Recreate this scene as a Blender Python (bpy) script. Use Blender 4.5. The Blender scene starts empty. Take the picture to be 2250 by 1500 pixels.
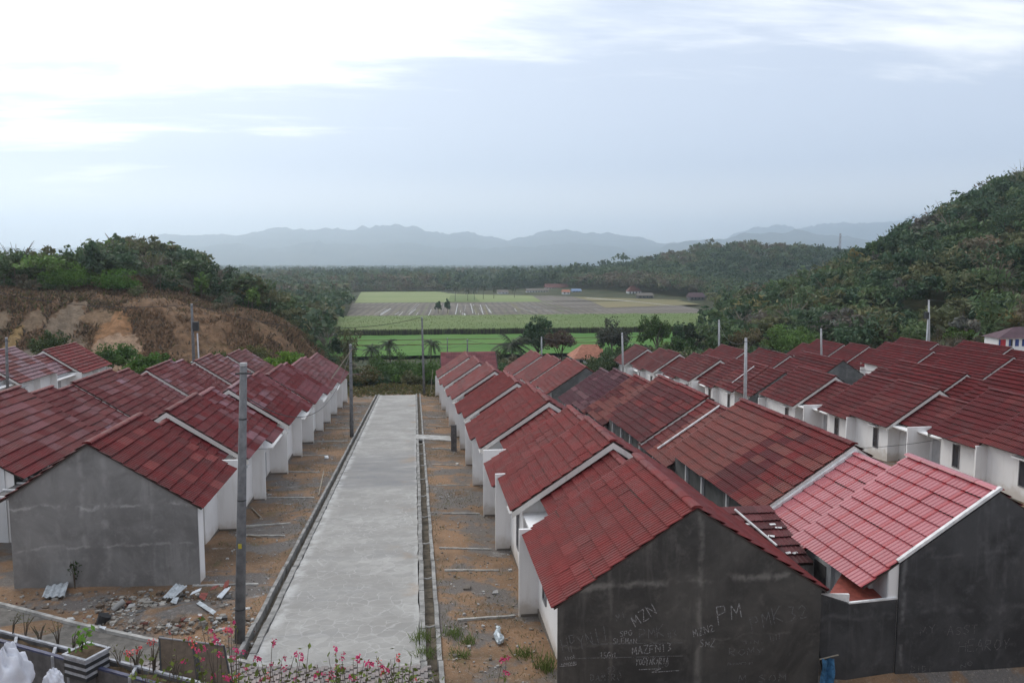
import bpy, math, random
import numpy as np
from mathutils import Matrix, Vector

# ------------------------------------------------------------------ camera, sky, sun, exposure
SC = bpy.context.scene
COL = SC.collection
PITCH, YAW = math.radians(5.7773), math.radians(7.2047)
cam_d = bpy.data.cameras.new('camera')
cam_d.lens = 1700 / 2250 * 36
cam_d.sensor_width = 36
cam_d.clip_start = 0.3
cam_d.clip_end = 30000
cam = bpy.data.objects.new('camera', cam_d)
COL.objects.link(cam)
CAMZ = 10.0
cam.location = (0, 0, CAMZ)
cam.rotation_euler = (math.pi / 2 - PITCH, 0, -YAW)
SC.camera = cam

SUN_EL, SUN_AZ = math.radians(38), math.radians(-32)      # azimuth from +Y (street direction), negative = left
SUNDIR = Vector((math.sin(SUN_AZ) * math.cos(SUN_EL), math.cos(SUN_AZ) * math.cos(SUN_EL), math.sin(SUN_EL)))

world = bpy.data.worlds.new('World')
SC.world = world
world.use_nodes = True


class NT:
    def __init__(s, tree):
        s.t = tree
        s.n = tree.nodes
        s.n.clear()

    def add(s, typ, ins=None, **kw):
        nd = s.n.new(typ)
        for k, v in kw.items():
            setattr(nd, k, v)
        for k, v in (ins or {}).items():
            s.set(nd, k, v)
        return nd

    def set(s, nd, k, v):
        sock = nd.inputs[k]
        if isinstance(v, bpy.types.NodeSocket):
            s.t.links.new(v, sock)
        elif isinstance(v, bpy.types.Node):
            s.t.links.new(v.outputs[0], sock)
        else:
            if sock.type == 'RGBA' and len(v) == 3:
                v = (*v, 1)
            sock.default_value = v

    def math(s, op, a, b=0.0, c=0.0, clamp=False):
        return s.add('ShaderNodeMath', {0: a, 1: b, 2: c}, operation=op, use_clamp=clamp).outputs[0]

    def mix(s, f, a, b):
        nd = s.add('ShaderNodeMix', data_type='RGBA', clamp_factor=True)
        s.set(nd, 0, f)
        s.set(nd, 6, a)
        s.set(nd, 7, b)
        return nd.outputs[2]

    def mul(s, a, b):
        nd = s.add('ShaderNodeMix', data_type='RGBA', blend_type='MULTIPLY')
        s.set(nd, 0, 1.0)
        s.set(nd, 6, a)
        s.set(nd, 7, b)
        return nd.outputs[2]

    def noise(s, vec, scale, detail=4.0, rough=0.55, dist=0.0):
        nd = s.add('ShaderNodeTexNoise', {'Scale': scale, 'Detail': detail, 'Roughness': rough, 'Distortion': dist})
        if vec is not None:
            s.set(nd, 'Vector', vec)
        return nd.outputs[0]

    def ramp(s, f, lo, hi, a=0.0, b=1.0, smooth=True):
        nd = s.add('ShaderNodeMapRange', {0: f, 1: lo, 2: hi, 3: a, 4: b},
                   interpolation_type='SMOOTHSTEP' if smooth else 'LINEAR')
        return nd.outputs[0]

    def mapping(s, vec, loc=(0, 0, 0), rot=(0, 0, 0), scale=(1, 1, 1)):
        return s.add('ShaderNodeMapping', {'Vector': vec, 'Location': loc, 'Rotation': rot, 'Scale': scale}).outputs[0]


w = NT(world.node_tree)
tc = w.add('ShaderNodeTexCoord').outputs['Generated']
sep = w.add('ShaderNodeSeparateXYZ', {0: tc})
sky = w.add('ShaderNodeTexSky', sky_type='NISHITA', sun_disc=False, sun_elevation=SUN_EL,
            sun_rotation=SUN_AZ, altitude=50, air_density=1.2, dust_density=3.0)
zc = w.math('MAXIMUM', sep.outputs[2], 0.0)
den = w.math('ADD', zc, 0.13)
px = w.math('DIVIDE', sep.outputs[0], den)
py = w.math('DIVIDE', sep.outputs[1], den)
pv = w.add('ShaderNodeCombineXYZ', {0: px, 1: py, 2: 0.0}).outputs[0]
big = w.noise(w.mapping(pv, loc=(3.1, 1.7, 0), rot=(0, 0, 0.35), scale=(0.55, 1.0, 1)), 0.62, 3, 0.5, 0.3)
fine = w.noise(w.mapping(pv, loc=(7.3, 2.2, 0), rot=(0, 0, 0.5), scale=(0.35, 1.0, 1)), 1.9, 7, 0.55, 0.4)
dots = w.add('ShaderNodeVectorMath', {0: tc, 1: tuple(SUNDIR)}, operation='DOT_PRODUCT').outputs['Value']
glow = w.ramp(dots, 0.70, 0.985)
# thickness of the cloud deck: thick low bank, thinner overhead and toward the hidden sun
low = w.ramp(sep.outputs[2], 0.30, 0.11)
th = w.math('ADD', w.math('MULTIPLY', big, 0.75), w.math('MULTIPLY', fine, 1.5))
wisp = w.noise(w.mapping(pv, loc=(1.3, 5.2, 0), rot=(0, 0, 0.2), scale=(0.3, 1.0, 1)), 5.5, 6, 0.6, 0.5)
th = w.math('ADD', th, w.math('MULTIPLY', wisp, 0.45))
th = w.math('SUBTRACT', th, 0.55)
th = w.math('ADD', th, w.math('MULTIPLY', low, 0.42))
th = w.math('SUBTRACT', th, w.math('MULTIPLY', glow, 0.42))
deck = w.ramp(th, 0.58, 0.95)
hz = w.ramp(sep.outputs[2], 0.125, 0.055)
thin = w.mix(glow, (0.94, 0.945, 0.96), (1.26, 1.24, 1.20))
cl = w.mix(deck, thin, (0.475, 0.53, 0.64))
cl = w.mix(w.math('MULTIPLY', hz, 0.9), cl, (0.90, 0.885, 0.875))
skyc = w.add('ShaderNodeVectorMath', {0: sky.outputs[0], 1: (0.1, 0.1, 0.1)}, operation='MULTIPLY').outputs[0]
allc = w.mix(0.93, skyc, cl)
bg = w.add('ShaderNodeBackground', {'Color': allc, 'Strength': 1.0})
wo = w.add('ShaderNodeOutputWorld', {'Surface': bg.outputs[0]})

sun_d = bpy.data.lights.new('sun', 'SUN')
sun_d.energy = 0.7
sun_d.angle = math.radians(24)
sun_d.color = (1.0, 0.95, 0.88)
sun = bpy.data.objects.new('sun', sun_d)
COL.objects.link(sun)
sun.rotation_euler = (-SUNDIR).to_track_quat('-Z', 'Y').to_euler()

SC.view_settings.view_transform = 'Standard'
SC.view_settings.look = 'None'
SC.view_settings.exposure = 0.56
SC.view_settings.gamma = 1.0
SC.view_settings.use_curve_mapping = False
SC.render.engine = 'CYCLES'
SC.cycles.use_denoising = True
SC.cycles.denoising_prefilter = 'ACCURATE'
SC.cycles.max_bounces = 6
SC.cycles.diffuse_bounces = 3
SC.cycles.volume_bounces = 3
SC.cycles.transparent_max_bounces = 8

RNG = random.Random(11)
NR = np.random.default_rng(7)

# ------------------------------------------------------------------ camera geometry used to find real positions
fwd = Vector((math.sin(YAW) * math.cos(PITCH), math.cos(YAW) * math.cos(PITCH), -math.sin(PITCH)))
rgt = Vector((math.cos(YAW), -math.sin(YAW), 0))
upv = rgt.cross(fwd)
CP = Vector((0, 0, CAMZ))


def ray(px, py):
    return fwd + rgt * ((px - 1125) / 1700) + upv * ((750 - py) / 1700)


def atY(px, py, Y):
    r = ray(px, py)
    return CP + r * (Y / r.y)


def atZ(px, py, z):
    r = ray(px, py)
    return CP + r * ((z - CAMZ) / r.z)


S = 0.07567


# ------------------------------------------------------------------ terrain heights
def smooth(a, b, x):
    t = np.clip((x - a) / (b - a), 0, 1)
    return t * t * (3 - 2 * t)


def vnoise(x, y, seed=0):
    x = np.asarray(x, float)
    y = np.asarray(y, float)
    xi = np.floor(x)
    yi = np.floor(y)
    fx = x - xi
    fy = y - yi
    fx = fx * fx * (3 - 2 * fx)
    fy = fy * fy * (3 - 2 * fy)

    def h(a, b):
        v = np.sin(a * 127.1 + b * 311.7 + seed * 74.7) * 43758.5453
        return v - np.floor(v)
    return (h(xi, yi) * (1 - fx) + h(xi + 1, yi) * fx) * (1 - fy) + (h(xi, yi + 1) * (1 - fx) + h(xi + 1, yi + 1) * fx) * fy


def fbm(x, y, seed=0, o=4):
    s = 0
    a = 0.5
    for i in range(o):
        s = s + a * (vnoise(x, y, seed + i) - 0.5)
        x = x * 2.03 + 3.1
        y = y * 2.03 + 1.7
        a *= 0.5
    return s


LATX = [-120, -60, -45, -38, -21, -17, -8.5, -5, 0.3, 3.4, 12, 17, 33, 46, 66, 90, 140]
LATZ = [7.5, 3.2, 2.2, 1.6, 0.6, 0.3, 0.0, 0.0, 0.0, -0.25, -0.35, -0.45, -0.4, -0.2, 0.3, 1.5, 6]
BX = [-400, -200, -113, -89, -66, -56, -46, -37, -27.5, -22.3, -17.2, -10, 0]
BZ = [10, 9, 7.5, 6.5, 5.1, 4.7, 3.1, 1.5, 0.8, -1.8, -8.6, -12, -14]
LX = [-400, -200, -113, -101, -89, -78, -65, -59, -46, -39, -31, 0]
LZ = [6, 2.5, 1.5, 1.5, 6.5, 10.5, 6.5, 2, -4, -11, -18, -18.2]
RX = [-20, 40, 60, 93, 110, 126, 143, 156, 168, 185, 203, 220, 300, 450, 700]
RZ = [-18, -18, -18, -17, -13, -8, -3, 3, 8, 18, 26, 34, 58, 75, 80]


def gz(x, y):
    x = np.asarray(x, float)
    y = np.asarray(y, float)
    dev = -S * np.clip(y, -50, 150) + np.interp(x, LATX, LATZ)
    plain = np.full_like(dev, -18.0)
    z = dev + (plain - dev) * smooth(118, 215, y)
    # left bank and wooded hill
    crest = np.interp(x, BX, BZ)
    lh = np.interp(x * 230 / np.clip(y, 150, 420), LX, LZ)
    hill = np.where(y < 134, dev + (crest - dev) * smooth(116, 134, y),
                    crest + (lh - crest) * smooth(134, 225, y))
    hill = hill + (-18 - hill) * smooth(236, 360, y)
    wl = smooth(-4, -20, x)
    z = z * (1 - wl) + np.maximum(hill, z * 0 - 18) * wl
    # right wooded hill
    rh = np.interp(x * 262 / np.clip(y, 190, 420), RX, RZ)
    rise = smooth(118, 265, y)
    hr = z + (np.maximum(rh, z) - z) * rise
    hr = hr + (-18 - hr) * smooth(272, 480, y)
    wr = smooth(20, 60, x)
    z = z * (1 - wr) + hr * wr
    # wooded rise beyond the fields
    z = z + 36 * np.exp(-((x - 350) / 150) ** 2 - ((y - 800) / 150) ** 2) + 26 * np.exp(-((x - 620) / 200) ** 2 - ((y - 900) / 200) ** 2)
    z = z - 0.75 * smooth(7, 12, x) * smooth(34, 24, x) * smooth(19.75, 19.2, y)
    # terrace below the camera
    tb = smooth(10.6, 7.0, y)
    z = z * (1 - tb) + 5.0 * tb
    return z


def gz1(x, y):
    return float(gz(x, y))


# ------------------------------------------------------------------ materials
MATS = {}


def mat(name):
    m = bpy.data.materials.new(name)
    m.use_nodes = True
    MATS[name] = m
    return m, NT(m.node_tree)


def finish(nt, color, rough=0.8, bump=None, bstr=0.3, bdist=0.02, spec=0.4, normal=None):
    b = nt.add('ShaderNodeBsdfPrincipled', {'Base Color': color, 'Roughness': rough, 'Specular IOR Level': spec})
    if bump is not None:
        bn = nt.add('ShaderNodeBump', {'Height': bump, 'Strength': bstr, 'Distance': bdist})
        nt.set(b, 'Normal', bn.outputs[0])
    o = nt.add('ShaderNodeOutputMaterial', {'Surface': b.outputs[0]})
    return b


def pos(nt):
    return nt.add('ShaderNodeNewGeometry').outputs['Position']


def simple(name, col, rough=0.8, var=0.15, scale=3.0, spec=0.4, bstr=0.2):
    m, n = mat(name)
    p = pos(n)
    f = n.noise(p, scale, 5, 0.6)
    v = n.ramp(f, 0.3, 0.7, 1 - var, 1 + var)
    c = n.add('ShaderNodeVectorMath', {0: (*col,), 1: v}, operation='SCALE')
    n.set(c, 'Scale', v)
    finish(n, c.outputs[0], rough, n.noise(p, scale * 9, 4, 0.6), bstr, 0.01, spec)
    return m


def tile_mat(name, attr):
    m, n = mat(name)
    if attr:
        col = n.add('ShaderNodeAttribute', attribute_name='tint').outputs['Color']
    else:
        col = n.add('ShaderNodeObjectInfo').outputs['Color']
    p = pos(n)
    d = n.noise(p, 1.3, 5, 0.6)
    sp = n.noise(p, 14, 3, 0.6)
    v = n.math('ADD', n.ramp(d, 0.3, 0.7, 0.80, 1.14), n.ramp(sp, 0.35, 0.65, -0.09, 0.09))
    c = n.add('ShaderNodeVectorMath', {0: col}, operation='SCALE')
    n.set(c, 'Scale', v)
    # grey dust film and small moss flecks
    c2 = n.mix(n.ramp(n.noise(p, 0.7, 6, 0.62), 0.52, 0.78, 0.0, 0.16), c.outputs[0], (0.15, 0.10, 0.10))
    c2 = n.mix(n.ramp(n.noise(p, 5.0, 4, 0.7), 0.66, 0.74, 0.0, 0.5), c2, (0.055, 0.05, 0.04))
    finish(n, c2, n.ramp(d, 0.3, 0.7, 0.55, 0.75), n.noise(p, 30, 3, 0.6), 0.12, 0.01, 0.10 if attr else 0.24)
    return m


tile_mat('tile', False)
tile_mat('tile_field', True)
m, n = mat('new_tile')
col = n.add('ShaderNodeObjectInfo').outputs['Color']
p = pos(n)
c2 = n.mix(n.ramp(n.noise(p, 2.0, 4, 0.6), 0.35, 0.75, 0.0, 0.12), col, (0.42, 0.25, 0.27))
finish(n, c2, 0.28, n.noise(p, 25, 2, 0.5), 0.04, 0.01, 0.7)


m, n = mat('new_tile_red')
p = pos(n)
finish(n, n.mix(n.noise(p, 3, 3, .5), (0.30, 0.03, 0.04), (0.37, 0.045, 0.055)), 0.28, None, spec=0.7)


def plaster(name, col, dirt, amt=0.35):
    m, n = mat(name)
    p = pos(n)
    a = n.noise(p, 0.8, 5, 0.6)
    st = n.noise(n.mapping(p, scale=(3.5, 3.5, 0.35)), 1.0, 5, 0.65)
    f = n.math('MULTIPLY', n.ramp(st, 0.5, 0.78), amt)
    c = n.mix(f, col, dirt)
    c = n.mix(n.ramp(a, 0.45, 0.75, 0, amt * 0.6), c, (col[0] * 0.86, col[1] * 0.85, col[2] * 0.83))
    if name == 'white_plaster':
        # mud splash and damp along the foot of the walls
        sz = n.add('ShaderNodeSeparateXYZ', {0: p})
        zr_ = n.math('ADD', sz.outputs[2], n.math('MULTIPLY', sz.outputs[1], 0.0757))
        zr_ = n.math('ADD', zr_, n.math('MULTIPLY', n.math('SUBTRACT', n.noise(p, 1.6, 5, 0.7), 0.5), 1.3))
        c = n.mix(n.ramp(zr_, 0.55, -0.15, 0, 0.6), c, (0.40, 0.33, 0.255))
    finish(n, c, 0.85, n.noise(p, 18, 4, 0.6), 0.10, 0.008, 0.25)


plaster('white_plaster', (0.79, 0.785, 0.78), (0.50, 0.47, 0.42), 0.34)
plaster('dusty_plaster', (0.60, 0.61, 0.62), (0.36, 0.35, 0.33), 0.5)
plaster('fascia_white', (0.60, 0.58, 0.55), (0.36, 0.33, 0.30), 0.5)
plaster('plinth_stone', (0.16, 0.14, 0.12), (0.09, 0.08, 0.07), 0.6)


def cement(name, base, dark, light, seams):
    m, n = mat(name)
    p = pos(n)
    a = n.noise(p, 0.55, 6, 0.62, 0.6)
    b = n.noise(p, 2.6, 6, 0.68)
    st = n.noise(n.mapping(p, scale=(1.6, 1.6, 0.22)), 1.0, 5, 0.6, 0.3)
    c = n.mix(n.ramp(a, 0.34, 0.66), dark, base)
    c = n.mix(n.ramp(b, 0.50, 0.78, 0, 0.55), c, light)
    c = n.mix(n.ramp(st, 0.56, 0.72, 0, 0.5), c, light)
    c = n.mix(n.ramp(st, 0.42, 0.26, 0, 0.5), c, dark)
    sp = n.add('ShaderNodeSeparateXYZ', {0: p})
    wob = n.math('MULTIPLY', n.math('SUBTRACT', n.noise(p, 0.7, 6, 0.65), 0.5), 0.9)
    zz = n.math('ADD', sp.outputs[2], wob)
    xx = n.math('ADD', sp.outputs[0], n.math('MULTIPLY', wob, 0.5))
    br = n.ramp(n.noise(p, 1.7, 3, 0.6), 0.40, 0.62)
    for ax, val, wd, am in seams:
        dd = n.math('ABSOLUTE', n.math('SUBTRACT', zz if ax == 'z' else xx, val))
        k = n.math('MULTIPLY', n.ramp(dd, wd, 0.0), n.math('MULTIPLY', br, am))
        c = n.mix(k, c, tuple(v * 1.7 for v in light))
    finish(n, c, 0.9, n.math('ADD', n.noise(p, 6, 6, 0.65), n.math('MULTIPLY', a, 0.8)), 0.28, 0.02, 0.25)


cement('cement_light', (0.235, 0.23, 0.225), (0.155, 0.15, 0.147), (0.31, 0.303, 0.295),
       [('z', 0.98, 0.10, 0.45), ('z', -0.62, 0.08, 0.3), ('x', -12.35, 0.16, 0.2), ('x', -11.55, 0.2, 0.18), ('x', -9.9, 0.1, 0.12)])
cement('cement_dark', (0.092, 0.088, 0.082), (0.052, 0.050, 0.048), (0.15, 0.143, 0.132),
       [('z', 1.32, 0.16, 0.6), ('x', 7.75, 0.14, 0.5), ('x', 5.2, 0.08, 0.25), ('z', -0.4, 0.06, 0.2)])
cement('cement_blue', (0.074, 0.075, 0.078), (0.043, 0.044, 0.046), (0.125, 0.126, 0.129),
       [('x', 13.95, 0.12, 0.5), ('z', -0.1, 0.16, 0.22), ('x', 17.1, 0.10, 0.2), ('z', 1.6, 0.12, 0.2)])
cement('cement_mid', (0.13, 0.135, 0.135), (0.075, 0.08, 0.08), (0.2, 0.2, 0.2), [])
simple('glass', (0.03, 0.035, 0.045), 0.12, 0.2, 1, 0.6, 0.0)
simple('frame_grey', (0.22, 0.22, 0.23), 0.5, 0.1)
simple('door_paint', (0.45, 0.45, 0.46), 0.6, 0.1)
simple('door_brown', (0.07, 0.03, 0.022), 0.55, 0.2)
simple('pole_concrete', (0.15, 0.152, 0.157), 0.85, 0.22, 4, 0.3, 0.3)
simple('pole_bright', (0.40, 0.41, 0.42), 0.8, 0.15, 4, 0.3, 0.2)
simple('black_metal', (0.03, 0.032, 0.035), 0.5, 0.2)
simple('white_metal', (0.62, 0.65, 0.68), 0.4, 0.1)
simple('wire', (0.035, 0.035, 0.038), 0.6, 0.1)
simple('kerb_concrete', (0.36, 0.35, 0.33), 0.9, 0.3, 2.5, 0.25, 0.5)
simple('gutter_concrete', (0.25, 0.245, 0.235), 0.9, 0.35, 2.0, 0.25, 0.5)
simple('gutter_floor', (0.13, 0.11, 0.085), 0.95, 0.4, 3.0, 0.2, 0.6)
simple('rust_sheet', (0.24, 0.06, 0.045), 0.7, 0.3, 4)
simple('lath_dark', (0.05, 0.035, 0.03), 0.8, 0.2)
simple('board_brown', (0.105, 0.078, 0.056), 0.65, 0.2, 6)
simple('asbestos', (0.42, 0.45, 0.47), 0.8, 0.25, 4)
simple('rubble', (0.28, 0.25, 0.215), 0.95, 0.55, 5, 0.2, 0.6)
simple('white_cloth', (0.56, 0.57, 0.62), 0.75, 0.1, 5)
simple('blue_cloth', (0.05, 0.16, 0.30), 0.8, 0.35, 9)
simple('plastic', (0.42, 0.48, 0.52), 0.25, 0.25, 14, 0.6)
simple('soil', (0.075, 0.052, 0.032), 0.95, 0.4, 7, 0.2, 0.6)
simple('planter_blue', (0.05, 0.055, 0.105), 0.6, 0.3, 6)
simple('planter_white', (0.34, 0.35, 0.38), 0.7, 0.25, 6)
simple('planter_grey', (0.105, 0.10, 0.10), 0.8, 0.3, 4)
simple('bark', (0.085, 0.068, 0.052), 0.95, 0.3, 3)
simple('bark_pale', (0.23, 0.20, 0.165), 0.95, 0.25, 3)
simple('stick', (0.27, 0.24, 0.19), 0.9, 0.2, 3)
simple('bract', (0.50, 0.045, 0.14), 0.6, 0.2, 30)
simple('bract_red', (0.50, 0.075, 0.075), 0.6, 0.2, 30)
simple('terracotta', (0.33, 0.135, 0.085), 0.8, 0.25, 1)
simple('far_roof', (0.13, 0.055, 0.048), 0.8, 0.25, 1)
simple('purple_roof', (0.085, 0.045, 0.055), 0.7, 0.25, 1)
simple('blue_paint', (0.03, 0.06, 0.22), 0.6, 0.1)
simple('bright_blue', (0.16, 0.23, 0.36), 0.6, 0.1)
simple('red_paint', (0.42, 0.035, 0.05), 0.6, 0.2)
simple('tower_red', (0.22, 0.12, 0.12), 0.6, 0.2)
simple('yellow_paint', (0.45, 0.38, 0.05), 0.6, 0.2)
m, n = mat('chalk')
p = pos(n)
tr = n.add('ShaderNodeBsdfTransparent')
df = n.add('ShaderNodeBsdfDiffuse', {'Color': (0.37, 0.37, 0.375)})
ms = n.add('ShaderNodeMixShader', {0: n.ramp(n.noise(p, 22, 4, 0.7), 0.34, 0.60, 0.15, 0.95), 1: tr.outputs[0], 2: df.outputs[0]})
n.add('ShaderNodeOutputMaterial', {'Surface': ms.outputs[0]})
m, n = mat('chalk_faint')
p = pos(n)
tr = n.add('ShaderNodeBsdfTransparent')
df = n.add('ShaderNodeBsdfDiffuse', {'Color': (0.185, 0.185, 0.187)})
ms = n.add('ShaderNodeMixShader', {0: n.ramp(n.noise(p, 16, 4, 0.7), 0.28, 0.56, 0.12, 0.85), 1: tr.outputs[0], 2: df.outputs[0]})
n.add('ShaderNodeOutputMaterial', {'Surface': ms.outputs[0]})


def leaf_mat(name, transl=0.25, rough=0.6):
    m, n = mat(name)
    col = n.add('ShaderNodeAttribute', attribute_name='tint').outputs['Color']
    b = n.add('ShaderNodeBsdfPrincipled', {'Base Color': col, 'Roughness': rough, 'Specular IOR Level': 0.25})
    t = n.add('ShaderNodeBsdfTranslucent', {'Color': col})
    ms = n.add('ShaderNodeMixShader', {0: transl, 1: b.outputs[0], 2: t.outputs[0]})
    n.add('ShaderNodeOutputMaterial', {'Surface': ms.outputs[0]})


leaf_mat('leaf')

# road concrete with a web of pale repaired cracks
m, n = mat('road_concrete')
p = pos(n)
sp = n.add('ShaderNodeSeparateXYZ', {0: p})
a = n.noise(p, 0.35, 6, 0.6)
b = n.noise(p, 3.0, 6, 0.65)
tr_ = n.noise(n.mapping(p, scale=(0.25, 1.4, 1)), 0.8, 5, 0.6, 0.3)
c = n.mix(n.ramp(a, 0.35, 0.68), (0.27, 0.262, 0.248), (0.375, 0.368, 0.35))
c = n.mix(n.ramp(b, 0.48, 0.72, 0, 0.6), c, (0.24, 0.235, 0.225))
c = n.mix(n.ramp(tr_, 0.52, 0.72, 0, 0.65), c, (0.24, 0.24, 0.24))
band = n.math('MULTIPLY', n.ramp(sp.outputs[1], 45.5, 47.5), n.ramp(sp.outputs[1], 62, 54))
c = n.mix(n.math('MULTIPLY', band, n.ramp(n.noise(n.mapping(p, scale=(0.35, 1, 1)), 0.9, 5, 0.6), 0.3, 0.6, 0.2, 0.95)), c, (0.195, 0.195, 0.20))
wv = n.add('ShaderNodeVectorMath', {0: p}, operation='ADD')
nz = n.add('ShaderNodeTexNoise', {'Vector': p, 'Scale': 0.9, 'Detail': 4.0})
n.set(wv, 1, n.add('ShaderNodeVectorMath', {0: nz.outputs[1], 1: (0.9, 0.9, 0.0)}, operation='MULTIPLY').outputs[0])
vz = n.add('ShaderNodeTexVoronoi', {'Vector': wv.outputs[0], 'Scale': 2.1}, feature='DISTANCE_TO_EDGE')
ln = n.math('MULTIPLY', n.ramp(vz.outputs[0], 0.06, 0.0), n.ramp(n.noise(p, 0.9, 4, 0.6), 0.36, 0.66, 0.05, 0.5))
ln = n.math('MULTIPLY', ln, n.ramp(sp.outputs[1], 47, 42, 0.2, 1.0))
vcell = n.add('ShaderNodeTexVoronoi', {'Vector': wv.outputs[0], 'Scale': 2.1}, feature='F1')
vv_ = n.add('ShaderNodeSeparateXYZ', {0: vcell.outputs['Color']}).outputs[0]
c = n.mix(n.ramp(vv_, 0.1, 1.0, 0.0, 0.5, False), c, (0.235, 0.23, 0.22))
c = n.mix(ln, c, (0.47, 0.465, 0.45))
edge = n.math('ADD', n.ramp(sp.outputs[0], -4.35, -4.75), n.ramp(sp.outputs[0], -0.25, 0.15))
c = n.mix(n.math('MULTIPLY', edge, n.ramp(n.noise(p, 1.2, 5, 0.65), 0.4, 0.58, 0, 0.7)), c, (0.50, 0.50, 0.49))
c = n.mix(n.math('MULTIPLY', n.ramp(sp.outputs[0], -1.6, -0.2), n.ramp(n.noise(p, 0.33, 4, 0.6), 0.55, 0.68, 0, 0.5)), c, (0.30, 0.22, 0.15))
finish(n, c, 0.88, n.math('ADD', b, n.noise(p, 25, 4, 0.7)), 0.3, 0.01, 0.25)

# dry yard dirt: rust-brown earth, grey cement spill and dry grass
m, n = mat('yard_dirt')
p = pos(n)
sp = n.add('ShaderNodeSeparateXYZ', {0: p})
a = n.noise(p, 0.28, 6, 0.62, 0.3)
b = n.noise(n.mapping(p, loc=(5, 9, 0)), 0.42, 6, 0.65, 0.3)
d = n.noise(n.mapping(p, loc=(15, 3, 0)), 0.5, 7, 0.7)
f = n.noise(p, 7, 5, 0.7)
c = n.mix(n.ramp(a, 0.35, 0.65), (0.135, 0.090, 0.058), (0.27, 0.165, 0.098))
c = n.mix(n.ramp(b, 0.475, 0.575, 0, 0.9), c, (0.135, 0.128, 0.124))
c = n.mix(n.ramp(n.noise(n.mapping(p, loc=(2, 33, 0), scale=(0.7, 1.3, 1)), 0.75, 7, 0.72), 0.60, 0.70, 0, 0.8), c, (0.36, 0.355, 0.345))
c = n.mix(n.ramp(d, 0.58, 0.70, 0, 0.75), c, (0.105, 0.098, 0.045))
c = n.mix(n.ramp(f, 0.52, 0.72, 0, 0.55), c, (0.30, 0.26, 0.21))
c = n.mix(n.ramp(n.noise(p, 22, 4, 0.8), 0.54, 0.64, 0, 0.65), c, (0.07, 0.058, 0.045))
c = n.mix(n.ramp(n.noise(n.mapping(p, loc=(9, 4, 0)), 16, 4, 0.8), 0.60, 0.68, 0, 0.7), c, (0.40, 0.37, 0.33))
c = n.mix(n.ramp(n.noise(p, 3, 6, 0.7), 0.60, 0.72, 0, 0.55), c, (0.08, 0.06, 0.042))
far = n.ramp(sp.outputs[1], 104, 118)
veg = n.mix(n.ramp(n.noise(p, 0.08, 6, 0.65), 0.35, 0.65), (0.035, 0.048, 0.022), (0.065, 0.064, 0.032))
veg = n.mix(n.ramp(n.noise(p, 0.5, 5, 0.7), 0.5, 0.75, 0, 0.6), veg, (0.11, 0.08, 0.05))
c = n.mix(far, c, veg)
finish(n, c, 0.95, n.math('ADD', f, n.noise(p, 1.7, 6, 0.7)), 0.6, 0.05, 0.15)

SCARS = [(-46.6, -0.6, 2.8, 3.4, (0.36, 0.20, 0.105)), (-45.2, -3.6, 3.8, 2.6, (0.44, 0.30, 0.20)), (-53.5, 0.8, 2.3, 3.0, (0.25, 0.19, 0.135)), (-51.5, -3.0, 2.2, 1.8, (0.28, 0.215, 0.155)), (-63.0, 0.6, 1.8, 2.2, (0.25, 0.185, 0.125)), (-58.0, 1.2, 1.8, 1.5, (0.25, 0.18, 0.12)), (-49.5, 1.4, 2.2, 1.2, (0.28, 0.19, 0.12)), (-56.0, -3.6, 1.6, 1.8, (0.23, 0.19, 0.15)), (-59.5, -2.4, 0.9, 2.8, (0.34, 0.23, 0.11)), (-66.5, 2.4, 2.4, 0.8, (0.32, 0.20, 0.12))]
# cut bank: dry brown grass over raw limestone and orange earth
m, n = mat('bank_earth')
p = pos(n)
gn = n.add('ShaderNodeNewGeometry').outputs['Normal']
nz_ = n.add('ShaderNodeSeparateXYZ', {0: gn}).outputs[2]
a = n.noise(n.mapping(p, scale=(1, 1, 0.6)), 0.10, 6, 0.62, 0.4)
b = n.noise(n.mapping(p, loc=(31, 8, 2), scale=(1, 1, 0.55)), 0.12, 6, 0.66, 0.5)
d = n.noise(p, 0.8, 6, 0.7)
c = n.mix(n.ramp(d, 0.35, 0.7), (0.125, 0.08, 0.05), (0.27, 0.165, 0.098))
c = n.mix(n.ramp(n.noise(p, 0.25, 5, 0.65), 0.52, 0.7, 0, 0.75), c, (0.045, 0.048, 0.022))
steep = n.ramp(nz_, 0.90, 0.72)
for (sx_, sz_, rx_, rz_, cc_) in SCARS:
    spx = n.add('ShaderNodeSeparateXYZ', {0: p})
    ddx = n.math('DIVIDE', n.math('SUBTRACT', spx.outputs[0], sx_), rx_)
    ddz = n.math('DIVIDE', n.math('SUBTRACT', spx.outputs[2], sz_), rz_)
    dd_ = n.math('ADD', n.math('MULTIPLY', ddx, ddx), n.math('MULTIPLY', ddz, ddz))
    dd_ = n.math('ADD', dd_, n.math('MULTIPLY', n.math('SUBTRACT', n.noise(p, 0.5, 7, 0.75), 0.5), 5.0))
    c = n.mix(n.ramp(dd_, 1.15, 0.75), c, n.mix(n.ramp(n.noise(p, 1.1, 5, 0.7), 0.35, 0.65), cc_, tuple(v_ * .62 for v_ in cc_)))
c = n.mix(n.ramp(n.noise(p, 1.6, 6, 0.75), 0.52, 0.72, 0, 0.55), c, (0.05, 0.036, 0.026))
finish(n, c, 0.95, n.math('ADD', d, n.noise(p, 3, 5, 0.7)), 0.8, 0.25, 0.1)


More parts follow.
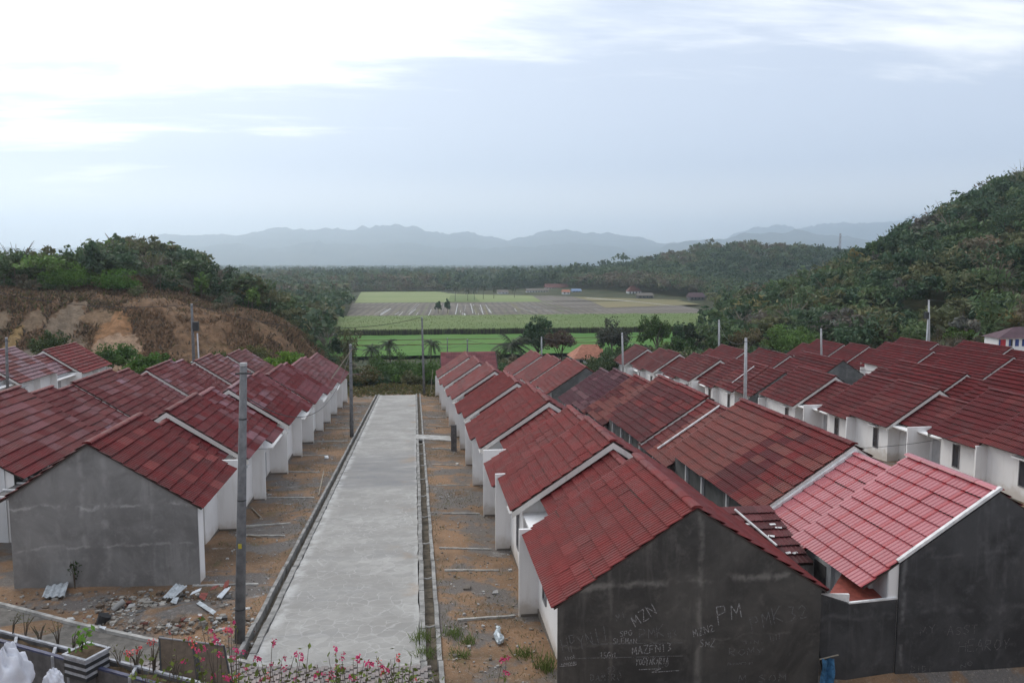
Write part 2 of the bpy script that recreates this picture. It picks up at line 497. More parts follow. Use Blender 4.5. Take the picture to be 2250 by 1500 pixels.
def field_mat(name, c1, c2, c3, sc=0.05, stripes=None):
    m, n = mat(name)
    p = pos(n)
    a = n.noise(n.mapping(p, scale=(0.35, 1, 1)), sc, 5, 0.6)
    b = n.noise(p, sc * 8, 5, 0.7)
    c = n.mix(n.ramp(a, 0.35, 0.65), c1, c2)
    c = n.mix(n.ramp(b, 0.5, 0.75, 0, 0.6), c, c3)
    if stripes:
        wv = n.add('ShaderNodeTexWave', {'Vector': n.mapping(p, rot=(0, 0, stripes[0])), 'Scale': stripes[1], 'Distortion': 4.5, 'Detail': 4.0, 'Detail Scale': 0.35})
        c = n.mix(n.ramp(wv.outputs[1], 0.45, 0.9, 0, stripes[2]), c, stripes[3])
    finish(n, c, 0.9, b, 0.4, 0.3, 0.2)


field_mat('rice_green', (0.055, 0.15, 0.02), (0.08, 0.175, 0.028), (0.06, 0.105, 0.028), 0.05)
field_mat('cane_green', (0.105, 0.155, 0.045), (0.135, 0.17, 0.06), (0.085, 0.12, 0.04), 0.04)
field_mat('paddy_brown', (0.115, 0.097, 0.08), (0.185, 0.16, 0.135), (0.10, 0.105, 0.055), 0.05, (0.05, 0.075, 0.55, (0.075, 0.07, 0.062)))
field_mat('field_pale', (0.17, 0.22, 0.075), (0.22, 0.25, 0.11), (0.14, 0.17, 0.065), 0.03, (1.35, 0.013, 0.45, (0.12, 0.165, 0.055)))
field_mat('field_straw', (0.20, 0.17, 0.085), (0.16, 0.15, 0.07), (0.12, 0.115, 0.06), 0.03)
field_mat('plain_ground', (0.035, 0.05, 0.026), (0.045, 0.055, 0.03), (0.05, 0.055, 0.032), 0.01)
field_mat('mountain_green', (0.045, 0.06, 0.045), (0.09, 0.095, 0.07), (0.05, 0.06, 0.05), 0.004)
m, n = mat('water')
finish(n, (0.30, 0.31, 0.31), 0.4, None, spec=1.0)
m, n = mat('path_paver')
p = pos(n)
a = n.noise(p, 0.8, 5, 0.6)
oi = n.add('ShaderNodeObjectInfo').outputs['Random']
rn = n.math('ADD', n.noise(p, 4.0, 2, 0.5), n.math('MULTIPLY', oi, 0.5))
c = n.mix(n.ramp(rn, 0.35, 1.0), (0.20, 0.185, 0.18), (0.30, 0.255, 0.24))
c = n.mix(n.ramp(a, 0.5, 0.75, 0, 0.5), c, (0.13, 0.12, 0.11))
finish(n, c, 0.9, n.noise(p, 30, 4, 0.7), 0.3, 0.01, 0.25)
simple('path_bed', (0.13, 0.12, 0.108), 0.95, 0.3, 3)


# ------------------------------------------------------------------ mesh helpers
class MB:
    def __init__(s):
        s.v, s.f, s.m = [], [], []

    def add(s, vs, fs, mi=0):
        o = len(s.v)
        s.v += [tuple(v) for v in vs]
        s.f += [tuple(i + o for i in f) for f in fs]
        s.m += [mi] * len(fs)
        return s

    def box(s, x0, x1, y0, y1, z0, z1, mi=0):
        return s.hexa([(x0, y0, z0), (x1, y0, z0), (x1, y1, z0), (x0, y1, z0), (x0, y0, z1), (x1, y0, z1), (x1, y1, z1), (x0, y1, z1)], mi)

    def hexa(s, v, mi=0):
        return s.add(v, [(0, 3, 2, 1), (4, 5, 6, 7), (0, 1, 5, 4), (1, 2, 6, 5), (2, 3, 7, 6), (3, 0, 4, 7)], mi)

    def prism_y(s, poly, y0, y1, mi=0):
        """poly: list of (x, z); extruded along y"""
        k = len(poly)
        vs = [(x, y0, z) for x, z in poly] + [(x, y1, z) for x, z in poly]
        fs = [tuple(range(k)), tuple(range(2 * k - 1, k - 1, -1))]
        fs += [(i, i + k, (i + 1) % k + k, (i + 1) % k) for i in range(k)]
        return s.add(vs, fs, mi)

    def prism_z(s, poly, z0, z1, mi=0):
        k = len(poly)
        vs = [(x, y, z0) for x, y in poly] + [(x, y, z1) for x, y in poly]
        fs = [tuple(range(k - 1, -1, -1)), tuple(range(k, 2 * k))]
        fs += [(i, (i + 1) % k, (i + 1) % k + k, i + k) for i in range(k)]
        return s.add(vs, fs, mi)

    def tube(s, pts, rad, sides=8, mi=0, cap=True):
        pts = [Vector(p) for p in pts]
        if not hasattr(rad, '__len__'):
            rad = [rad] * len(pts)
        rings = []
        for i, p in enumerate(pts):
            d = (pts[min(i + 1, len(pts) - 1)] - pts[max(i - 1, 0)]).normalized()
            ref = Vector((1, 0, 0)) if abs(d.x) < 0.8 else Vector((0, 0, 1))
            a = d.cross(ref).normalized()
            b = d.cross(a)
            rings.append([p + (a * math.cos(t) + b * math.sin(t)) * rad[i] for t in [2 * math.pi * k / sides for k in range(sides)]])
        vs = [v for r in rings for v in r]
        fs = []
        for i in range(len(pts) - 1):
            for k in range(sides):
                k2 = (k + 1) % sides
                fs.append((i * sides + k, i * sides + k2, (i + 1) * sides + k2, (i + 1) * sides + k))
        if cap:
            fs.append(tuple(range(sides - 1, -1, -1)))
            fs.append(tuple((len(pts) - 1) * sides + k for k in range(sides)))
        return s.add(vs, fs, mi)

    def mesh(s, name, mats, smooth=False):
        me = bpy.data.meshes.new(name)
        me.from_pydata(s.v, [], s.f)
        for mm in (mats if isinstance(mats, (list, tuple)) else [mats]):
            me.materials.append(MATS[mm])
        if len(set(s.m)) > 1:
            me.polygons.foreach_set('material_index', s.m)
        if smooth:
            me.polygons.foreach_set('use_smooth', [True] * len(s.f))
        me.update()
        return me

    def build(s, name, mats, parent=None, smooth=False):
        return link(name, s.mesh(name, mats, smooth), parent)


def link(name, me, parent=None):
    o = bpy.data.objects.new(name, me)
    COL.objects.link(o)
    if parent is not None:
        o.parent = parent
        o.matrix_parent_inverse = PINV.get(parent.name, Matrix.Identity(4))
    return o


PINV = {}


def thing(name, label, cat, loc, group=None):
    o = bpy.data.objects.new(name, None)
    COL.objects.link(o)
    o.location = loc
    o.empty_display_size = 0.3
    PINV[o.name] = Matrix.Translation(-Vector(loc))
    tag(o, label, cat, group)
    return o


def tag(o, label, cat, group=None, kind=None):
    if label:
        o['label'] = label
    if cat:
        o['category'] = cat
    if group:
        o['group'] = group
    if kind:
        o['kind'] = kind
    return o


def struct(o, kind='structure'):
    o['kind'] = kind
    return o


def np_mesh(name, V, F, mat_, tint=None, smooth=False):
    """V (n,3), F (m,4) quads, tint (n,3)"""
    me = bpy.data.meshes.new(name)
    n_, m_ = len(V), len(F)
    k = F.shape[1]
    me.vertices.add(n_)
    me.vertices.foreach_set('co', np.ascontiguousarray(V, np.float32).ravel())
    me.loops.add(m_ * k)
    me.loops.foreach_set('vertex_index', np.ascontiguousarray(F, np.int32).ravel())
    me.polygons.add(m_)
    me.polygons.foreach_set('loop_start', np.arange(0, m_ * k, k, dtype=np.int32))
    me.polygons.foreach_set('loop_total', np.full(m_, k, np.int32))
    if smooth:
        me.polygons.foreach_set('use_smooth', np.ones(m_, bool))
    me.materials.append(MATS[mat_])
    if tint is not None:
        at = me.attributes.new('tint', 'FLOAT_COLOR', 'POINT')
        c4 = np.ones((n_, 4), np.float32)
        c4[:, :3] = tint
        at.data.foreach_set('color', c4.ravel())
    me.update(calc_edges=True)
    if not smooth:
        me.shade_flat()
    return me


def quads_idx(nq):
    return np.arange(nq * 4, dtype=np.int32).reshape(-1, 4)


ORD = ['first', 'second', 'third', 'fourth', 'fifth', 'sixth', 'seventh', 'eighth', 'ninth', 'tenth', 'eleventh', 'twelfth', 'thirteenth', 'fourteenth', 'fifteenth', 'sixteenth', 'seventeenth', 'eighteenth', 'nineteenth', 'twentieth']

# ------------------------------------------------------------------ terrain
def grid_mesh(name, xs, ys, zf, mat_, smooth_=True):
    X, Y = np.meshgrid(xs, ys)
    Z = zf(X, Y)
    V = np.stack([X.ravel(), Y.ravel(), Z.ravel()], 1)
    nx, ny = len(xs), len(ys)
    i = np.arange(ny - 1)[:, None] * nx + np.arange(nx - 1)[None, :]
    F = np.stack([i, i + 1, i + nx + 1, i + nx], -1).reshape(-1, 4)
    return np_mesh(name, V, F, mat_, None, smooth_)


def ax(*segs):
    out = []
    for a, b, n_ in segs:
        out += list(np.linspace(a, b, n_, endpoint=False))
    out.append(segs[-1][1])
    return np.array(out)


def ground_z(X, Y):
    z = gz(X, Y)
    # the bank is its own object: dip the ground under it
    z = z + 0.10 * fbm(X * 0.35, Y * 0.35, 3) * smooth(20, 26, Y) * (1 - smooth(-6.4, -5.6, X) * (1 - smooth(0.8, 1.6, X)))
    under = smooth(-14, -22, X) * smooth(119, 124, Y) * (1 - smooth(165, 180, Y))
    on_road = smooth(-5.46, -5.36, X) * (1 - smooth(0.60, 0.70, X)) * smooth(16, 19, Y) * (1 - smooth(104, 108, Y))
    fields = smooth(-100, -90, X) * smooth(232, 240, Y) * (1 - smooth(250, 300, X))
    fields = smooth(-48, -40, X * 240 / np.maximum(Y, 60)) * smooth(226, 233, Y) * (1 - smooth(125, 140, X * 262 / np.maximum(Y, 60))) * (1 - smooth(640, 700, Y))
    return z - 1.5 * under - 0.55 * on_road - 0.8 * fields


gx = ax((-420, -120, 30), (-120, -30, 45), (-30, -6.5, 40), (-6.5, -5.5, 5), (-5.5, -5.3, 5), (-5.3, -4.5, 4), (-4.5, -0.2, 9), (-0.2, 0.55, 3), (0.55, 0.75, 5), (0.75, 2.2, 7), (2.2, 30, 40), (30, 120, 45), (120, 700, 60))
gy = ax((-30, 6, 12), (6, 40, 68), (40, 125, 110), (125, 240, 70), (240, 620, 60), (620, 1200, 40))
struct(link('ground', grid_mesh('ground', gx, gy, ground_z, 'yard_dirt')))
# plain reaching the horizon
px_ = ax((-13500, -420, 40), (-420, 700, 20), (700, 13500, 40))
py_ = ax((1195, 3000, 40), (3000, 13600, 50))
struct(link('plain', grid_mesh('plain', px_, py_, lambda X, Y: -18.05 + 0 * X + 36 * np.exp(-((X - 350) / 150) ** 2 - ((Y - 800) / 150) ** 2) + 26 * np.exp(-((X - 620) / 200) ** 2 - ((Y - 900) / 200) ** 2), 'plain_ground')))
for nm, a, b in (('plain', -13500, -418), ('plain', 698, 13500)):
    struct(link(nm, grid_mesh(nm, np.linspace(a, b, 12), np.linspace(-30, 1196, 10), lambda X, Y: -18.1 + 0 * X + (28 * smooth(-400, -700, X) if b < 0 else 98 * smooth(1900, 690, X) * smooth(900, 300, Y)), 'plain_ground')))


def bank_z(X, Y):
    z = gz(X, Y)
    face = smooth(114, 118, Y) * (1 - smooth(140, 160, Y))
    gully = fbm(X * 0.16, Y * 0.05, 5, 5) * 5.0 + fbm(X * 0.5, Y * 0.4, 8, 4) * 1.6
    z = z + gully * face * 0.75
    return z + 0.15 - 3.0 * smooth(-18, -14.5, X) - 2.5 * smooth(117, 114, Y) - 2.0 * smooth(172, 178, Y)


struct(link('earth_bank', grid_mesh('earth_bank', ax((-150, -90, 50), (-90, -14, 190)), ax((113, 140, 80), (140, 178, 30)), bank_z, 'bank_earth')))

# mountains, with real depth
def ridge(name, pts, Yc, depth, seed, rough):
    """pts: skyline pixels (px, py); the range stands Yc metres away"""
    X0 = [atY(a, b, Yc).x for a, b in pts]
    Z0 = [atY(a, b, Yc).z for a, b in pts]
    xs = np.linspace(X0[0], X0[-1], 640)
    vs = np.linspace(-1, 1, 29)

    def f(X, Yv):
        v = (Yv - Yc) / depth
        top = np.interp(X, X0, Z0) + 18
        n1 = fbm(X / 640, Yv / 640, seed, 5)
        n2 = fbm(X / 200, Yv / 300, seed + 9, 4)
        top = top * (1 + n1 * rough * 0.14) + n2 * top * 0.30 * rough + fbm(X / 75, Yv / 90, seed + 17, 4) * top * 0.14
        prof = np.clip(1 - np.abs(v) ** 1.25 * (1 + n1 * 0.9), 0, 1)
        return -24 + top * prof
    return struct(link(name, grid_mesh(name, xs, Yc + vs * depth, f, 'mountain_green')))


ridge('mountain_range', [(-700, 560), (-200, 548), (150, 545), (330, 522), (420, 514), (520, 516), (590, 502), (700, 503), (790, 507), (860, 498), (950, 506), (1040, 512), (1110, 525), (1170, 516), (1228, 502), (1300, 512), (1390, 518), (1440, 528), (1500, 530), (1600, 532), (1750, 530), (1900, 534)], 9600, 2200, 21, 1.0)
ridge('mountain_range', [(100, 572), (300, 556), (430, 542), (520, 536), (600, 541), (700, 530), (800, 537), (880, 531), (960, 542), (1060, 545), (1180, 535), (1260, 531), (1330, 540), (1420, 552), (1500, 566), (1600, 574)], 7600, 1000, 61, 1.2)
ridge('mountain_range', [(1380, 560), (1440, 552), (1480, 533), (1540, 528), (1590, 520), (1640, 512), (1700, 506), (1760, 508), (1830, 514), (1890, 524), (1960, 535), (2100, 545), (2400, 552)], 6900, 1300, 33, 0.9)
ridge('mountain_range', [(1560, 540), (1640, 506), (1705, 497), (1760, 502), (1830, 494), (1930, 486), (2010, 478), (2150, 472), (2400, 476), (2900, 500)], 10500, 1600, 47, 1.0)

# ------------------------------------------------------------------ fields on the plain
def sheet(name, pts, z, mat_, nx=40, ny=16, rough=0.0, seed=1, thick=None):
    """four ground corners near-left, near-right, far-right, far-left"""
    a, b, c_, d_ = [np.array(q, float) for q in pts]
    u = np.linspace(0, 1, nx)
    v = np.linspace(0, 1, ny)
    U, W = np.meshgrid(u, v)
    P = (a * (1 - U[..., None]) + b * U[..., None]) * (1 - W[..., None]) + (d_ * (1 - U[..., None]) + c_ * U[..., None]) * W[..., None]
    Z = z + rough * fbm(P[..., 0] * 0.25, P[..., 1] * 0.25, seed, 4)
    V = np.stack([P[..., 0], P[..., 1], Z], -1).reshape(-1, 3)
    i = np.arange(ny - 1)[:, None] * nx + np.arange(nx - 1)[None, :]
    F = np.stack([i, i + 1, i + nx + 1, i + nx], -1).reshape(-1, 4)
    if thick:
        Vb = V.copy()
        Vb[:, 2] = z - thick
        k = len(V)
        ring = list(range(nx)) + [r * nx + nx - 1 for r in range(1, ny)] + [(ny - 1) * nx + q for q in range(nx - 2, -1, -1)] + [r * nx for r in range(ny - 2, 0, -1)]
        sf = [(ring[j], ring[j] + k, ring[(j + 1) % len(ring)] + k, ring[(j + 1) % len(ring)]) for j in range(len(ring))]
        V = np.concatenate([V, Vb])
        F = np.concatenate([F, np.array(sf)])
    return struct(link(name, np_mesh(name, V, F, mat_)))


PZ = -18.0


def xs_at(pxl, Y):
    return atY(pxl, 700, Y).x


sheet('rice_field', [(xs_at(560, 232), 232), (xs_at(1640, 232), 232), (xs_at(1600, 299), 299), (xs_at(620, 299), 299)], PZ + 0.5, 'rice_green', 90, 30, 0.5, 2)
sheet('cane_field', [(xs_at(640, 301), 301), (xs_at(1620, 302), 302), (xs_at(1680, 384), 384), (xs_at(690, 382), 382)], PZ + 2.4, 'cane_green', 240, 70, 0.6, 4, 2.3)
sheet('paddy_field', [(xs_at(756, 380), 380), (xs_at(1620, 380), 380), (xs_at(1450, 552), 552), (xs_at(775, 549), 549)], PZ + 0.3, 'paddy_brown')
sheet('grass_field', [(xs_at(780, 552), 552), (xs_at(1215, 552), 552), (xs_at(1190, 765), 765), (xs_at(795, 765), 765)], PZ + 0.3, 'field_pale')
sheet('straw_field', [(xs_at(1330, 470), 470), (xs_at(1540, 500), 500), (xs_at(1480, 560), 560), (xs_at(1300, 545), 545)], PZ + 0.42, 'field_straw')
sheet('grass_field', [(xs_at(985, 556), 556), (xs_at(1055, 556), 556), (xs_at(1040, 670), 670), (xs_at(990, 670), 670)], PZ + 0.42, 'cane_green')
sheet('straw_field', [(xs_at(1300, 556), 556), (xs_at(1500, 556), 556), (xs_at(1450, 640), 640), (xs_at(1250, 640), 640)], PZ + 0.42, 'field_straw')
sheet('straw_field', [(xs_at(1190, 556), 556), (xs_at(1298, 556), 556), (xs_at(1248, 650), 650), (xs_at(1170, 650), 650)], PZ + 0.42, 'paddy_brown')
sheet('rice_field', [(xs_at(1560, 330), 330), (xs_at(1790, 330), 330), (xs_at(1760, 400), 400), (xs_at(1570, 400), 400)], PZ + 0.5, 'rice_green')
q = MB()
road_pts = [atZ(1290, 655, PZ + 0.5), atZ(1400, 663, PZ + 0.5), atZ(1480, 672, PZ + 0.5), atZ(1560, 684, PZ + 0.5)]
for i in range(3):
    a, b = road_pts[i], road_pts[i + 1]
    q.add([(a.x, a.y, PZ + .5), (b.x, b.y, PZ + .5), (b.x, b.y + 12, PZ + .5), (a.x, a.y + 12, PZ + .5)], [(0, 1, 2, 3)])
struct(q.build('village_road', 'road_concrete'))
# pale bunds and flooded strips between the brown paddies
for k in range(70):
    r = RNG.random()
    pxl = 785 + r * 560
    Y0 = RNG.uniform(398, 450)
    Y1 = Y0 + RNG.uniform(20, 110)
    Y1 = min(Y1, 548)
    lean = (pxl - 1000) * -0.02 + RNG.uniform(10, 26) * (1 if pxl < 1100 else -0.8)
    x0 = xs_at(pxl, Y0)
    x1 = x0 + (Y1 - Y0) * (0.06 if pxl < 1150 else -0.05) + RNG.uniform(-1, 1)
    wd = RNG.choice([0.15, 0.2, 0.25, 0.35, 0.45, 0.8])
    q = MB().add([(x0, Y0, PZ + .42), (x0 + wd, Y0, PZ + .42), (x1 + wd, Y1, PZ + .42), (x1, Y1, PZ + .42)], [(0, 1, 2, 3)])
    struct(q.build('irrigation_channel', 'water' if RNG.random() < 0.45 else ('field_straw' if RNG.random() < .6 else 'cane_green')))
for Y in (262, 279):
    q = MB().box(xs_at(720, Y), xs_at(1400, Y), Y, Y + 0.25, PZ + .3, PZ + .74)
    struct(q.build('field_bund', 'field_straw'))

# ------------------------------------------------------------------ street, gutters, plot kerbs
def strip(name, xl, xr, y0, y1, dz, mat_, n_=80, thick=0.25, jit=0.0):
    ys = np.linspace(y0, y1, n_)
    q = MB()
    vs, fs = [], []
    for i, y in enumerate(ys):
        z = -S * y + dz
        jl, jr = RNG.uniform(-jit, jit), RNG.uniform(-jit, jit)
        vs += [(xl + jl, y, z), (xr + jr, y, z), (xl + jl, y, z - thick), (xr + jr, y, z - thick)]
    for i in range(n_ - 1):
        a = i * 4
        fs += [(a, a + 1, a + 5, a + 4), (a + 2, a, a + 4, a + 6), (a + 1, a + 3, a + 7, a + 5)]
    fs += [(0, 2, 3, 1), ((n_ - 1) * 4, (n_ - 1) * 4 + 1, (n_ - 1) * 4 + 3, (n_ - 1) * 4 + 2)]
    q.add(vs, fs)
    return struct(q.build(name, mat_))


strip('street', -4.85, 0.02, 21.75, 106.3, 0.0, 'road_concrete', 220, 0.4, 0.03)


def gutter(name, x0, x1, wl, wr, y0, y1, seg):
    """precast channel: each length is its own piece, with open joints"""
    root = struct(thing(name, None, None, (x0, y0, -S * y0)))
    tiltM = Matrix.Rotation(-math.atan(S), 4, 'X')
    q = MB()
    L = seg - 0.03
    w_ = x1 - x0
    q.box(0, wl, 0, L, -0.42, 0.06)
    q.box(w_ - wr, w_, 0, L, -0.42, 0.05)
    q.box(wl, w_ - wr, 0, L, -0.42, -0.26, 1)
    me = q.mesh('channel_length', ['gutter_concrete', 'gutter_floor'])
    y = y0
    i = 0
    while y < y1:
        o = bpy.data.objects.new('channel_length', me)
        COL.objects.link(o)
        o.parent = root
        o.matrix_parent_inverse = PINV[root.name]
        o.matrix_basis = Matrix.Translation((x0 + RNG.uniform(-.012, .012), y, -S * y + RNG.uniform(-.012, .012))) @ tiltM @ Matrix.Rotation(RNG.uniform(-.006, .006), 4, 'Z')
        if i % 4 == 2 and x0 > 0 and y < 70:
            MB().tube([(x0 + .05, y + .3, -S * y - .0), (x0 + w_ / 2, y + .3, -S * y - .06), (x0 + w_ - .05, y + .3, -S * y + .01)], 0.035, 6).build('strut', 'kerb_concrete', root)
        y += seg
        i += 1
    return root


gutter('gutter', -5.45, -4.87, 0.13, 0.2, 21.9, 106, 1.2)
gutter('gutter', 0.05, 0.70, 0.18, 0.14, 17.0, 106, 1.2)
# thin kerbs that mark off the front plots
for k, (y, sk) in enumerate([(29.6, .2), (36.6, .5), (38.2, -.3), (44.4, .4), (52.2, .6), (58.6, .3), (65.6, .5), (73.6, .4), (79.8, .3), (86, .2), (93, .3)]):
    q = MB()
    n_ = 9
    x0, x1 = -8.5, -5.7 - RNG.uniform(0, .9)
    for i in range(n_ - 1):
        xa, xb = x0 + (x1 - x0) * i / (n_ - 1), x0 + (x1 - x0) * (i + 1) / (n_ - 1)
        ya, yb = y - sk * i / n_ + RNG.uniform(-.03, .03), y - sk * (i + 1) / n_ + RNG.uniform(-.03, .03)
        za, zb = gz1(xa, ya) + .07, gz1(xb, yb) + .07
        q.hexa([(xa, ya, za - .3), (xb, yb, zb - .3), (xb, yb + .10, zb - .3), (xa, ya + .10, za - .3), (xa, ya, za), (xb, yb, zb), (xb, yb + .10, zb), (xa, ya + .10, za)])
    struct(q.build('plot_kerb', 'kerb_concrete'))
for k, (y, sk) in enumerate([(25.0, -.5), (30.2, -.2), (33.3, .0), (39.6, -.3), (46.6, -.5), (53.5, -.3), (60.5, -.3), (67, -.3), (74, -.2), (81, -.2)]):
    q = MB()
    n_ = 7
    x0, x1 = 0.95 + RNG.uniform(0, .4), 3.3
    for i in range(n_ - 1):
        xa, xb = x0 + (x1 - x0) * i / (n_ - 1), x0 + (x1 - x0) * (i + 1) / (n_ - 1)
        ya, yb = y - sk * i / n_ + RNG.uniform(-.03, .03), y - sk * (i + 1) / n_ + RNG.uniform(-.03, .03)
        za, zb = gz1(xa, ya) + .06, gz1(xb, yb) + .06
        q.hexa([(xa, ya, za - .3), (xb, yb, zb - .3), (xb, yb + .09, zb - .3), (xa, ya + .09, za - .3), (xa, ya, za), (xb, yb, zb), (xb, yb + .09, zb), (xa, ya + .09, za)])
    struct(q.build('plot_kerb', 'kerb_concrete'))
# concrete slab bridging the gutter half-way down the street
q = MB()
y = 65.2
q.hexa([(0.0, y, -S * y - .1), (3.0, y - .2, gz1(3, y) - .1), (3.0, y + 2.2, gz1(3, y + 2) - .1), (0.0, y + 2.6, -S * (y + 2.6) - .1),
        (0.0, y, -S * y + .085), (3.0, y - .2, gz1(3, y) + .1), (3.0, y + 2.2, gz1(3, y + 2) + .1), (0.0, y + 2.6, -S * (y + 2.6) + .085)])
struct(q.build('gutter_bridge_slab', 'road_concrete'))

# ------------------------------------------------------------------ roof tiles
TP = 0.66                      # roof pitch: rise over run
CT = 1 / math.sqrt(1 + TP * TP)
TW, TL = 0.78, 0.485


def tile_profile(ribs, fine=True):
    pts = []
    for i in range(ribs):
        a = i / ribs
        pts += [(a, 0.0), (a + 0.62 / ribs, 0.002), (a + 0.81 / ribs, 0.021 if ribs > 2 else 0.008)]
    pts.append((1.0, 0.0))
    return pts


def pr_x(ribs):
    return tile_profile(ribs)


def tile_geo(wd, ln, ribs, lift=None):
    lift = lift or (0.058 if ribs > 2 else 0.08)
    pr = tile_profile(ribs)
    k = len(pr)
    V, F = [], []
    for x, h in pr:
        V.append((x * wd, 0, h + lift))          # lower edge, proud
    for x, h in pr:
        V.append((x * wd, ln * 1.06, h + 0.002))
    for x, h in pr:
        V.append((x * wd, 0.075, -0.004))
    for i in range(k - 1):
        F.append((i, i + 1, k + i + 1, k + i))
        F.append((i + 1, i, 2 * k + i, 2 * k + i + 1))
    return V, F


TILE_MESH = {}


def tile_mesh(wd, ln, ribs, mt):
    key = (round(wd, 3), round(ln, 3), ribs, mt)
    if key not in TILE_MESH:
        V, F = tile_geo(wd, ln, ribs)
        q_ = MB().add(V, F)
        if mt == 'new_tile':
            q_.m = [1 if (i // 2) >= len(pr_x(ribs)) - 4 else 0 for i in range(len(F))]
            TILE_MESH[key] = q_.mesh('tile', ['new_tile', 'new_tile_red'])
        else:
            TILE_MESH[key] = q_.mesh('tile', mt)
    return TILE_MESH[key]


def slope_matrix(x_e, y, z_e, sx):
    """tile frame at the eave: local x along the row, local y up the slope, local z out; sx=-1 when the slope faces -x"""
    up = Vector((-sx, 0, TP)).normalized()
    row = Vector((0, 1, 0)) if sx < 0 else Vector((0, 1, 0))
    nrm = row.cross(up) if sx > 0 else row.cross(up)
    if nrm.z < 0:
        row = -row
        nrm = -nrm
    m_ = Matrix((row, up, nrm)).transposed().to_4x4()
    m_.translation = (x_e, y, z_e)
    return m_, row.y


def tiles(roof, y0, y1, xr, zr, sx, run, individual, colf, mt='tile', ribs=5, jit=True):
    """cover one slope. sx: side the slope faces; run: horizontal run from ridge to eave"""
    L = run / CT
    nc = max(1, round(L / TL))
    ln = L / nc
    ncol = max(1, round((y1 - y0) / TW))
    wd = (y1 - y0) / ncol
    xe = xr + sx * run
    ze = zr - TP * run
    acc_v, acc_f, acc_c = [], [], []
    base, sgn = slope_matrix(0, 0, 0, sx)
    if not individual:
        Vt, Ft = tile_geo(wd, ln, ribs)
        Vt = np.array(Vt)
        Ft = np.array(Ft)
    else:
        me = tile_mesh(wd, ln, ribs, mt)
    R = np.array(base.to_3x3())
    for c in range(nc):
        for k in range(ncol):
            s_ = ln * c
            ox = xe - sx * s_ * CT
            oz = ze + TP * s_ * CT
            oy = y0 + k * wd if sgn > 0 else y0 + (k + 1) * wd
            col_ = colf(y0 + (k + .5) * wd, c, nc)
            if not individual:
                fc = .68 + .24 * hcell('crs', round(xr), int(y0), c)
                col_ = (col_[0] * fc, col_[1] * fc, col_[2] * fc)
            if individual:
                o = bpy.data.objects.new('tile', me)
                COL.objects.link(o)
                o.parent = roof
                mm = base.copy()
                mm.translation = (ox, oy, oz + ((RNG.uniform(-.004, .004) + .014 * math.sin(oy * 1.1 + xr) * math.sin(c * .7)) if jit else 0))
                if jit:
                    mm = mm @ Matrix.Rotation(RNG.uniform(-.006, .006), 4, 'Z') @ Matrix.Rotation(RNG.uniform(-.007, .007), 4, 'X')
                o.matrix_basis = mm
                o.color = (*col_, 1)
            else:
                acc_v.append(Vt @ R.T + np.array([ox, oy, oz]))
                acc_f.append(Ft + len(Vt) * (len(acc_v) - 1))
                acc_c.append(np.tile(np.array(col_, np.float32), (len(Vt), 1)))
    if not individual:
        me = np_mesh('tile_field', np.concatenate(acc_v), np.concatenate(acc_f), 'tile_field', np.concatenate(acc_c))
        o = link('tile_field', me, None)
        o.parent = roof
        o['kind'] = 'stuff'


CAPM = {}


def ridge_caps(roof, y0, y1, xr, zr, individual, col_, mt='tile'):
    n_ = max(1, round((y1 - y0) / 0.8))
    wd = (y1 - y0) / n_
    pr = []
    for i in range(7):
        t = math.pi * (i / 6)
        pr.append((0.15 * math.cos(t) * 1.05, 0.075 * math.sin(t) - 0.045))
    V, F = [], []
    for yy, r in ((0, 1.10), (wd * 1.03, 1.0)):
        V += [(x * r, yy, z * r) for x, z in pr]
    F = [(i + 1, i, 7 + i, 8 + i) for i in range(6)] + [(0, 1, 2, 3, 4, 5, 6)]
    if individual:
        key = (round(wd, 3), mt)
        if key not in CAPM:
            CAPM[key] = MB().add(V, F).mesh('ridge_cap', mt)
        for k in range(n_):
            o = bpy.data.objects.new('ridge_cap', CAPM[key])
            COL.objects.link(o)
            o.parent = roof
            o.location = (xr, y0 + k * wd, zr + .065 + RNG.uniform(-.006, .006))
            f = RNG.uniform(.85, 1.15)
            o.color = (col_[0] * f, col_[1] * f, col_[2] * f, 1)
    else:
        q = MB()
        for k in range(n_):
            q.add([(x + xr, y + y0 + k * wd, z + zr + .065) for x, y, z in V], F)
        me = q.mesh('ridge_cap', 'tile')
        o = link('ridge_cap', me)
        o.parent = roof
        o.color = (*col_, 1)


def jitc(c, r, v=0.12):
    f = 1 + r.uniform(-v, v)
    g = 1 + r.uniform(-v * .35, v * .35)
    return (c[0] * f, c[1] * f * g, c[2] * f * g)


CR = random.Random(3)
HASH = {}


def hcell(*k):
    if k not in HASH:
        HASH[k] = CR.random()
    return HASH[k]


def col_R1(y, c, nc):
    return jitc((0.150, 0.022, 0.0215) if hcell('R1', int(y / .78), c) < .88 else (0.165, 0.031, 0.030), CR, 0.09)


def col_R2(y, c, nc):
    dark, red, pink, plum = (0.078, 0.010, 0.013), (0.125, 0.014, 0.015), (0.148, 0.040, 0.034), (0.066, 0.017, 0.027)
    if y < 29.6:
        b = pink if hcell('a', int(y / .78), c) < .5 else red
    elif y < 32.2:
        b = dark if hcell('b', int(y / .78), c) < .66 else (red if hcell('b2', int(y / .8), c) < .6 else pink)
    elif y < 41.0:
        b = pink if hcell('c', int(y / 1.6), c) < .93 else red
    elif y < 50.5:
        b = dark if hcell('d', int(y / 1.6), c) < .72 else red
    elif y < 58.5:
        b = pink if hcell('e', int(y / 1.6), c) < .9 else dark
    elif y < 68.5:
        b = plum if hcell('f', int(y / 1.6), c) < .75 else (0.12, 0.05, 0.06)
    else:
        return col_R1(y, c, nc)
    if y < 58 and c >= nc - 1:
        b = red
    return jitc(b, CR, 0.08)


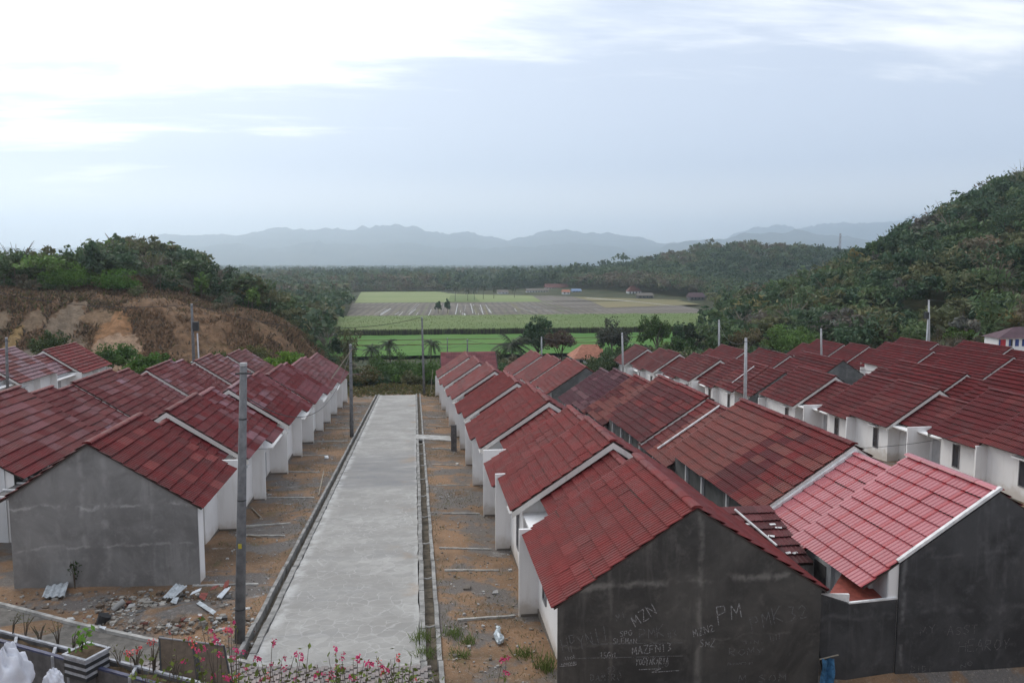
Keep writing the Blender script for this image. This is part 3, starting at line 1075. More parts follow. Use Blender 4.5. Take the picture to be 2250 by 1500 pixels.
def col_L(y, c, nc):
    h = hcell('L', int(y / 1.56), int(c / 2)) * 0.7 + hcell('Lf', int(y / .78), c) * 0.3
    big = hcell('Lb', int(y / 4.7), int(c / 4)) * .25
    h = h + big - .1
    if h < .50:
        b = (0.110, 0.010, 0.012)
    elif h < .68:
        b = (0.125, 0.022, 0.024)
    elif h < .84:
        b = (0.155, 0.055, 0.061)
    else:
        b = (0.20, 0.095, 0.11)
    return jitc(b, CR, 0.10)


def col_L_front(y, c, nc):
    if y < 38.5:
        return jitc((0.108, 0.010, 0.011) if hcell('q', int(y / .78), c) < .88 else (0.16, 0.03, 0.028), CR, 0.14)
    if y > 60:
        h = hcell('Lz', int(y / 1.56), int(c / 2))
        return jitc((0.155, 0.045, 0.052) if h > .4 else (0.115, 0.015, 0.017), CR, .1)
    return col_L(y, c, nc)


def col_L2(y, c, nc):
    h = hcell('M', int(y / 1.56), int(c / 2)) * 0.6 + hcell('Mf', int(y / .78), c) * 0.4
    if y < 40 and c < 3:
        return jitc((0.115, 0.014, 0.016), CR, .1)
    b = (0.105, 0.015, 0.017) if h < .36 else (0.135, 0.033, 0.033) if h < .66 else (0.16, 0.06, 0.065) if h < .88 else (0.22, 0.12, 0.142)
    return jitc(b, CR, 0.08)


def col_R3(y, c, nc):
    return jitc((0.092, 0.010, 0.012) if hcell('r', int(y / 2.3), int(c / 3)) < .75 else (0.115, 0.02, 0.02), CR, 0.11)


def col_R5(y, c, nc):
    return jitc((0.100, 0.010, 0.012), CR, 0.15)


def col_L3(y, c, nc):
    if y > 93:
        return jitc((0.165, 0.02, 0.022), CR, .1)
    h = hcell('N', int(y / 1.56), int(c / 2))
    return jitc((0.24, 0.14, 0.16) if h > .35 else (0.16, 0.045, 0.045), CR, .1)


def col_new(y, c, nc):
    return jitc((0.36, 0.088, 0.105), CR, .07)


# ------------------------------------------------------------------ terraced houses
WIN = {}


def window(parent, xf, yc, z0, wd, ht, sd, awning=True):
    """casement window on a street front at x = xf, facing sd"""
    q = MB()
    x0, x1 = xf + sd * .003, xf + sd * .05
    a, b = min(x0, x1), max(x0, x1)
    t = .055
    q.box(a, b, yc - wd / 2, yc - wd / 2 + t, z0, z0 + ht)
    q.box(a, b, yc + wd / 2 - t, yc + wd / 2, z0, z0 + ht)
    q.box(a, b, yc - wd / 2 + t, yc + wd / 2 - t, z0, z0 + t)
    q.box(a, b, yc - wd / 2 + t, yc + wd / 2 - t, z0 + ht - t, z0 + ht)
    fr = q.build('window', 'frame_grey', parent)
    xg = xf + sd * .02
    g = MB().box(min(xf + sd * .004, xg), max(xf + sd * .004, xg), yc - wd / 2 + t, yc + wd / 2 - t, z0 + t, z0 + ht - t)
    p_ = g.build('pane', 'glass', None)
    p_.parent = fr
    if awning:
        xo = xf + sd * .42
        MB().box(min(xf + sd * .003, xo), max(xf + sd * .003, xo), yc - wd / 2 - .18, yc + wd / 2 + .18, z0 + ht + .12, z0 + ht + .19).build('awning', 'white_plaster', parent)


def door(parent, xf, yc, z0, sd, mt='door_paint'):
    a, b = sorted((xf + sd * .003, xf + sd * .05))
    q = MB()
    q.box(a, b, yc - .48, yc - .42, z0, z0 + 2.12)
    q.box(a, b, yc + .42, yc + .48, z0, z0 + 2.12)
    q.box(a, b, yc - .42, yc + .42, z0 + 2.06, z0 + 2.12)
    fr = q.build('door_frame', 'white_plaster', parent)
    a, b = sorted((xf + sd * .006, xf + sd * .032))
    d = MB().box(a, b, yc - .42, yc + .42, z0 + .01, z0 + 2.06).build('door', mt, None)
    d.parent = fr


def house(label, group, xr, sd, segs, gnd, vis, colf, near=True, finy=None, fin_u=4.1, fin_w=0.9, cement_near=None, gable_far=None,
          wallmat='white_plaster', ufront=3.45, ulow=2.55, uback=3.45, detail=True, back_mat=None, name='terraced_house', runs=None, tile_mt='tile', wing=None):
    """segs: list of (kind, y0, y1, ridge_z, near_overhang, far_overhang, street_run)"""
    yc = (segs[0][1] + segs[-1][2]) / 2
    root = thing(name, label, 'house', (xr, yc, gnd(yc)), group)
    wall = MB()
    for kind, y0, y1, zr, on, of, run in segs:
        uf = (ulow if kind == 'low' else ufront)
        uf = min(uf, run - .12)
        zb = gnd(y1) - 0.5
        top = lambda u: zr - TP * abs(u) - 0.06
        poly = [(xr - sd * uback, zb), (xr + sd * uf, zb), (xr + sd * uf, top(uf)), (xr, top(0)), (xr - sd * uback, top(uback))]
        wall.prism_y(poly, y0 + .003, y1 - .003)
    wall.build('wall', wallmat, root)
    for kind, y0, y1, zr, on, of, run in segs:
        # roof boarding
        ya, yb = y0 - on, y1 + of
        rb = uback + .42 + (.36 if tile_mt == 'new_tile' else 0)
        q = MB()
        for sx, r_ in ((sd, run), (-sd, rb)):
            xe = xr + sx * r_
            ze = zr - TP * r_
            poly = [(xr, zr), (xe, ze), (xe, ze - .05), (xr, zr - .05)]
            q.prism_y(poly if sx > 0 else poly[::-1], ya + .01, yb - .01)
        roof = q.build('roof', 'lath_dark', root)
        roof.matrix_parent_inverse = PINV[root.name]
        for sx, r_ in ((sd, run), (-sd, rb)):
            isvis = sx in vis
            tiles(roof, ya, yb, xr, zr + .004, sx, r_ + .06, near and isvis, colf, tile_mt, 5 if (isvis and near) else 1)
        ridge_caps(roof, ya, yb, xr, zr, near, colf(y0 + .1, 9, 10), tile_mt)
        # verge boards on the raised gables
        for e, over in ((ya, on), (yb, of)):
            if over < .2:
                continue
            q = MB()
            for sx, r_ in ((sd, run), (-sd, rb)):
                h = .30
                pts = [(xr, zr - .02), (xr + sx * (r_ + .02), zr - TP * r_ - .02), (xr + sx * (r_ + .02), zr - TP * r_ - h), (xr, zr - h)]
                q.prism_y(pts if sx > 0 else pts[::-1], e + (.012 if e == ya else -.05), e + (.05 if e == ya else -.012))
            q.build('verge_board', 'fascia_white', root)
            q = MB()                                   # soffit between board and wall
            wy = y0 if e == ya else y1
            a, b = sorted((e + (.055 if e == ya else -.055), wy))
            for sx, r_ in ((sd, run), (-sd, rb)):
                pts = [(xr, zr - .09), (xr + sx * r_, zr - TP * r_ - .09), (xr + sx * r_, zr - TP * r_ - .11), (xr, zr - .11)]
                q.prism_y(pts if sx > 0 else pts[::-1], a, b)
            q.build('soffit', 'fascia_white', root)
        xf = xr + sd * min(ulow if kind == 'low' else ufront, run - .12)
        zf = gnd((y0 + y1) / 2) + .12
        if detail and y1 - y0 > 2.2:
            if kind == 'A':
                window(root, xf, y0 + 1.45, zf + .75, .62, 1.5, sd)
            elif kind == 'A2':
                window(root, xf, y1 - 1.45, zf + .75, .62, 1.5, sd)
            else:
                door(root, xf, (y0 + y1) / 2 + .4, zf, sd)
                a, b = sorted((xf + sd * .004, xf + sd * .95))
                MB().box(a, b, y0 + .08, y1 - .08, zf + 2.42, zf + 2.5).build('canopy', 'white_plaster', root)
                lm = MB().box(*sorted((xf + sd * .004, xf + sd * .14)), y0 + .5, y0 + .7, zf + 1.85, zf + 2.1)
                lm.build('meter_box', 'frame_grey', root)
        # plinth
        a, b = sorted((xf - sd * .1, xf + sd * .03))
        MB().box(a, b, y0 + .05, y1 - .05, gnd(y1) - .4, gnd((y0 + y1) / 2) + .06).build('plinth', 'plinth_stone', root)
    for fy, fz in (finy or []):
        g0 = gnd(fy)
        u1 = fin_u
        u0 = fin_u - fin_w - .6
        a, b = sorted((xr + sd * u0, xr + sd * u1))
        MB().box(a, b, fy - .06, fy + .06, g0 - .5, fz).build('fin_wall', wallmat, root)
        a, b = sorted((xr + sd * (u1 - fin_w), xr + sd * (u1 - .06)))
        MB().box(a, b, fy - .075, fy + .075, g0 - .4, g0 + .10).build('plinth', 'plinth_stone', root)
    if wing:
        a, b = sorted((xr + sd * 2.0, xr + sd * wing[1]))
        zt_ = segs[0][3] - TP * wing[1] - .08
        MB().box(a, b, segs[0][1] + .004, wing[0], gnd(wing[0]) - .5, zt_).build('wing_wall', wallmat, root)
    if cement_near:
        y0, zr = segs[0][1], segs[0][3]
        run = segs[0][6]
        uf = ufront + .33 if cement_near[1] is None else cement_near[1]
        ub = uback if len(cement_near) < 3 else cement_near[2]
        zb = gnd(y0) - 1.5
        poly = [(xr - sd * ub, zb), (xr + sd * uf, zb), (xr + sd * uf, zr - TP * uf - .055), (xr, zr - .055), (xr - sd * ub, zr - TP * ub - .055)]
        MB().prism_y(poly if sd > 0 else poly[::-1], y0 - .06, y0 + .001).build('gable_wall', cement_near[0], root)
    if back_mat:
        for kind, y0, y1, zr, on, of, run in segs:
            xb = xr - sd * uback
            a, b = sorted((xb - sd * .004, xb - sd * .03))
            MB().box(a, b, y0 + .01, y1 - .01, gnd(y1) - .5, zr - TP * uback - .1).build('back_wall', back_mat, root)
            for yy in np.arange(y0 + .7, y1 - .4, 2.1):
                a, b = sorted((xb - sd * .034, xb - sd * .16))
                MB().box(a, b, yy, yy + .16, gnd(y1) - .4, zr - TP * uback - .14).build('post', 'dusty_plaster', root)
                a, b = sorted((xb - sd * .033, xb - sd * .05))
                MB().box(a, b, yy + .5, yy + 1.25, gnd(y1), gnd(y1) + 2.2).build('back_door', 'glass' if hcell('bd', yy, xr) < .5 else 'planter_grey', root)
    return root


def gnd_for(x, dz=0.0):
    def f(y):
        return gz1(x, y) + dz
    return f


def seg(kind, y0, y1, z, on=0., of=0., run=3.95):
    return (kind, y0, y1, z, on, of, run)


G_L1, G_L2, G_L3 = 'houses left of the street', 'houses in the second row on the left', 'houses on the far left'
G_R1, G_R2 = 'houses right of the street', 'houses in the second row on the right'
G_R3, G_R4, G_R5 = 'white fronted houses across the hidden lane on the right', 'houses backing the white fronted row', 'far right rows of houses'
OV = .55

# --- right row along the street (ridge x = 7.6, fronts face -x)
XR1 = 7.6
gR1 = gnd_for(4.5)
house('near right house with a brick-red roof and a dark cement gable covered in chalk writing', G_R1, XR1, -1,
      [seg('A2', 19.84, 25.6, 3.34, .08, .08)], gR1, (-1,), col_R1, True, [(25.55, .92)], 4.13, 1.5, ('cement_dark', 3.85, 3.72))


def row(xr, sd, mods, gnd, vis, colf, labelf, group, near_lim, agl, fin_h=2.85, fin_u=4.1, fin_w=.9, ufront=3.45, start=None, drop=.28, A2d=.24, runA=3.95, runA2=4.2, runLow=2.85,
        xshift=None, detail=True, back_mat=None, wallmat='white_plaster', end_y=None, cement=None):
    """mods: list of (ya, ym, yb, yl, yn): raised A1 ya..ym, raised A2 ym..yb, low yb..yl (own house) and low yl..yn (next house)"""
    count = start or 0
    prev_low = None
    n_ = 0
    for i, (ya, ym, yb, yl, yn) in enumerate(mods):
        zA = agl(ya)
        zN = agl(yn)
        zlow = zN - drop
        x_ = xr + (xshift(ya) if xshift else 0)
        segs1 = []
        if prev_low:
            segs1.append(prev_low)
        segs1.append(seg('A', ya, ym, zA, OV, .04, runA))
        segs2 = [seg('A2', ym, yb, zA - A2d, 0.0, .3, runA2)]
        if yl > yb + .1:
            segs2.append(seg('low', yb, yl, zlow, 0, 0, runLow))
        prev_low = seg('low', yl, yn, zlow, 0, 0, runLow) if yn - yl > .1 else None
        for sg, fy in ((segs1, ym), (segs2, yl)):
            near = sg[0][1] < near_lim
            cm = cement if (i == 0 and sg is segs1 and cement) else None
            house(labelf(count), group, x_, sd, sg, gnd, vis, colf, near, [(fy - .02, gnd(fy) + fin_h)], fin_u, fin_w, cm,
                  ufront=ufront, detail=detail and sg[0][1] < 115, back_mat=back_mat, wallmat=wallmat)
            count += 1
    return count


def mods_from(y0, n_, A=4.1, B=3.9, l1=2.6, l2=3.5):
    out = []
    y = y0
    for i in range(n_):
        out.append((y, y + A, y + A + B, y + A + B + l1, y + A + B + l1 + l2))
        y += A + B + l1 + l2
    return out


# the low wing between the first and the second house belongs to the second
house('second house right of the street, just behind the dark written-on gable', G_R1, XR1, -1,
      [seg('low', 25.7, 29.3, 2.65, 0, 0, 2.75), seg('A', 29.3, 33.4, 3.12, OV, .04)], gR1, (-1,), col_R1, True, [(33.35, .72)], 4.13, .75)
row(XR1, -1, [(33.4, 33.4, 37.2, 39.6, 43.7)][:0], gR1, (-1,), col_R1, None, G_R1, 75, None)
house('third house right of the street, counted from the dark written-on gable', G_R1, XR1, -1,
      [seg('A2', 33.4, 37.2, 2.88, 0, .3, 4.2), seg('low', 37.2, 39.6, 1.66, 0, 0, 2.75)], gR1, (-1,), col_R1, True, [(39.5, .3)], 4.13, .75)
first_low = seg('low', 39.6, 43.7, 1.66, 0, 0, 2.75)
aglR1 = lambda y: 5.42 - S * y
mR1 = [(43.7, 47.0, 51.5, 54.0, 57.6), (57.6, 60.8, 65.0, 67.6, 71.6), (71.6, 75.0, 79.0, 82.0, 85.6), (85.6, 89.2, 93.2, 96.0, 99.6)]
labR1 = lambda k: f'{ORD[k + 3]} house right of the street, counted from the dark written-on gable'
cnt = 0
pl = first_low
for (ya, ym, yb, yl, yn) in mR1:
    zA = aglR1(ya)
    x_ = XR1 - max(0, (ya - 58)) * .018
    zl = aglR1(yn) - .46
    house(labR1(cnt), G_R1, x_, -1, [pl, seg('A', ya, ym, zA, OV, .04)], gR1, (-1,), col_R1, ya < 66, [(ym - .03, gR1(ym) + 2.85)], 4.13, .75)
    s2 = [seg('A2', ym, yb, zA - .24, 0, .3, 4.2), seg('low', yb, yl, zl, 0, 0, 2.75)]
    house(labR1(cnt + 1), G_R1, x_, -1, s2, gR1, (-1,), col_R1, ya < 66, [(yl - .03, gR1(yl) + 2.85)], 4.13, .75)
    pl = seg('low', yl, yn, zl, 0, 0, 2.75)
    cnt += 2
house('last house right of the street, at the far end by the weeds, brick-red roof', G_R1, XR1 - .75, -1, [pl, seg('A', 99.6, 105.5, aglR1(99.6), OV, .2)], gR1, (-1,), col_R1, False, [(105.4, gR1(105) + 2.85)], 4.13, .75)

# --- left row along the street (ridge x = -12.05, fronts face +x)
XL1 = -12.05
gL1 = gnd_for(-8.6)
house('near left house with a dark red roof and a blank light grey cement gable', G_L1, XL1, 1,
      [seg('A2', 29.9, 35.4, 3.37, .16, .06, 3.95), seg('low', 35.4, 37.8, 2.38, 0, 0, 2.75)], gL1, (1,), col_L_front, True, [(37.75, .62)], 3.55, 1.25, ('cement_light', 3.78, 2.85), ufront=2.25, uback=2.85, detail=False, wing=(30.75, 3.74))
aglL1 = lambda y: 5.80 - S * y
pl = seg('low', 37.8, 39.5, 2.38, 0, 0, 2.75)
labL1 = lambda k: f'{ORD[k + 1]} house left of the street, counted from the light grey gable'
cnt = 0
for (ya, ym, yb, yl, yn) in [(39.5, 44.1, 47.4, 51.8, 52.2), (52.2, 58.3, 61.2, 65.0, 65.3), (65.3, 71.8, 74.4, 78.0, 78.3), (78.3, 84.6, 87.2, 91.0, 91.3)]:
    zA = aglL1(ya)
    zl = aglL1(yn) - .48
    house(labL1(cnt), G_L1, XL1, 1, [pl, seg('A', ya, ym, zA, OV, .04, 3.75)], gL1, (1,), col_L_front, ya < 66, [(ym - .03, gL1(ym) + 2.95)], 3.6, .85, ufront=2.9, uback=3.0, ulow=2.45)
    house(labL1(cnt + 1), G_L1, XL1, 1, [seg('A2', ym, yb, zA - .24, 0, .3, 4.0), seg('low', yb, yl, zl, 0, 0, 2.9)], gL1, (1,), col_L_front, ya < 66, [(yl - .03, gL1(yl) + 2.95)], 3.6, 1.1, ufront=2.9, uback=3.0, ulow=2.45)
    pl = seg('low', yl, yn, zl, 0, 0, 2.9)
    cnt += 2
house('last house left of the street, at the far end beside the weeds', G_L1, XL1, 1, [pl, seg('A', 91.3, 97.6, aglL1(91.3), OV, .25, 3.75)], gL1, (1,), col_L_front, False, [(97.5, gL1(97) + 2.95)], 3.6, .85, ufront=2.9, uback=3.0, ulow=2.45)

# --- second row left (ridge x = -21.4, fronts face -x, we see the back slope)
XL2 = -21.4
gL2 = gnd_for(-19)
aglL2 = lambda y: 6.42 - S * y
labL2 = lambda k: f'{ORD[k]} house of the second row left, patchwork of red and mauve tiles'
house(labL2(0) + ', pale gable end', G_L2, XL2, -1, [seg('A', 35.9, 44.6, 3.30, .15, .1, 3.95), seg('low', 44.6, 48.4, 2.72, 0, .1, 3.95)], gL2, (1,), col_L2, True, [], cement_near=('dusty_plaster', 3.4, 3.4), uback=3.75, detail=False, back_mat='cement_mid')
pl = seg('low', 48.4, 51.8, 2.35, 0, 0, 3.9)
cnt = 1
for (ya, ym, yb, yl, yn) in [(51.8, 57.4, 60.8, 62.4, 65.3), (65.3, 71, 74.4, 76, 78.9), (78.9, 84.6, 88, 90, 92.4), (92.4, 98, 101.6, 104, 107)]:
    zA = aglL2(ya)
    zl = aglL2(yn) - .3
    house(labL2(cnt), G_L2, XL2, -1, [pl, seg('A', ya, ym, zA, OV, .1)], gL2, (1,), col_L2, ya < 66, [], uback=3.75, detail=False, back_mat='cement_mid')
    house(labL2(cnt + 1), G_L2, XL2, -1, [seg('A2', ym, yb, zA - .4, 0, .1), seg('low', yb, yl, zl, 0, 0)], gL2, (1,), col_L2, ya < 66, [], uback=3.75, detail=False, back_mat='cement_mid')
    pl = seg('low', yl, yn, zl, 0, 0)
    cnt += 2

# --- far left row (ridge x = -41.7, fronts face +x) and a row behind
XL3 = -41.7
gL3 = gnd_for(-38.5)
house('far left white house with mauve roof beside the thin pole at the picture edge', G_L3, XL3, 1, [seg('low', 74, 79.2, .9, 0, 0, 2.9), seg('A', 79.2, 86.6, 1.25, OV, .1, 4.1)], gL3, (1,), col_L3, False, [(82.9, gL3(83) + 2.9), (86.5, gL3(86.6) + 3.3)], 4.1, .9)
house('far left white house with plain crimson roof below the earth bank', G_L3, XL3, 1, [seg('low', 86.6, 93.4, -.25, 0, 0, 2.9), seg('A', 93.4, 101.4, .18, OV, .1, 4.1)], gL3, (1,), col_L3, False, [(97.4, gL3(97.4) + 2.9), (101.3, gL3(101.3) + 3.1), (92.5, gL3(92.5) + 3.0)], 4.1, 1.1)
house('house at the left picture edge behind the mauve roofed one, only its red roof showing', G_L3, -50.6, -1, [seg('A', 76, 92.2, 2.55, OV, .1, 4.0), seg('low', 92.2, 98, 1.1, 0, 0, 4.0)], gnd_for(-48), (1,), col_L3, False, [], detail=False)

# --- second row right (ridge x = 16.8, fronts face +x, back slope faces us)
XR2 = 16.8
gR2 = gnd_for(14.5)
house('house with a glossy new pink-red roof and white copings next to the dark written-on gable', G_R2, XR2, 1,
      [seg('A', 20.0, 24.1, 3.42, .02, .06, 3.9), seg('low', 24.1, 27.35, 2.68, 0, 0, 3.9)], gR2, (-1,), col_new, True, [], cement_near=('cement_blue', 3.9, 3.0), uback=3.3, detail=False, back_mat='dusty_plaster', tile_mt='new_tile')
labR2 = lambda k: f'{ORD[k]} house behind the pink-roofed one, second row right, banded dark and faded red'
mm2 = [(28.0, 33.0, 37.8, 40.4, 43.0), (43.0, 47.2, 51.4, 54.5, 57.5), (57.5, 60.5, 63.6, 66, 68.4)]
zz2 = [3.02, 2.30, 1.12]
zl2 = [2.10, 1.42, .45]
pl = None
cnt = 0
for (ya, ym, yb, yl, yn), zA, zl in zip(mm2, zz2, zl2):
    s1 = ([pl] if pl else []) + [seg('A', ya, ym, zA, OV, .02)]
    house(labR2(cnt), G_R2, XR2, 1, s1, gR2, (-1,), col_R2, True, [(ym, gR2(ym) + 2.8)], 4.1, .9, uback=3.5, detail=True, back_mat='cement_mid')
    s2 = [seg('A2', ym, yb, zA - .06, 0, .05), seg('low', yb, yl, zl, 0, 0, 3.9)]
    house(labR2(cnt + 1), G_R2, XR2, 1, s2, gR2, (-1,), col_R2, True, [(yl, gR2(yl) + 2.8)], 4.1, .9, uback=3.5, detail=True, back_mat='cement_mid')
    pl = seg('low', yl, yn, zl, 0, 0, 3.9)
    cnt += 2
house('plum tinted last house of the banded second row right, before the grey end gable', G_R2, XR2, 1, [pl], gR2, (-1,), col_R2, True, [], uback=3.5, detail=False, back_mat='cement_mid')
labR2f = lambda k: f'{ORD[k]} house from the grey end gable, far block behind the right street row'
zl = -.95
pl = None
for i, (ya, ym, yb, yl, yn) in enumerate([(74.5, 80.5, 84, 86, 88.5), (88.5, 93, 97, 100, 102.5), (102.5, 107, 111, 113, 115)]):
    zA = 5.36 - S * ya
    zl = 5.36 - S * yn - .3
    s1 = ([pl] if pl else []) + [seg('A', ya, ym, zA, .15 if i == 0 else OV, .02)]
    house(labR2f(2 * i), G_R2, XR2, 1, s1, gR2, (-1,), col_R2, False, [], uback=3.5, detail=False, cement_near=('cement_mid', 3.5, 3.45) if i == 0 else None)
    house(labR2f(2 * i + 1), G_R2, XR2, 1, [seg('A2', ym, yb, zA - .25, 0, .05), seg('low', yb, yl, zl, 0, 0, 3.9)], gR2, (-1,), col_R2, False, [], uback=3.5, detail=False)
    pl = seg('low', yl, yn, zl, 0, 0, 3.9)

# --- third row right (ridge x = 37.1, white fronts face -x toward us)
XR3 = 37.1
gR3 = gnd_for(33.5)
aglR3 = lambda y: 4.86 + max(0, y - 70) * .011 - S * y
labR3 = lambda k: f'{ORD[k]} white fronted house across the hidden lane, counted from the right edge'
pl = None
cnt = 0
for (ya, ym, yb, yl, yn) in [(36.9, 41.2, 45.2, 47.6, 50.8), (50.8, 55, 59, 61.6, 64.5)]:
    zA = aglR3(ya)
    zl = aglR3(yn) - .46
    house(labR3(cnt), G_R3, XR3, -1, ([pl] if pl else []) + [seg('A', ya, ym, zA, OV, .04)], gR3, (-1,), col_R3, ya < 66, [(ym - .03, gR3(ym) + 2.75)], 4.2, .85)
    house(labR3(cnt + 1), G_R3, XR3, -1, [seg('A2', ym, yb, zA - .2, 0, .3, 4.2), seg('low', yb, yl, zl, 0, 0, 2.85)], gR3, (-1,), col_R3, ya < 66, [(yl - .03, gR3(yl) + 3.0)], 4.2, 1.2)
    pl = seg('low', yl, yn, zl, 0, 0, 2.85)
    cnt += 2
house(labR3(cnt), G_R3, XR3, -1, [pl, seg('A', 64.5, 70.4, aglR3(64.5), OV, .3)], gR3, (-1,), col_R3, True, [(70.3, gR3(70) + 2.75)], 4.2, .85)
labR3b = lambda k: f'{ORD[k]} house from the dark grey end gable, far white fronted block'
pl = None
cnt = 0
for i, (ya, ym, yb, yl, yn) in enumerate([(73.4, 75.2, 75.6, 76.8, 77.6), (77.6, 82, 86, 88.4, 90.6), (90.6, 95, 99, 101.5, 105.2), (105.2, 109.6, 113.6, 116, 120.2)]):
    zA = aglR3(ya) - (.35 if i == 0 else 0)
    zl = aglR3(yn) - .46
    if i == 0:
        house(labR3b(cnt), G_R3, XR3, -1, [seg('low', 73.4, 77.6, zA, .1, .04, 3.6)], gR3, (-1,), col_R3, False, [], 4.2, .85, ('cement_mid', 4.0, 3.45), detail=False)
        cnt += 1
        continue
    house(labR3b(cnt), G_R3, XR3, -1, ([pl] if pl else []) + [seg('A', ya, ym, zA, OV, .04)], gR3, (-1,), col_R3, False, [(ym - .03, gR3(ym) + 2.75)], 4.2, .85)
    house(labR3b(cnt + 1), G_R3, XR3, -1, [seg('A2', ym, yb, zA - .2, 0, .3, 4.2), seg('low', yb, yl, zl, 0, 0, 2.85)], gR3, (-1,), col_R3, False, [(yl - .03, gR3(yl) + 3.0)], 4.2, 1.2)
    pl = seg('low', yl, yn, zl, 0, 0, 2.85)
    cnt += 2
house('white fronted house at the far end of the row across the hidden lane', G_R3, XR3, -1, [pl, seg('A', 120.2, 126.5, aglR3(120.2), OV, .2)], gR3, (-1,), col_R3, False, [(126.3, gR3(126) + 2.75)], 4.2, .85, detail=False)

# --- fourth row right (ridge x = 46.3, back to back with the third)
XR4 = 46.3
gR4 = gnd_for(45)
labR4 = lambda k: f'{ORD[k]} roof from the right in the row backing the white fronted houses'
cnt = 0
for (ya, yb, yn) in [(46, 55.5, 60), (60, 68.5, 72.0), (78.5, 87, 91), (91, 99, 104), (104, 112, 117)]:
    z = 5.1 + (ya - 46) * .008 - S * ya
    sg = [seg('A', ya, yb, z, OV if ya != 78.5 else .1, .2), seg('low', yb, yn, 5.1 + (yn - 46) * .008 - S * yn - .3, 0, 0, 3.9)]
    house(labR4(cnt), G_R4, XR4, 1, sg, gR4, (-1,), col_R5, False, [], detail=False, cement_near=('cement_mid', 3.5, 3.45) if ya == 78.5 else None)
    cnt += 1
# --- far right rows
cnt = 0
for XX, sd_, ys in ((66.6, -1, [(66, 74, 78.9), (78.9, 87.5, 92.4), (92.4, 101.5, 106.7), (106.7, 111, 113.4), (113.4, 121, 126)]), (75.6, 1, [(74, 84, 90), (90, 98, 104), (104, 112, 116)])):
    for (ya, yb, yn) in ys:
        e = 5.5 if XX < 70 else 5.95
        z = e + (ya - 78) * .012 - S * ya
        sg = [seg('A', ya, yb, z, OV, .2), seg('low', yb, yn, e + (yn - 78) * .012 - S * yn - .3, 0, 0, 3.9)]
        house(f'{ORD[cnt]} dark red house of the far right rows below the scrub hill', G_R5, XX, sd_, sg, gnd_for(XX - 3), (-1,), col_R5, False, [(yb, gnd_for(XX - 3)(yb) + 2.8)] if sd_ < 0 else [], detail=False)
        cnt += 1

# copings of the pink roof and its bent end at the yard
pink = [o for o in COL.objects if o.get('label', '').startswith('house with a glossy new pink')][0]


def coping(pts, r=.085):
    q = MB()
    for i in range(len(pts) - 1):
        a, b = Vector(pts[i]), Vector(pts[i + 1])
        d = (b - a).normalized()
        sdv = Vector((0, 1, 0)) if abs(d.y) < .7 else Vector((1, 0, 0))
        u_ = d.cross(sdv).normalized()
        vs = []
        for p_ in (a - d * .03, b + d * .03):
            vs += [p_ + sdv * r + u_ * r * .8, p_ - sdv * r + u_ * r * .8, p_ - sdv * r - u_ * r * .8, p_ + sdv * r - u_ * r * .8]
        q.add(vs, [(0, 1, 2, 3), (7, 6, 5, 4), (0, 4, 5, 1), (1, 5, 6, 2), (2, 6, 7, 3), (3, 7, 4, 0)])
    return q.build('coping', 'kerb_concrete', pink)


MATS['coping_white'] = simple('coping_white', (0.66, 0.66, 0.66), .85, .2, 3)
coping([(16.8, 19.96, 3.51), (13.74, 19.96, 1.49)], .055).data.materials[0] = MATS['coping_white']
coping([(16.85, 27.40, 2.80), (13.2, 27.40, .40), (11.95, 27.3, .2), (11.8, 27.0, .25)], .07).data.materials[0] = MATS['coping_white']

# yard wall joining the two dark gables, with a red lean-to sheet behind it
yw = thing('yard_wall', 'dark cement yard wall with a pale coping between the two dark gables', 'wall', (12.3, 19.2, -1.8))
cpt = atZ(1865, 1326, .33)
pA, pB, pC = Vector((11.32, 19.95, .62)), Vector((cpt.x, cpt.y, .33)), Vector((13.78, 19.98, .34))


def wall_between(a, b, zb, th, mt, nm, par, ta=None):
    d = (b - a)
    nrm = Vector((-d.y, d.x, 0)).normalized() * th
    q = MB()
    q.hexa([(a.x, a.y, zb), (b.x, b.y, zb), (b.x + nrm.x, b.y + nrm.y, zb), (a.x + nrm.x, a.y + nrm.y, zb),
            (a.x, a.y, a.z), (b.x, b.y, b.z), (b.x + nrm.x, b.y + nrm.y, b.z), (a.x + nrm.x, a.y + nrm.y, a.z)])
    return q.build(nm, mt, par)


# the stretch beside the written-on gable has a broken hole at its foot
d = (pB - pA)
hole0 = pA + d * .02
wall_between(pA + d * .34, pB, -3.3, .14, 'cement_blue', 'wall_panel', yw)
q = MB()
nrm = Vector((-d.y, d.x, 0)).normalized() * .14
A0, A1 = pA, pA + d * .335
tri = [(A0, A0.z), (A1, pA.z + (pB.z - pA.z) * .335), (A1, -1.95), (A0, -.62)]
vs = [(p_.x, p_.y, z) for p_, z in tri] + [(p_.x + nrm.x, p_.y + nrm.y, z) for p_, z in tri]
q.add(vs, [(0, 3, 2, 1), (4, 5, 6, 7), (0, 1, 5, 4), (1, 2, 6, 5), (2, 3, 7, 6), (3, 0, 4, 7)])
q.build('broken_panel', 'cement_blue', yw)
wall_between(pB + Vector((.002, 0, 0)), pC, -3.3, .14, 'cement_blue', 'wall_panel', yw)
for a, b in ((pA, pB), (pB, pC)):
    aa, bb = a + Vector((0, 0, .045)), b + Vector((0, 0, .045))
    dd = (bb - aa).normalized()
    nn = Vector((-dd.y, dd.x, 0)) * .02
    o = wall_between(aa - nn, bb - nn, a.z + .002, .075, 'coping_white', 'coping', yw)
MB().hexa([(11.75, 20.3, .26), (cpt.x + .2, cpt.y + .3, .18), (13.72, 20.12, .24), (13.6, 22.2, .55), (11.75, 20.3, .29), (cpt.x + .2, cpt.y + .3, .21), (13.72, 20.12, .27), (13.6, 22.2, .58)]).build('lean_to_sheet', 'rust_sheet', yw)
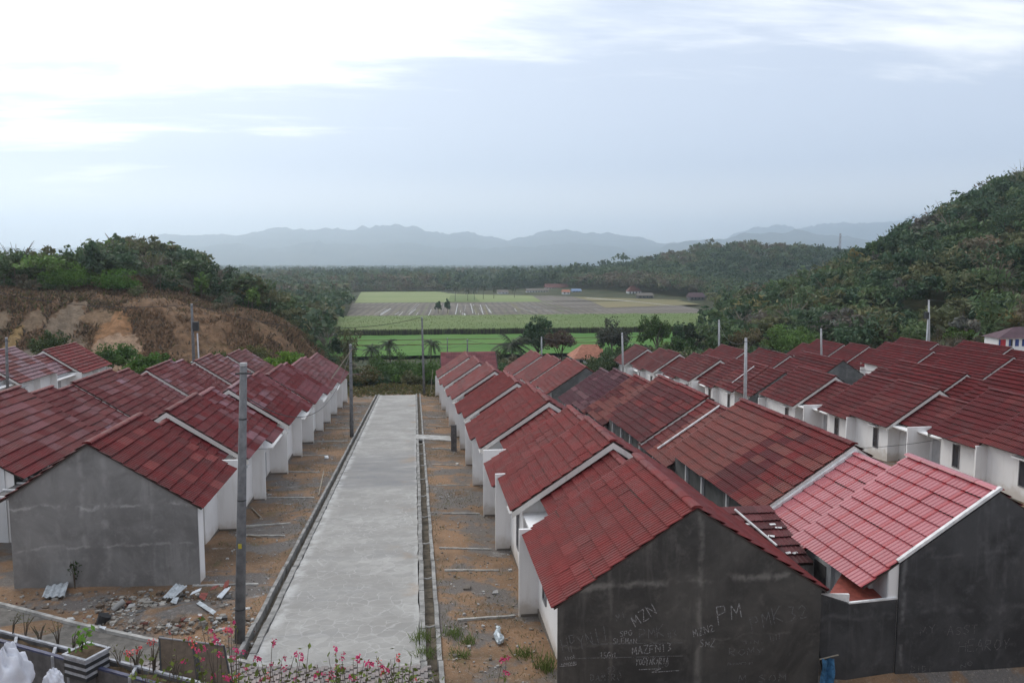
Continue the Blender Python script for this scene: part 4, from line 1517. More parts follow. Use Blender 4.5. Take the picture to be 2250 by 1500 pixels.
# small back wall with door seen in the gap behind the yard wall
gp = thing('yard_partition', 'pale partition wall with a brown door in the gap behind the yard wall', 'wall', (12.3, 24.2, -2.2))
MB().box(11.2, 13.25, 24.1, 24.25, -2.6, .12).build('wall_panel', 'dusty_plaster', gp)
dr = MB().box(11.75, 12.35, 24.05, 24.097, -2.2, .02).build('door', 'door_brown', gp)
MB().box(12.55, 12.7, 24.04, 24.096, -2.2, .08).build('post', 'white_plaster', gp)
MB().box(12.95, 13.1, 24.04, 24.096, -2.2, .08).build('post', 'white_plaster', gp)
# mossy lean-to roof between the two rows, with white stains and a white pipe
lr = thing('lean_to_roof', 'small mossy red lean-to roof with white stains behind the dark gable ridge', 'roof', (12.1, 24.3, 0.6))
lrb = MB().hexa([(11.0, 23.3, .06), (13.0, 23.3, .06), (13.0, 26.6, .98), (11.0, 26.6, .98), (11.0, 23.3, .11), (13.0, 23.3, .11), (13.0, 26.6, 1.03), (11.0, 26.6, 1.03)]).build('deck', 'lath_dark', lr)
tmesh = tile_mesh(.67, .50, 4, 'tile')
upd = Vector((0, 3.3, .92)).normalized()
mB = Matrix((Vector((1, 0, 0)), upd, Vector((1, 0, 0)).cross(upd))).transposed().to_4x4()
for c in range(7):
    for k in range(3):
        o = bpy.data.objects.new('tile', tmesh)
        COL.objects.link(o)
        o.parent = lr
        o.matrix_parent_inverse = PINV[lr.name]
        mmx = mB.copy()
        mmx.translation = Vector((11.0 + k * .67, 23.26, .12)) + upd * (c * .49)
        o.matrix_basis = mmx
        o.color = (*jitc((0.10, 0.028, 0.03), CR, .3), 1)
for k in range(9):
    pp = Vector((11.9 + RNG.uniform(-.4, .8), 23.3, .16)) + upd * RNG.uniform(.4, 2.3)
    q = MB().box(-.12 * RNG.uniform(.4, 1.4), .12, -.03, .03 + RNG.uniform(0, .05), 0, .012)
    o = q.build('white_stain', 'coping_white', lr)
    o.matrix_basis = Matrix.Translation(pp + Vector((0, 0, .03))) @ Matrix.Rotation(RNG.uniform(-.5, .5), 4, 'Z') @ Matrix.Rotation(.33, 4, 'X')
MB().tube([(11.5, 26.2, 1.08), (12.1, 24.1, .48)], .04, 8).build('white_pipe', 'coping_white', lr)

# white cement strips lying on two roofs
sr = thing('roof_joint_strip', 'pale mortar strip running down the banded red roof beside a small gable', 'mortar strip', (15, 41, 1.2))
for (p0, p1) in (((1560, 872), (1391, 980)),):
    pa = Vector((16.75, 42.2, 2.24))
    pb = Vector((13.5, 40.35, 0.10))
    MB().tube([(16.7, 40.45, 2.16), (13.2, 40.45, -.15)], .06, 6).build('strip', 'coping_white', sr)
sr = thing('roof_rod', 'white rod lying on the dark red roof of the far white fronted row', 'rod', (35, 79, -1))
pa, pb = Vector((XR3 - .5, 79.5, aglR3(77.6) - .33 + .10)), Vector((XR3 - 3.1, 79.2, aglR3(77.6) - TP * 3.1 + .10))
MB().tube([pa, pb], .05, 6).build('rod', 'coping_white', sr)

# chalk writing on the dark gables -----------------------------------------------------------
GL = {'A': [[(0, 0), (.5, 1), (1, 0)], [(.2, .4), (.8, .4)]], 'B': [[(0, 0), (0, 1), (.8, .85), (.7, .55), (0, .5), (.9, .3), (.7, 0), (0, 0)]],
      'D': [[(0, 0), (0, 1), (.8, .75), (.85, .3), (0, 0)]], 'E': [[(1, 1), (0, 1), (0, 0), (1, 0)], [(0, .5), (.8, .5)]],
      'F': [[(0, 0), (0, 1), (1, 1)], [(0, .5), (.7, .5)]], 'G': [[(1, .85), (.5, 1), (0, .6), (.1, .1), (.6, 0), (1, .25), (1, .5), (.6, .5)]],
      'H': [[(0, 0), (0, 1)], [(1, 0), (1, 1)], [(0, .5), (1, .5)]], 'I': [[(.5, 0), (.5, 1)]], 'J': [[(.8, 1), (.8, .2), (.4, 0), (0, .2)]],
      'K': [[(0, 0), (0, 1)], [(1, 1), (0, .45), (1, 0)]], 'L': [[(0, 1), (0, 0), (1, 0)]], 'M': [[(0, 0), (.1, 1), (.5, .35), (.9, 1), (1, 0)]],
      'N': [[(0, 0), (0, 1), (1, 0), (1, 1)]], 'O': [[(.5, 0), (0, .4), (.3, 1), (.8, .9), (1, .4), (.5, 0)]], 'P': [[(0, -.15), (.05, 1), (.8, .95), (.85, .6), (.1, .45)]],
      'R': [[(0, 0), (0, 1), (.8, .9), (.75, .6), (0, .5), (.9, 0)]], 'S': [[(1, .9), (.4, 1), (.05, .75), (.9, .35), (.6, 0), (0, .1)]],
      'T': [[(.5, 0), (.5, 1)], [(0, 1), (1, 1)]], 'W': [[(0, 1), (.25, 0), (.5, .7), (.75, 0), (1, 1)]], 'Y': [[(0, 1), (.5, .5), (1, 1)], [(.5, .5), (.4, -.1)]],
      'Z': [[(0, 1), (1, 1), (0, 0), (1, 0)]], '1': [[(.3, .8), (.5, 1), (.5, 0)]], '2': [[(0, .8), (.5, 1), (.9, .7), (0, 0), (1, 0)]], '3': [[(0, 1), (.8, .85), (.35, .5), (.85, .25), (0, 0)]],
      '4': [[(.7, 0), (.7, 1), (0, .35), (1, .35)]], '5': [[(1, 1), (.1, 1), (.1, .55), (.8, .5), (.8, .1), (0, 0)]], '6': [[(.9, 1), (.2, .6), (.1, .1), (.7, 0), (.8, .4), (.15, .4)]],
      '8': [[(.5, .5), (.1, .8), (.5, 1), (.9, .8), (.5, .5), (.1, .2), (.5, 0), (.9, .2), (.5, .5)]], ' ': [], '-': [[(0, .5), (1, .45)]]}


def chalk(parent, yw_, text, p0, p1, h, wdth=.022, mt='chalk', seed=0):
    """write text on a wall at y = yw_ from pixel p0 to pixel p1 (baseline)"""
    r = random.Random(seed)
    a, b = atY(*p0, yw_), atY(*p1, yw_)
    d = (b - a) / max(1, len(text))
    q = MB()
    upz = Vector((-d.z, 0, d.x)).normalized()
    for i, ch in enumerate(text):
        o = a + d * i
        hh = h * r.uniform(.85, 1.15)
        for st in GL.get(ch, []):
            pts = []
            for (u_, v_) in st:
                P = o + d * (u_ * .72 + .1) + upz * (v_ * hh) + Vector((r.uniform(-.02, .02), 0, r.uniform(-.02, .02))) * h * 1.5
                pts.append(P)
            for j in range(len(pts) - 1):
                e = (pts[j + 1] - pts[j])
                if e.length < 1e-4:
                    continue
                nn = Vector((-e.z, 0, e.x)).normalized() * wdth * .5
                q.add([(P_.x, yw_, P_.z) for P_ in (pts[j] - nn, pts[j + 1] - nn, pts[j + 1] + nn, pts[j] + nn)], [(0, 1, 2, 3)])
    return q.build('chalk_writing', mt, parent)


r1 = [o for o in COL.objects if o.get('label', '').startswith('near right house')][0]
YW = 19.84 - .06 - .004
for i, (t, p0, p1, h, wd, mt) in enumerate([
        ('PM', (1575, 1368), (1635, 1355), .42, .026, 'chalk'), ('PMK', (1650, 1385), (1725, 1362), .42, .024, 'chalk_faint'), ('32', (1735, 1365), (1778, 1352), .4, .022, 'chalk_faint'),
        ('MZN', (1395, 1378), (1447, 1345), .34, .024, 'chalk'), ('MI', (1355, 1364), (1378, 1356), .20, .018, 'chalk_faint'),
        ('SPG', (1362, 1398), (1390, 1394), .15, .018, 'chalk'), ('SLEMAN', (1346, 1414), (1400, 1412), .15, .018, 'chalk'), ('PMK', (1404, 1405), (1462, 1396), .32, .022, 'chalk_faint'),
        ('83', (1466, 1402), (1490, 1398), .2, .018, 'chalk_faint'), ('MZN2', (1524, 1400), (1572, 1384), .22, .02, 'chalk'), ('SMZ', (1536, 1420), (1572, 1420), .2, .02, 'chalk'),
        ('HPYNII', (1236, 1434), (1342, 1405), .40, .022, 'chalk_faint'), ('MAZFN13', (1388, 1438), (1478, 1428), .22, .024, 'chalk'),
        ('YOGYAKARTA', (1396, 1460), (1470, 1458), .19, .02, 'chalk'), ('EJ7', (1446, 1466), (1486, 1460), .22, .02, 'chalk_faint'),
        ('15GYL', (1318, 1446), (1358, 1444), .16, .02, 'chalk'), ('JAYA', (1238, 1450), (1264, 1446), .10, .016, 'chalk'), ('ANWAR', (1232, 1461), (1266, 1458), .07, .016, 'chalk'),
        ('S3', (1334, 1476), (1354, 1474), .16, .018, 'chalk_faint'), ('DAMIRO', (1296, 1496), (1366, 1493), .2, .02, 'chalk_faint'),
        ('PRIHANTO BY', (1598, 1460), (1656, 1458), .06, .014, 'chalk_faint'), ('1111', (1690, 1408), (1716, 1404), .2, .018, 'chalk_faint'), ('SINI', (1632, 1414), (1680, 1412), .08, .014, 'chalk_faint'),
        ('ROMY', (1600, 1440), (1680, 1436), .2, .02, 'chalk_faint'), ('MUSOM', (1620, 1499), (1730, 1496), .22, .02, 'chalk_faint')]):
    chalk(r1, YW, t, p0, p1, h, wd, mt, i)
# underline flourishes
for pts in ([(1404, 1470), (1452, 1468), (1432, 1476), (1492, 1472)], [(1230, 1463), (1266, 1460), (1265, 1452)], [(1300, 1414), (1500, 1411)], [(1240, 1446), (1500, 1440)]):
    q = MB()
    P = [atY(*p_, YW) for p_ in pts]
    for j in range(len(P) - 1):
        e = P[j + 1] - P[j]
        nn = Vector((-e.z, 0, e.x)).normalized() * .011
        q.add([(p_.x, YW, p_.z) for p_ in (P[j] - nn, P[j + 1] - nn, P[j + 1] + nn, P[j] + nn)], [(0, 1, 2, 3)])
    q.build('chalk_line', 'chalk' if len(pts) > 2 else 'chalk_faint', r1)
YW2 = 20.0 - .06 - .004
for i, (t, p0, p1, h, wd, mt) in enumerate([('GIEWA', (1877, 1385), (1960, 1372), .18, .018, 'chalk_faint'), ('CHEAROY', (2085, 1432), (2220, 1425), .32, .018, 'chalk_faint'),
                                             ('ASST', (2080, 1395), (2150, 1390), .24, .016, 'chalk_faint'), ('MY', (2020, 1395), (2060, 1385), .2, .016, 'chalk_faint'), ('DIDI', (2000, 1478), (2050, 1474), .2, .016, 'chalk_faint'), ('NO', (2110, 1468), (2140, 1460), .14, .02, 'chalk_faint')]):
    if p0[0] > 1975:
        chalk(pink, YW2, t, p0, p1, h, wd, mt, 50 + i)

# framed sheet canopy in the gap between the two left rows
gc = thing('gap_canopy', 'dark sheet canopy with white battens in the gap behind the light grey gable', 'canopy', (-16.4, 35.5, -1.8))
MB().hexa([(-17.6, 33.6, .30), (-15.0, 33.6, .10), (-15.0, 38.6, -.05), (-17.6, 38.6, .15), (-17.6, 33.6, .33), (-15.0, 33.6, .13), (-15.0, 38.6, -.02), (-17.6, 38.6, .18)]).build('sheet', 'planter_grey', gc)
for yy in (33.7, 34.8, 36.0, 37.2, 38.4):
    dz_ = -(yy - 33.6) * .03
    MB().hexa([(-17.6, yy, .34 + dz_), (-15.0, yy, .14 + dz_), (-15.0, yy + .07, .14 + dz_), (-17.6, yy + .07, .34 + dz_), (-17.6, yy, .41 + dz_), (-15.0, yy, .21 + dz_), (-15.0, yy + .07, .21 + dz_), (-17.6, yy + .07, .41 + dz_)]).build('batten', 'coping_white', gc)
for xx, yy in ((-17.5, 33.7), (-15.1, 38.4), (-17.5, 38.4)):
    MB().tube([(xx, yy, gz1(xx, yy) - .2), (xx, yy, .15)], .05, 6).build('post', 'white_metal', gc)

# ------------------------------------------------------------------ vegetation
def rand_dirs(n_, g):
    v = g.normal(size=(n_, 3))
    return v / np.linalg.norm(v, axis=1, keepdims=True)


def leaf_quads(P, size, g, flat=0.0, aspect=0.55, droop=0.0):
    """random leaf-shaped quads at points P"""
    n_ = len(P)
    nrm = rand_dirs(n_, g)
    nrm[:, 2] += flat
    nrm /= np.linalg.norm(nrm, axis=1, keepdims=True)
    t = rand_dirs(n_, g)
    t[:, 2] -= droop
    u = np.cross(nrm, t)
    u /= np.linalg.norm(u, axis=1, keepdims=True) + 1e-9
    v = np.cross(nrm, u)
    s_ = (size * g.uniform(.6, 1.4, n_))[:, None]
    a = u * s_ * .5
    b = v * s_ * .5 * aspect
    Q = np.stack([P - a, P - b * 1.0, P + a, P + b * 1.0], 1)
    return Q.reshape(-1, 3)


def crown_pts(n_, clumps, R, g, lo=-0.5, shell=0.55, cr=0.33):
    d = rand_dirs(clumps, g)
    d[:, 2] = np.where(d[:, 2] < lo, -d[:, 2] * .4, d[:, 2])
    rad = g.uniform(shell, 1.0, clumps)
    C = d * rad[:, None] * np.array(R) * (1 - cr * .6)
    k = g.integers(0, clumps, n_)
    off = rand_dirs(n_, g) * (g.uniform(0.25, 1, n_) ** .6)[:, None]
    csz = g.uniform(.6, 1.25, clumps)
    P = C[k] + off * (np.array(R) * cr)[None, :] * csz[k][:, None]
    return P, k


def tint_for(k, clumps, base, g, cv=.22, lv=.14):
    cf = g.uniform(1 - cv, 1 + cv, clumps)
    hue = g.uniform(-.10, .10, clumps)
    b = np.array(base)[None, :]
    c = b * cf[k][:, None] * g.uniform(1 - lv, 1 + lv, len(k))[:, None]
    c[:, 0] *= 1 + hue[k]
    return np.repeat(np.clip(c, .004, .9), 4, 0)


LS = 1.0


def make_variant(kind, n_, g):
    """crown of unit height scale: returns (V, tint-factor) centred above the origin, plus trunk info"""
    if kind == 'round':
        P, k = crown_pts(n_, 16, (.46, .46, .38), g)
        P[:, 2] += .62
        V = leaf_quads(P, .105 * LS, g, .3)
    elif kind == 'tall':
        P, k = crown_pts(n_, 16, (.28, .28, .46), g)
        P[:, 2] += .56
        V = leaf_quads(P, .105 * LS, g, .2)
    elif kind == 'wide':
        P, k = crown_pts(n_, 20, (.62, .62, .26), g)
        P[:, 2] += .7
        V = leaf_quads(P, .105 * LS, g, .5)
    elif kind == 'shrub':
        P, k = crown_pts(n_, 14, (.62, .62, .5), g, -.1)
        P[:, 2] = np.abs(P[:, 2] + .35)
        V = leaf_quads(P, .13 * LS, g, .1)
    elif kind == 'bamboo':
        m_ = 14
        k = g.integers(0, m_, n_)
        ang = g.uniform(0, 6.28, m_)
        out = g.uniform(.15, .5, m_)
        t = g.uniform(.25, 1, n_)
        P = np.stack([np.cos(ang[k]) * out[k] * t ** 2, np.sin(ang[k]) * out[k] * t ** 2, t * (1.05 - out[k] * .35)], 1)
        P += g.normal(size=P.shape) * .045
        V = leaf_quads(P, .13, g, 0, .3, .6)
    elif kind == 'palm':
        nf = 13
        Vs, ks = [], []
        for f in range(nf):
            a = f / nf * 6.28 + g.uniform(-.2, .2)
            el = g.uniform(-.35, .95)
            m_ = max(2, n_ // nf)
            t = np.linspace(.1, 1, m_)
            L = .34
            r_ = L * t * math.cos(el * .8)
            z = .80 + L * (t * math.sin(el) - .62 * t ** 2 * (1.1 - el * .3))
            d = np.array([math.cos(a), math.sin(a)])
            side = np.array([-d[1], d[0]])
            for j in range(m_ - 1):
                wd = .075 * (1 - .5 * t[j])
                for sgn in (-1, 1):
                    p0 = np.array([*(d * r_[j]), z[j]])
                    p1 = np.array([*(d * r_[j + 1]), z[j + 1]])
                    o0 = np.array([*(side * sgn * wd), -.05])
                    Vs.append([p0, p1, p1 + o0, p0 + o0 * .9])
                    ks.append(f)
        V = np.array(Vs).reshape(-1, 3)
        k = np.array(ks)
    elif kind == 'bare':
        m_ = n_
        a = g.uniform(0, 6.28, m_)
        h = g.uniform(.2, .75, m_)
        L = g.uniform(.18, .42, m_)
        el = g.uniform(.35, 1.25, m_)
        r0 = (h - .2) * .25
        P0 = np.stack([np.cos(a) * r0, np.sin(a) * r0, h], 1)
        D = np.stack([np.cos(a) * np.cos(el), np.sin(a) * np.cos(el), np.sin(el)], 1)
        P1 = P0 + D * L[:, None]
        s_ = np.cross(D, rand_dirs(m_, g))
        s_ = s_ / np.linalg.norm(s_, axis=1, keepdims=True) * .006
        V = np.stack([P0 - s_ * 1.6, P1 - s_ * .5, P1 + s_ * .5, P0 + s_ * 1.6], 1).reshape(-1, 3)
        k = g.integers(0, 10, m_)
    nc = int(k.max()) + 1
    f = g.uniform(.80, 1.2, nc)[k] * g.uniform(.86, 1.14, len(k))
    hue = g.uniform(-.12, .12, nc)[k]
    T = np.stack([f * (1 + hue), f, f * (1 - .3 * hue)], 1)
    return V, np.repeat(T, 4, 0)


VG = np.random.default_rng(5)


def variants(n_, kinds, each=3):
    return {kd: [make_variant(kd, n_ if kd != 'bare' else max(14, n_ // 4), VG) for _ in range(each)] for kd in kinds}


def forest(name, spots, label, vars_, cat='forest', trunk=0.5):
    """spots: (x, y, z, height, kind, colour). One mass of foliage that cannot be counted."""
    Vs, Ts = [], []
    for (x, y, z, h, kd, c) in spots:
        vs_ = vM if (vars_ is vN and y > 205) else vars_
        V, T = vs_[kd][VG.integers(0, len(vs_[kd]))]
        a = VG.uniform(0, 6.28)
        ca, sa = math.cos(a), math.sin(a)
        W = V.copy()
        sxy = h * VG.uniform(.85, 1.2)
        W[:, 0], W[:, 1] = (V[:, 0] * ca - V[:, 1] * sa) * sxy, (V[:, 0] * sa + V[:, 1] * ca) * sxy
        W[:, 2] *= h
        W += np.array([x, y, z])
        Vs.append(W)
        Ts.append(T * np.array(c)[None, :])
        if VG.random() < trunk and kd not in ('shrub',):
            tw = h * .016 * VG.uniform(.7, 1.3)
            b = VG.uniform(0, 3.14)
            dx, dy = math.cos(b) * tw, math.sin(b) * tw
            lx, ly = VG.normal() * .03 * h, VG.normal() * .03 * h
            top = h * .75
            for (ex, ey) in ((dx, dy), (-dy, dx)):
                Vs.append(np.array([(x - ex, y - ey, z - .5), (x + ex, y + ey, z - .5), (x + lx + ex * .5, y + ly + ey * .5, z + top), (x + lx - ex * .5, y + ly - ey * .5, z + top)]))
                tc_ = np.array([.13, .11, .085]) * VG.uniform(.6, 1.5)
                Ts.append(np.tile(tc_, (4, 1)))
    V = np.concatenate(Vs)
    T = np.clip(np.concatenate(Ts), .003, .9)
    o = link(name, np_mesh(name, V, quads_idx(len(V) // 4), 'leaf', T))
    tag(o, label, cat, kind='stuff')
    return o


def pick(items, g):
    r = g.random() * sum(w_ for _, w_ in items)
    for it, w_ in items:
        r -= w_
        if r <= 0:
            return it
    return items[-1][0]


DARK, MID, OLIVE, BROWN, YEL, BRIGHT, GREY = (.050, .086, .042), (.080, .122, .050), (.118, .126, .058), (.140, .118, .076), (.18, .15, .055), (.11, .185, .04), (.125, .114, .094)

# left wooded hill
LS = 1.3
vM = variants(210, ['round', 'tall', 'wide', 'shrub', 'bamboo', 'bare'], 4)
LS = 1.0
vN = variants(430, ['round', 'tall', 'wide', 'shrub', 'bamboo', 'bare'], 4)
sp_ = []
g = VG
for i in range(1450):
    x, y = g.uniform(-175, -14), g.uniform(139, 330)
    if (x > -30 and y < 178) or (x > -38 and y > 195):
        continue
    if x > -18 - (330 - y) * .02 and y > 225:
        continue
    if x > -52 and y < 152 and g.random() < .75:
        continue
    z = gz1(x, y)
    if z < -17.5 and x > -24:
        continue
    nearb = smooth(165, 139, y)
    if g.random() < nearb * .8:
        kd = pick([('shrub', 5), ('bare', 2), ('round', 1), ('bamboo', .8)], g)
        h = g.uniform(1.6, 4.2)
        c = pick([(OLIVE, 3), (YEL, 1), (BROWN, 2), (BRIGHT, 1.2), (MID, 2)], g)
    else:
        kd = pick([('round', 4), ('tall', 1.5), ('wide', 2), ('shrub', 1), ('bare', 1.4), ('bamboo', 1)], g)
        h = g.uniform(5.0, 9.5)
        if kd == 'shrub':
            h *= .55
        c = pick([(DARK, 2.5), (MID, 4.5), (OLIVE, 2.4), (GREY, .5), (BROWN, .3), (BRIGHT, .8)], g)
    if kd == 'bare':
        c = (.13, .11, .09)
    sp_.append((x, y, z - .3, h, kd, c))
forest('wooded_hill', sp_, 'dark wooded hill rising behind the brown earth bank on the left', vN, 'woodland')

# right wooded hill
sp_ = []
for i in range(3100):
    x, y = g.uniform(38, 330), g.uniform(128, 345)
    if x < 60 + (y - 128) * .12 and g.random() < .35:
        continue
    # skip what the frame can never show
    ang = math.degrees(math.atan2(x, y))
    if ang > 46:
        continue
    pxl_ = 1125 + 1700 * math.tan(math.radians(ang) - YAW)
    if 1650 < pxl_ < 1825 and y < 158:
        continue
    if pxl_ < 1585 + (g.random() - .5) * 50 - max(0, 150 - y) * 5:
        continue
    z = gz1(x, y)
    low_ = smooth(205, 140, y)
    if g.random() < low_ * .85:
        kd = pick([('shrub', 3.5), ('bare', 2.2), ('round', 1), ('tall', .7)], g)
        h = g.uniform(2.2, 5.5)
        c = pick([(OLIVE, 3), (YEL, 1.8), (BROWN, 3), (MID, 1.4), (BRIGHT, .35)], g)
    else:
        kd = pick([('round', 4), ('tall', 1.5), ('wide', 2), ('bare', 1.0), ('bamboo', 2.2), ('shrub', .6)], g)
        h = g.uniform(6.5, 13.0)
        if kd == 'shrub':
            h *= .5
        c = pick([(DARK, 4.5), (MID, 4), (OLIVE, 2.6), (BROWN, .35), (GREY, .3), (YEL, .15)], g)
    if kd == 'bare':
        c = (.135, .115, .085)
    sp_.append((x, y, z - .3, h, kd, tuple(v_ * 1.12 for v_ in c)))
forest('wooded_hillside', sp_, 'dark forested hillside climbing to the right picture edge', vN, 'woodland')

# trees at the left end of the fields and along the far side of the plain
LS = 1.55
vF = variants(84, ['round', 'tall', 'wide', 'palm', 'shrub'], 5)
sp_ = []
for i in range(520):
    y = g.uniform(222, 520)
    pxl = g.uniform(520, 705 + (y - 222) * .24)
    x = xs_at(pxl, y)
    kd = pick([('round', 4), ('tall', 2), ('wide', 2), ('palm', 2)], g)
    h = g.uniform(7, 15)
    sp_.append((x, y, min(gz1(x, y), -13) - .3, h, kd, pick([(DARK, 3), (MID, 4), (OLIVE, 3), (YEL, .6)], g)))
forest('valley_trees', sp_, 'dark tree belt closing the left end of the green fields', vF, 'woodland', .15)
sp_ = []


def tree_col(x, y):
    v_ = float(fbm(x * .011, y * .006, 51, 3)) * 2.4 + .5 + g.normal() * .16
    return DARK if v_ < .45 else MID if v_ < .78 else OLIVE if v_ < 1.02 else BROWN


def belt(n_, y0, y1, p0, p1, kinds, hlo, hhi, pw=1.0):
    for i in range(n_):
        y = y0 + g.random() ** pw * (y1 - y0)
        pxl = g.uniform(p0, p1)
        if y < 768 and 765 < pxl < 1545 - max(0, y - 560) * 1.9:
            continue
        x = xs_at(pxl, y)
        z = gz1(x, y) if y < 1195 else -18
        sp_.append((x, y, z - .3, g.uniform(hlo, hhi), pick(kinds, g), tree_col(x, y)))
KF = [('round', 4), ('tall', 2), ('wide', 2), ('palm', 3.5)]
belt(520, 770, 880, 480, 1300, KF, 8, 21)
belt(1500, 560, 860, 1230, 2080, KF, 9, 15)
belt(520, 470, 640, 1560, 1900, KF, 9, 15)
belt(700, 600, 760, 1240, 1620, KF, 8, 14)
belt(500, 520, 900, 380, 760, KF, 10, 16)
belt(1500, 860, 1600, 250, 2200, [('round', 4), ('tall', 1.5), ('wide', 3), ('palm', 1)], 10, 24)
belt(420, 768, 800, 560, 1300, [('shrub', 3), ('round', 1)], 6, 10)
belt(700, 640, 900, 1280, 2050, [('shrub', 3), ('round', 1)], 5, 9)
forest('valley_forest', sp_, 'wide tree belt with coconut palms beyond the fields and over the low rise', vF, 'woodland', .04)
vD = variants(26, ['round', 'wide', 'tall'], 5)
sp_ = []
for i in range(6500):
    y = 1550 + g.random() ** 1.5 * 3600
    x = xs_at(g.uniform(-150, 2400), y)
    sp_.append((x, y, -18.3, g.uniform(13, 22), pick([('round', 3), ('wide', 3), ('tall', 1)], g), pick([(DARK, 5), (MID, 3), (OLIVE, 2)], g)))
forest('distant_forest', sp_, 'hazy flat forest stretching to the foot of the mountains', vD, 'woodland', 0)

# cane blades standing on the field and its dark front edge
n_ = 9000
Y = g.uniform(301, 384, n_)
X = np.array([xs_at(p_, y_) for p_, y_ in zip(g.uniform(650, 1640, n_), Y)])
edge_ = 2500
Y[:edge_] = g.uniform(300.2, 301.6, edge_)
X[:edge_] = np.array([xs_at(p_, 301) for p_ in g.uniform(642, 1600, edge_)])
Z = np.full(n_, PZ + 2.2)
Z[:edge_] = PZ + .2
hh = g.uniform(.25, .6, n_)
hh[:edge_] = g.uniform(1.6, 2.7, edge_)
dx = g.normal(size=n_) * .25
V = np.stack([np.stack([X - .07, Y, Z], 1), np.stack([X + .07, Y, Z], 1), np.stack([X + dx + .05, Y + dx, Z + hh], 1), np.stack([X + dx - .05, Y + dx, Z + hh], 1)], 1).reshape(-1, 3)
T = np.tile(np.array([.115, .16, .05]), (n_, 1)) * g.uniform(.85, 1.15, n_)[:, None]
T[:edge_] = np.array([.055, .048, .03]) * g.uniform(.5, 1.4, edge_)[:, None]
tag(link('sugar_cane', np_mesh('sugar_cane', V, quads_idx(n_), 'leaf', np.repeat(T, 4, 0))), 'tall green cane with a dark front edge in the middle field', 'cane', kind='stuff')

# dry grass and scrub on the earth bank
n_ = 85000
X, Y = g.uniform(-100, -16, n_), g.uniform(114, 172, n_)
Zb = bank_z(X, Y)
dens = fbm(X * .09, Y * .12, 77, 4)
scar = np.zeros(n_, bool)
for (sx_, sz_, rx_, rz_, _c) in SCARS:
    scar |= ((X - sx_) / rx_) ** 2 + ((Zb - sz_) / rz_) ** 2 + fbm(X * .6, Zb * .6, 5) * 1.5 < .95
keep = ((dens > -.07) | (g.random(n_) < .12)) & ~(scar & (Y < 136))
X, Y, Zb = X[keep], Y[keep], Zb[keep]
n_ = len(X)
hh = g.uniform(.2, .65, n_)
a = g.uniform(0, 3.14, n_)
wx, wy = np.cos(a) * .11, np.sin(a) * .11
lx = g.normal(size=n_) * .35
V = np.stack([np.stack([X - wx, Y - wy, Zb - .1], 1), np.stack([X + wx, Y + wy, Zb - .1], 1), np.stack([X + lx + wx * .8, Y + wy, Zb + hh], 1), np.stack([X + lx - wx * .8, Y - wy, Zb + hh], 1)], 1).reshape(-1, 3)
pal = np.array([(.235, .15, .092), (.175, .115, .072), (.10, .075, .05), (.11, .105, .042), (.27, .185, .12)])
cc = pal[np.clip((fbm(X * .05, Y * .05, 12, 3) * 6 + 2 + g.normal(size=n_) * .9).astype(int), 0, 4)] * g.uniform(.7, 1.25, n_)[:, None]
tag(link('dry_bank_grass', np_mesh('dry_bank_grass', V, quads_idx(n_), 'leaf', np.repeat(cc, 4, 0))), 'dry brown grass covering the earth bank on the left', 'grass', kind='stuff')

# weeds past the end of the street
n_ = 15000
X, Y = g.uniform(-17, 10, n_), 104 + g.random(n_) ** .8 * 45
keep = ~((X > -5.6) & (X < 1.0) & (Y < 107))
X, Y = X[keep], Y[keep]
n_ = len(X)
Zb = gz(X, Y)
hh = g.uniform(.15, .75, n_) * (.35 + smooth(106, 118, Y) * np.clip(.35 + 2.2 * fbm(X * .22, Y * .22, 4), .1, 1.6))
a = g.uniform(0, 3.14, n_)
wx, wy = np.cos(a) * .13, np.sin(a) * .13
lx = g.normal(size=n_) * .25
V = np.stack([np.stack([X - wx, Y - wy, Zb - .1], 1), np.stack([X + wx, Y + wy, Zb - .1], 1), np.stack([X + lx + wx, Y + wy, Zb + hh], 1), np.stack([X + lx - wx, Y - wy, Zb + hh], 1)], 1).reshape(-1, 3)
pal = np.array([(.085, .085, .03), (.13, .11, .045), (.16, .12, .06), (.07, .075, .03), (.13, .13, .045)])
cc = pal[g.integers(0, 5, n_)] * g.uniform(.7, 1.25, n_)[:, None]
tag(link('weeds', np_mesh('weeds', V, quads_idx(n_), 'leaf', np.repeat(cc, 4, 0))), 'rank brown and green weeds past the far end of the street', 'weeds', kind='stuff')

# sparse dry grass in the front plots
n_ = 26000
side = g.random(n_) < .5
X = np.where(side, g.uniform(-9.0, -5.5, n_), g.uniform(.75, 4.4, n_))
Y = 19 + g.random(n_) ** 1.1 * 86
dens = fbm(X * .45, Y * .45, 31, 5)
edgeb = np.exp(-((X + 5.7) / .35) ** 2) + np.exp(-((X - .95) / .3) ** 2)
keep = (dens + edgeb * .16 > .055)
X, Y = X[keep], Y[keep]
n_ = len(X)
Zb = gz(X, Y)
hh = g.uniform(.02, .10, n_)
a = g.uniform(0, 3.14, n_)
wx, wy = np.cos(a) * .014, np.sin(a) * .014
lx, ly = g.normal(size=n_) * .07, g.normal(size=n_) * .07
V = np.stack([np.stack([X - wx, Y - wy, Zb - .04], 1), np.stack([X + wx, Y + wy, Zb - .04], 1), np.stack([X + lx + wx * .3, Y + ly, Zb + hh], 1), np.stack([X + lx - wx * .3, Y + ly, Zb + hh], 1)], 1).reshape(-1, 3)
pal = np.array([(.22, .17, .09), (.17, .14, .07), (.11, .115, .045), (.085, .11, .035), (.25, .19, .11)])
cc = pal[g.integers(0, 5, n_)] * g.uniform(.7, 1.25, n_)[:, None]
tag(link('yard_grass', np_mesh('yard_grass', V, quads_idx(n_), 'leaf', np.repeat(cc, 4, 0))), 'sparse dry grass in the bare front plots', 'grass', kind='stuff')


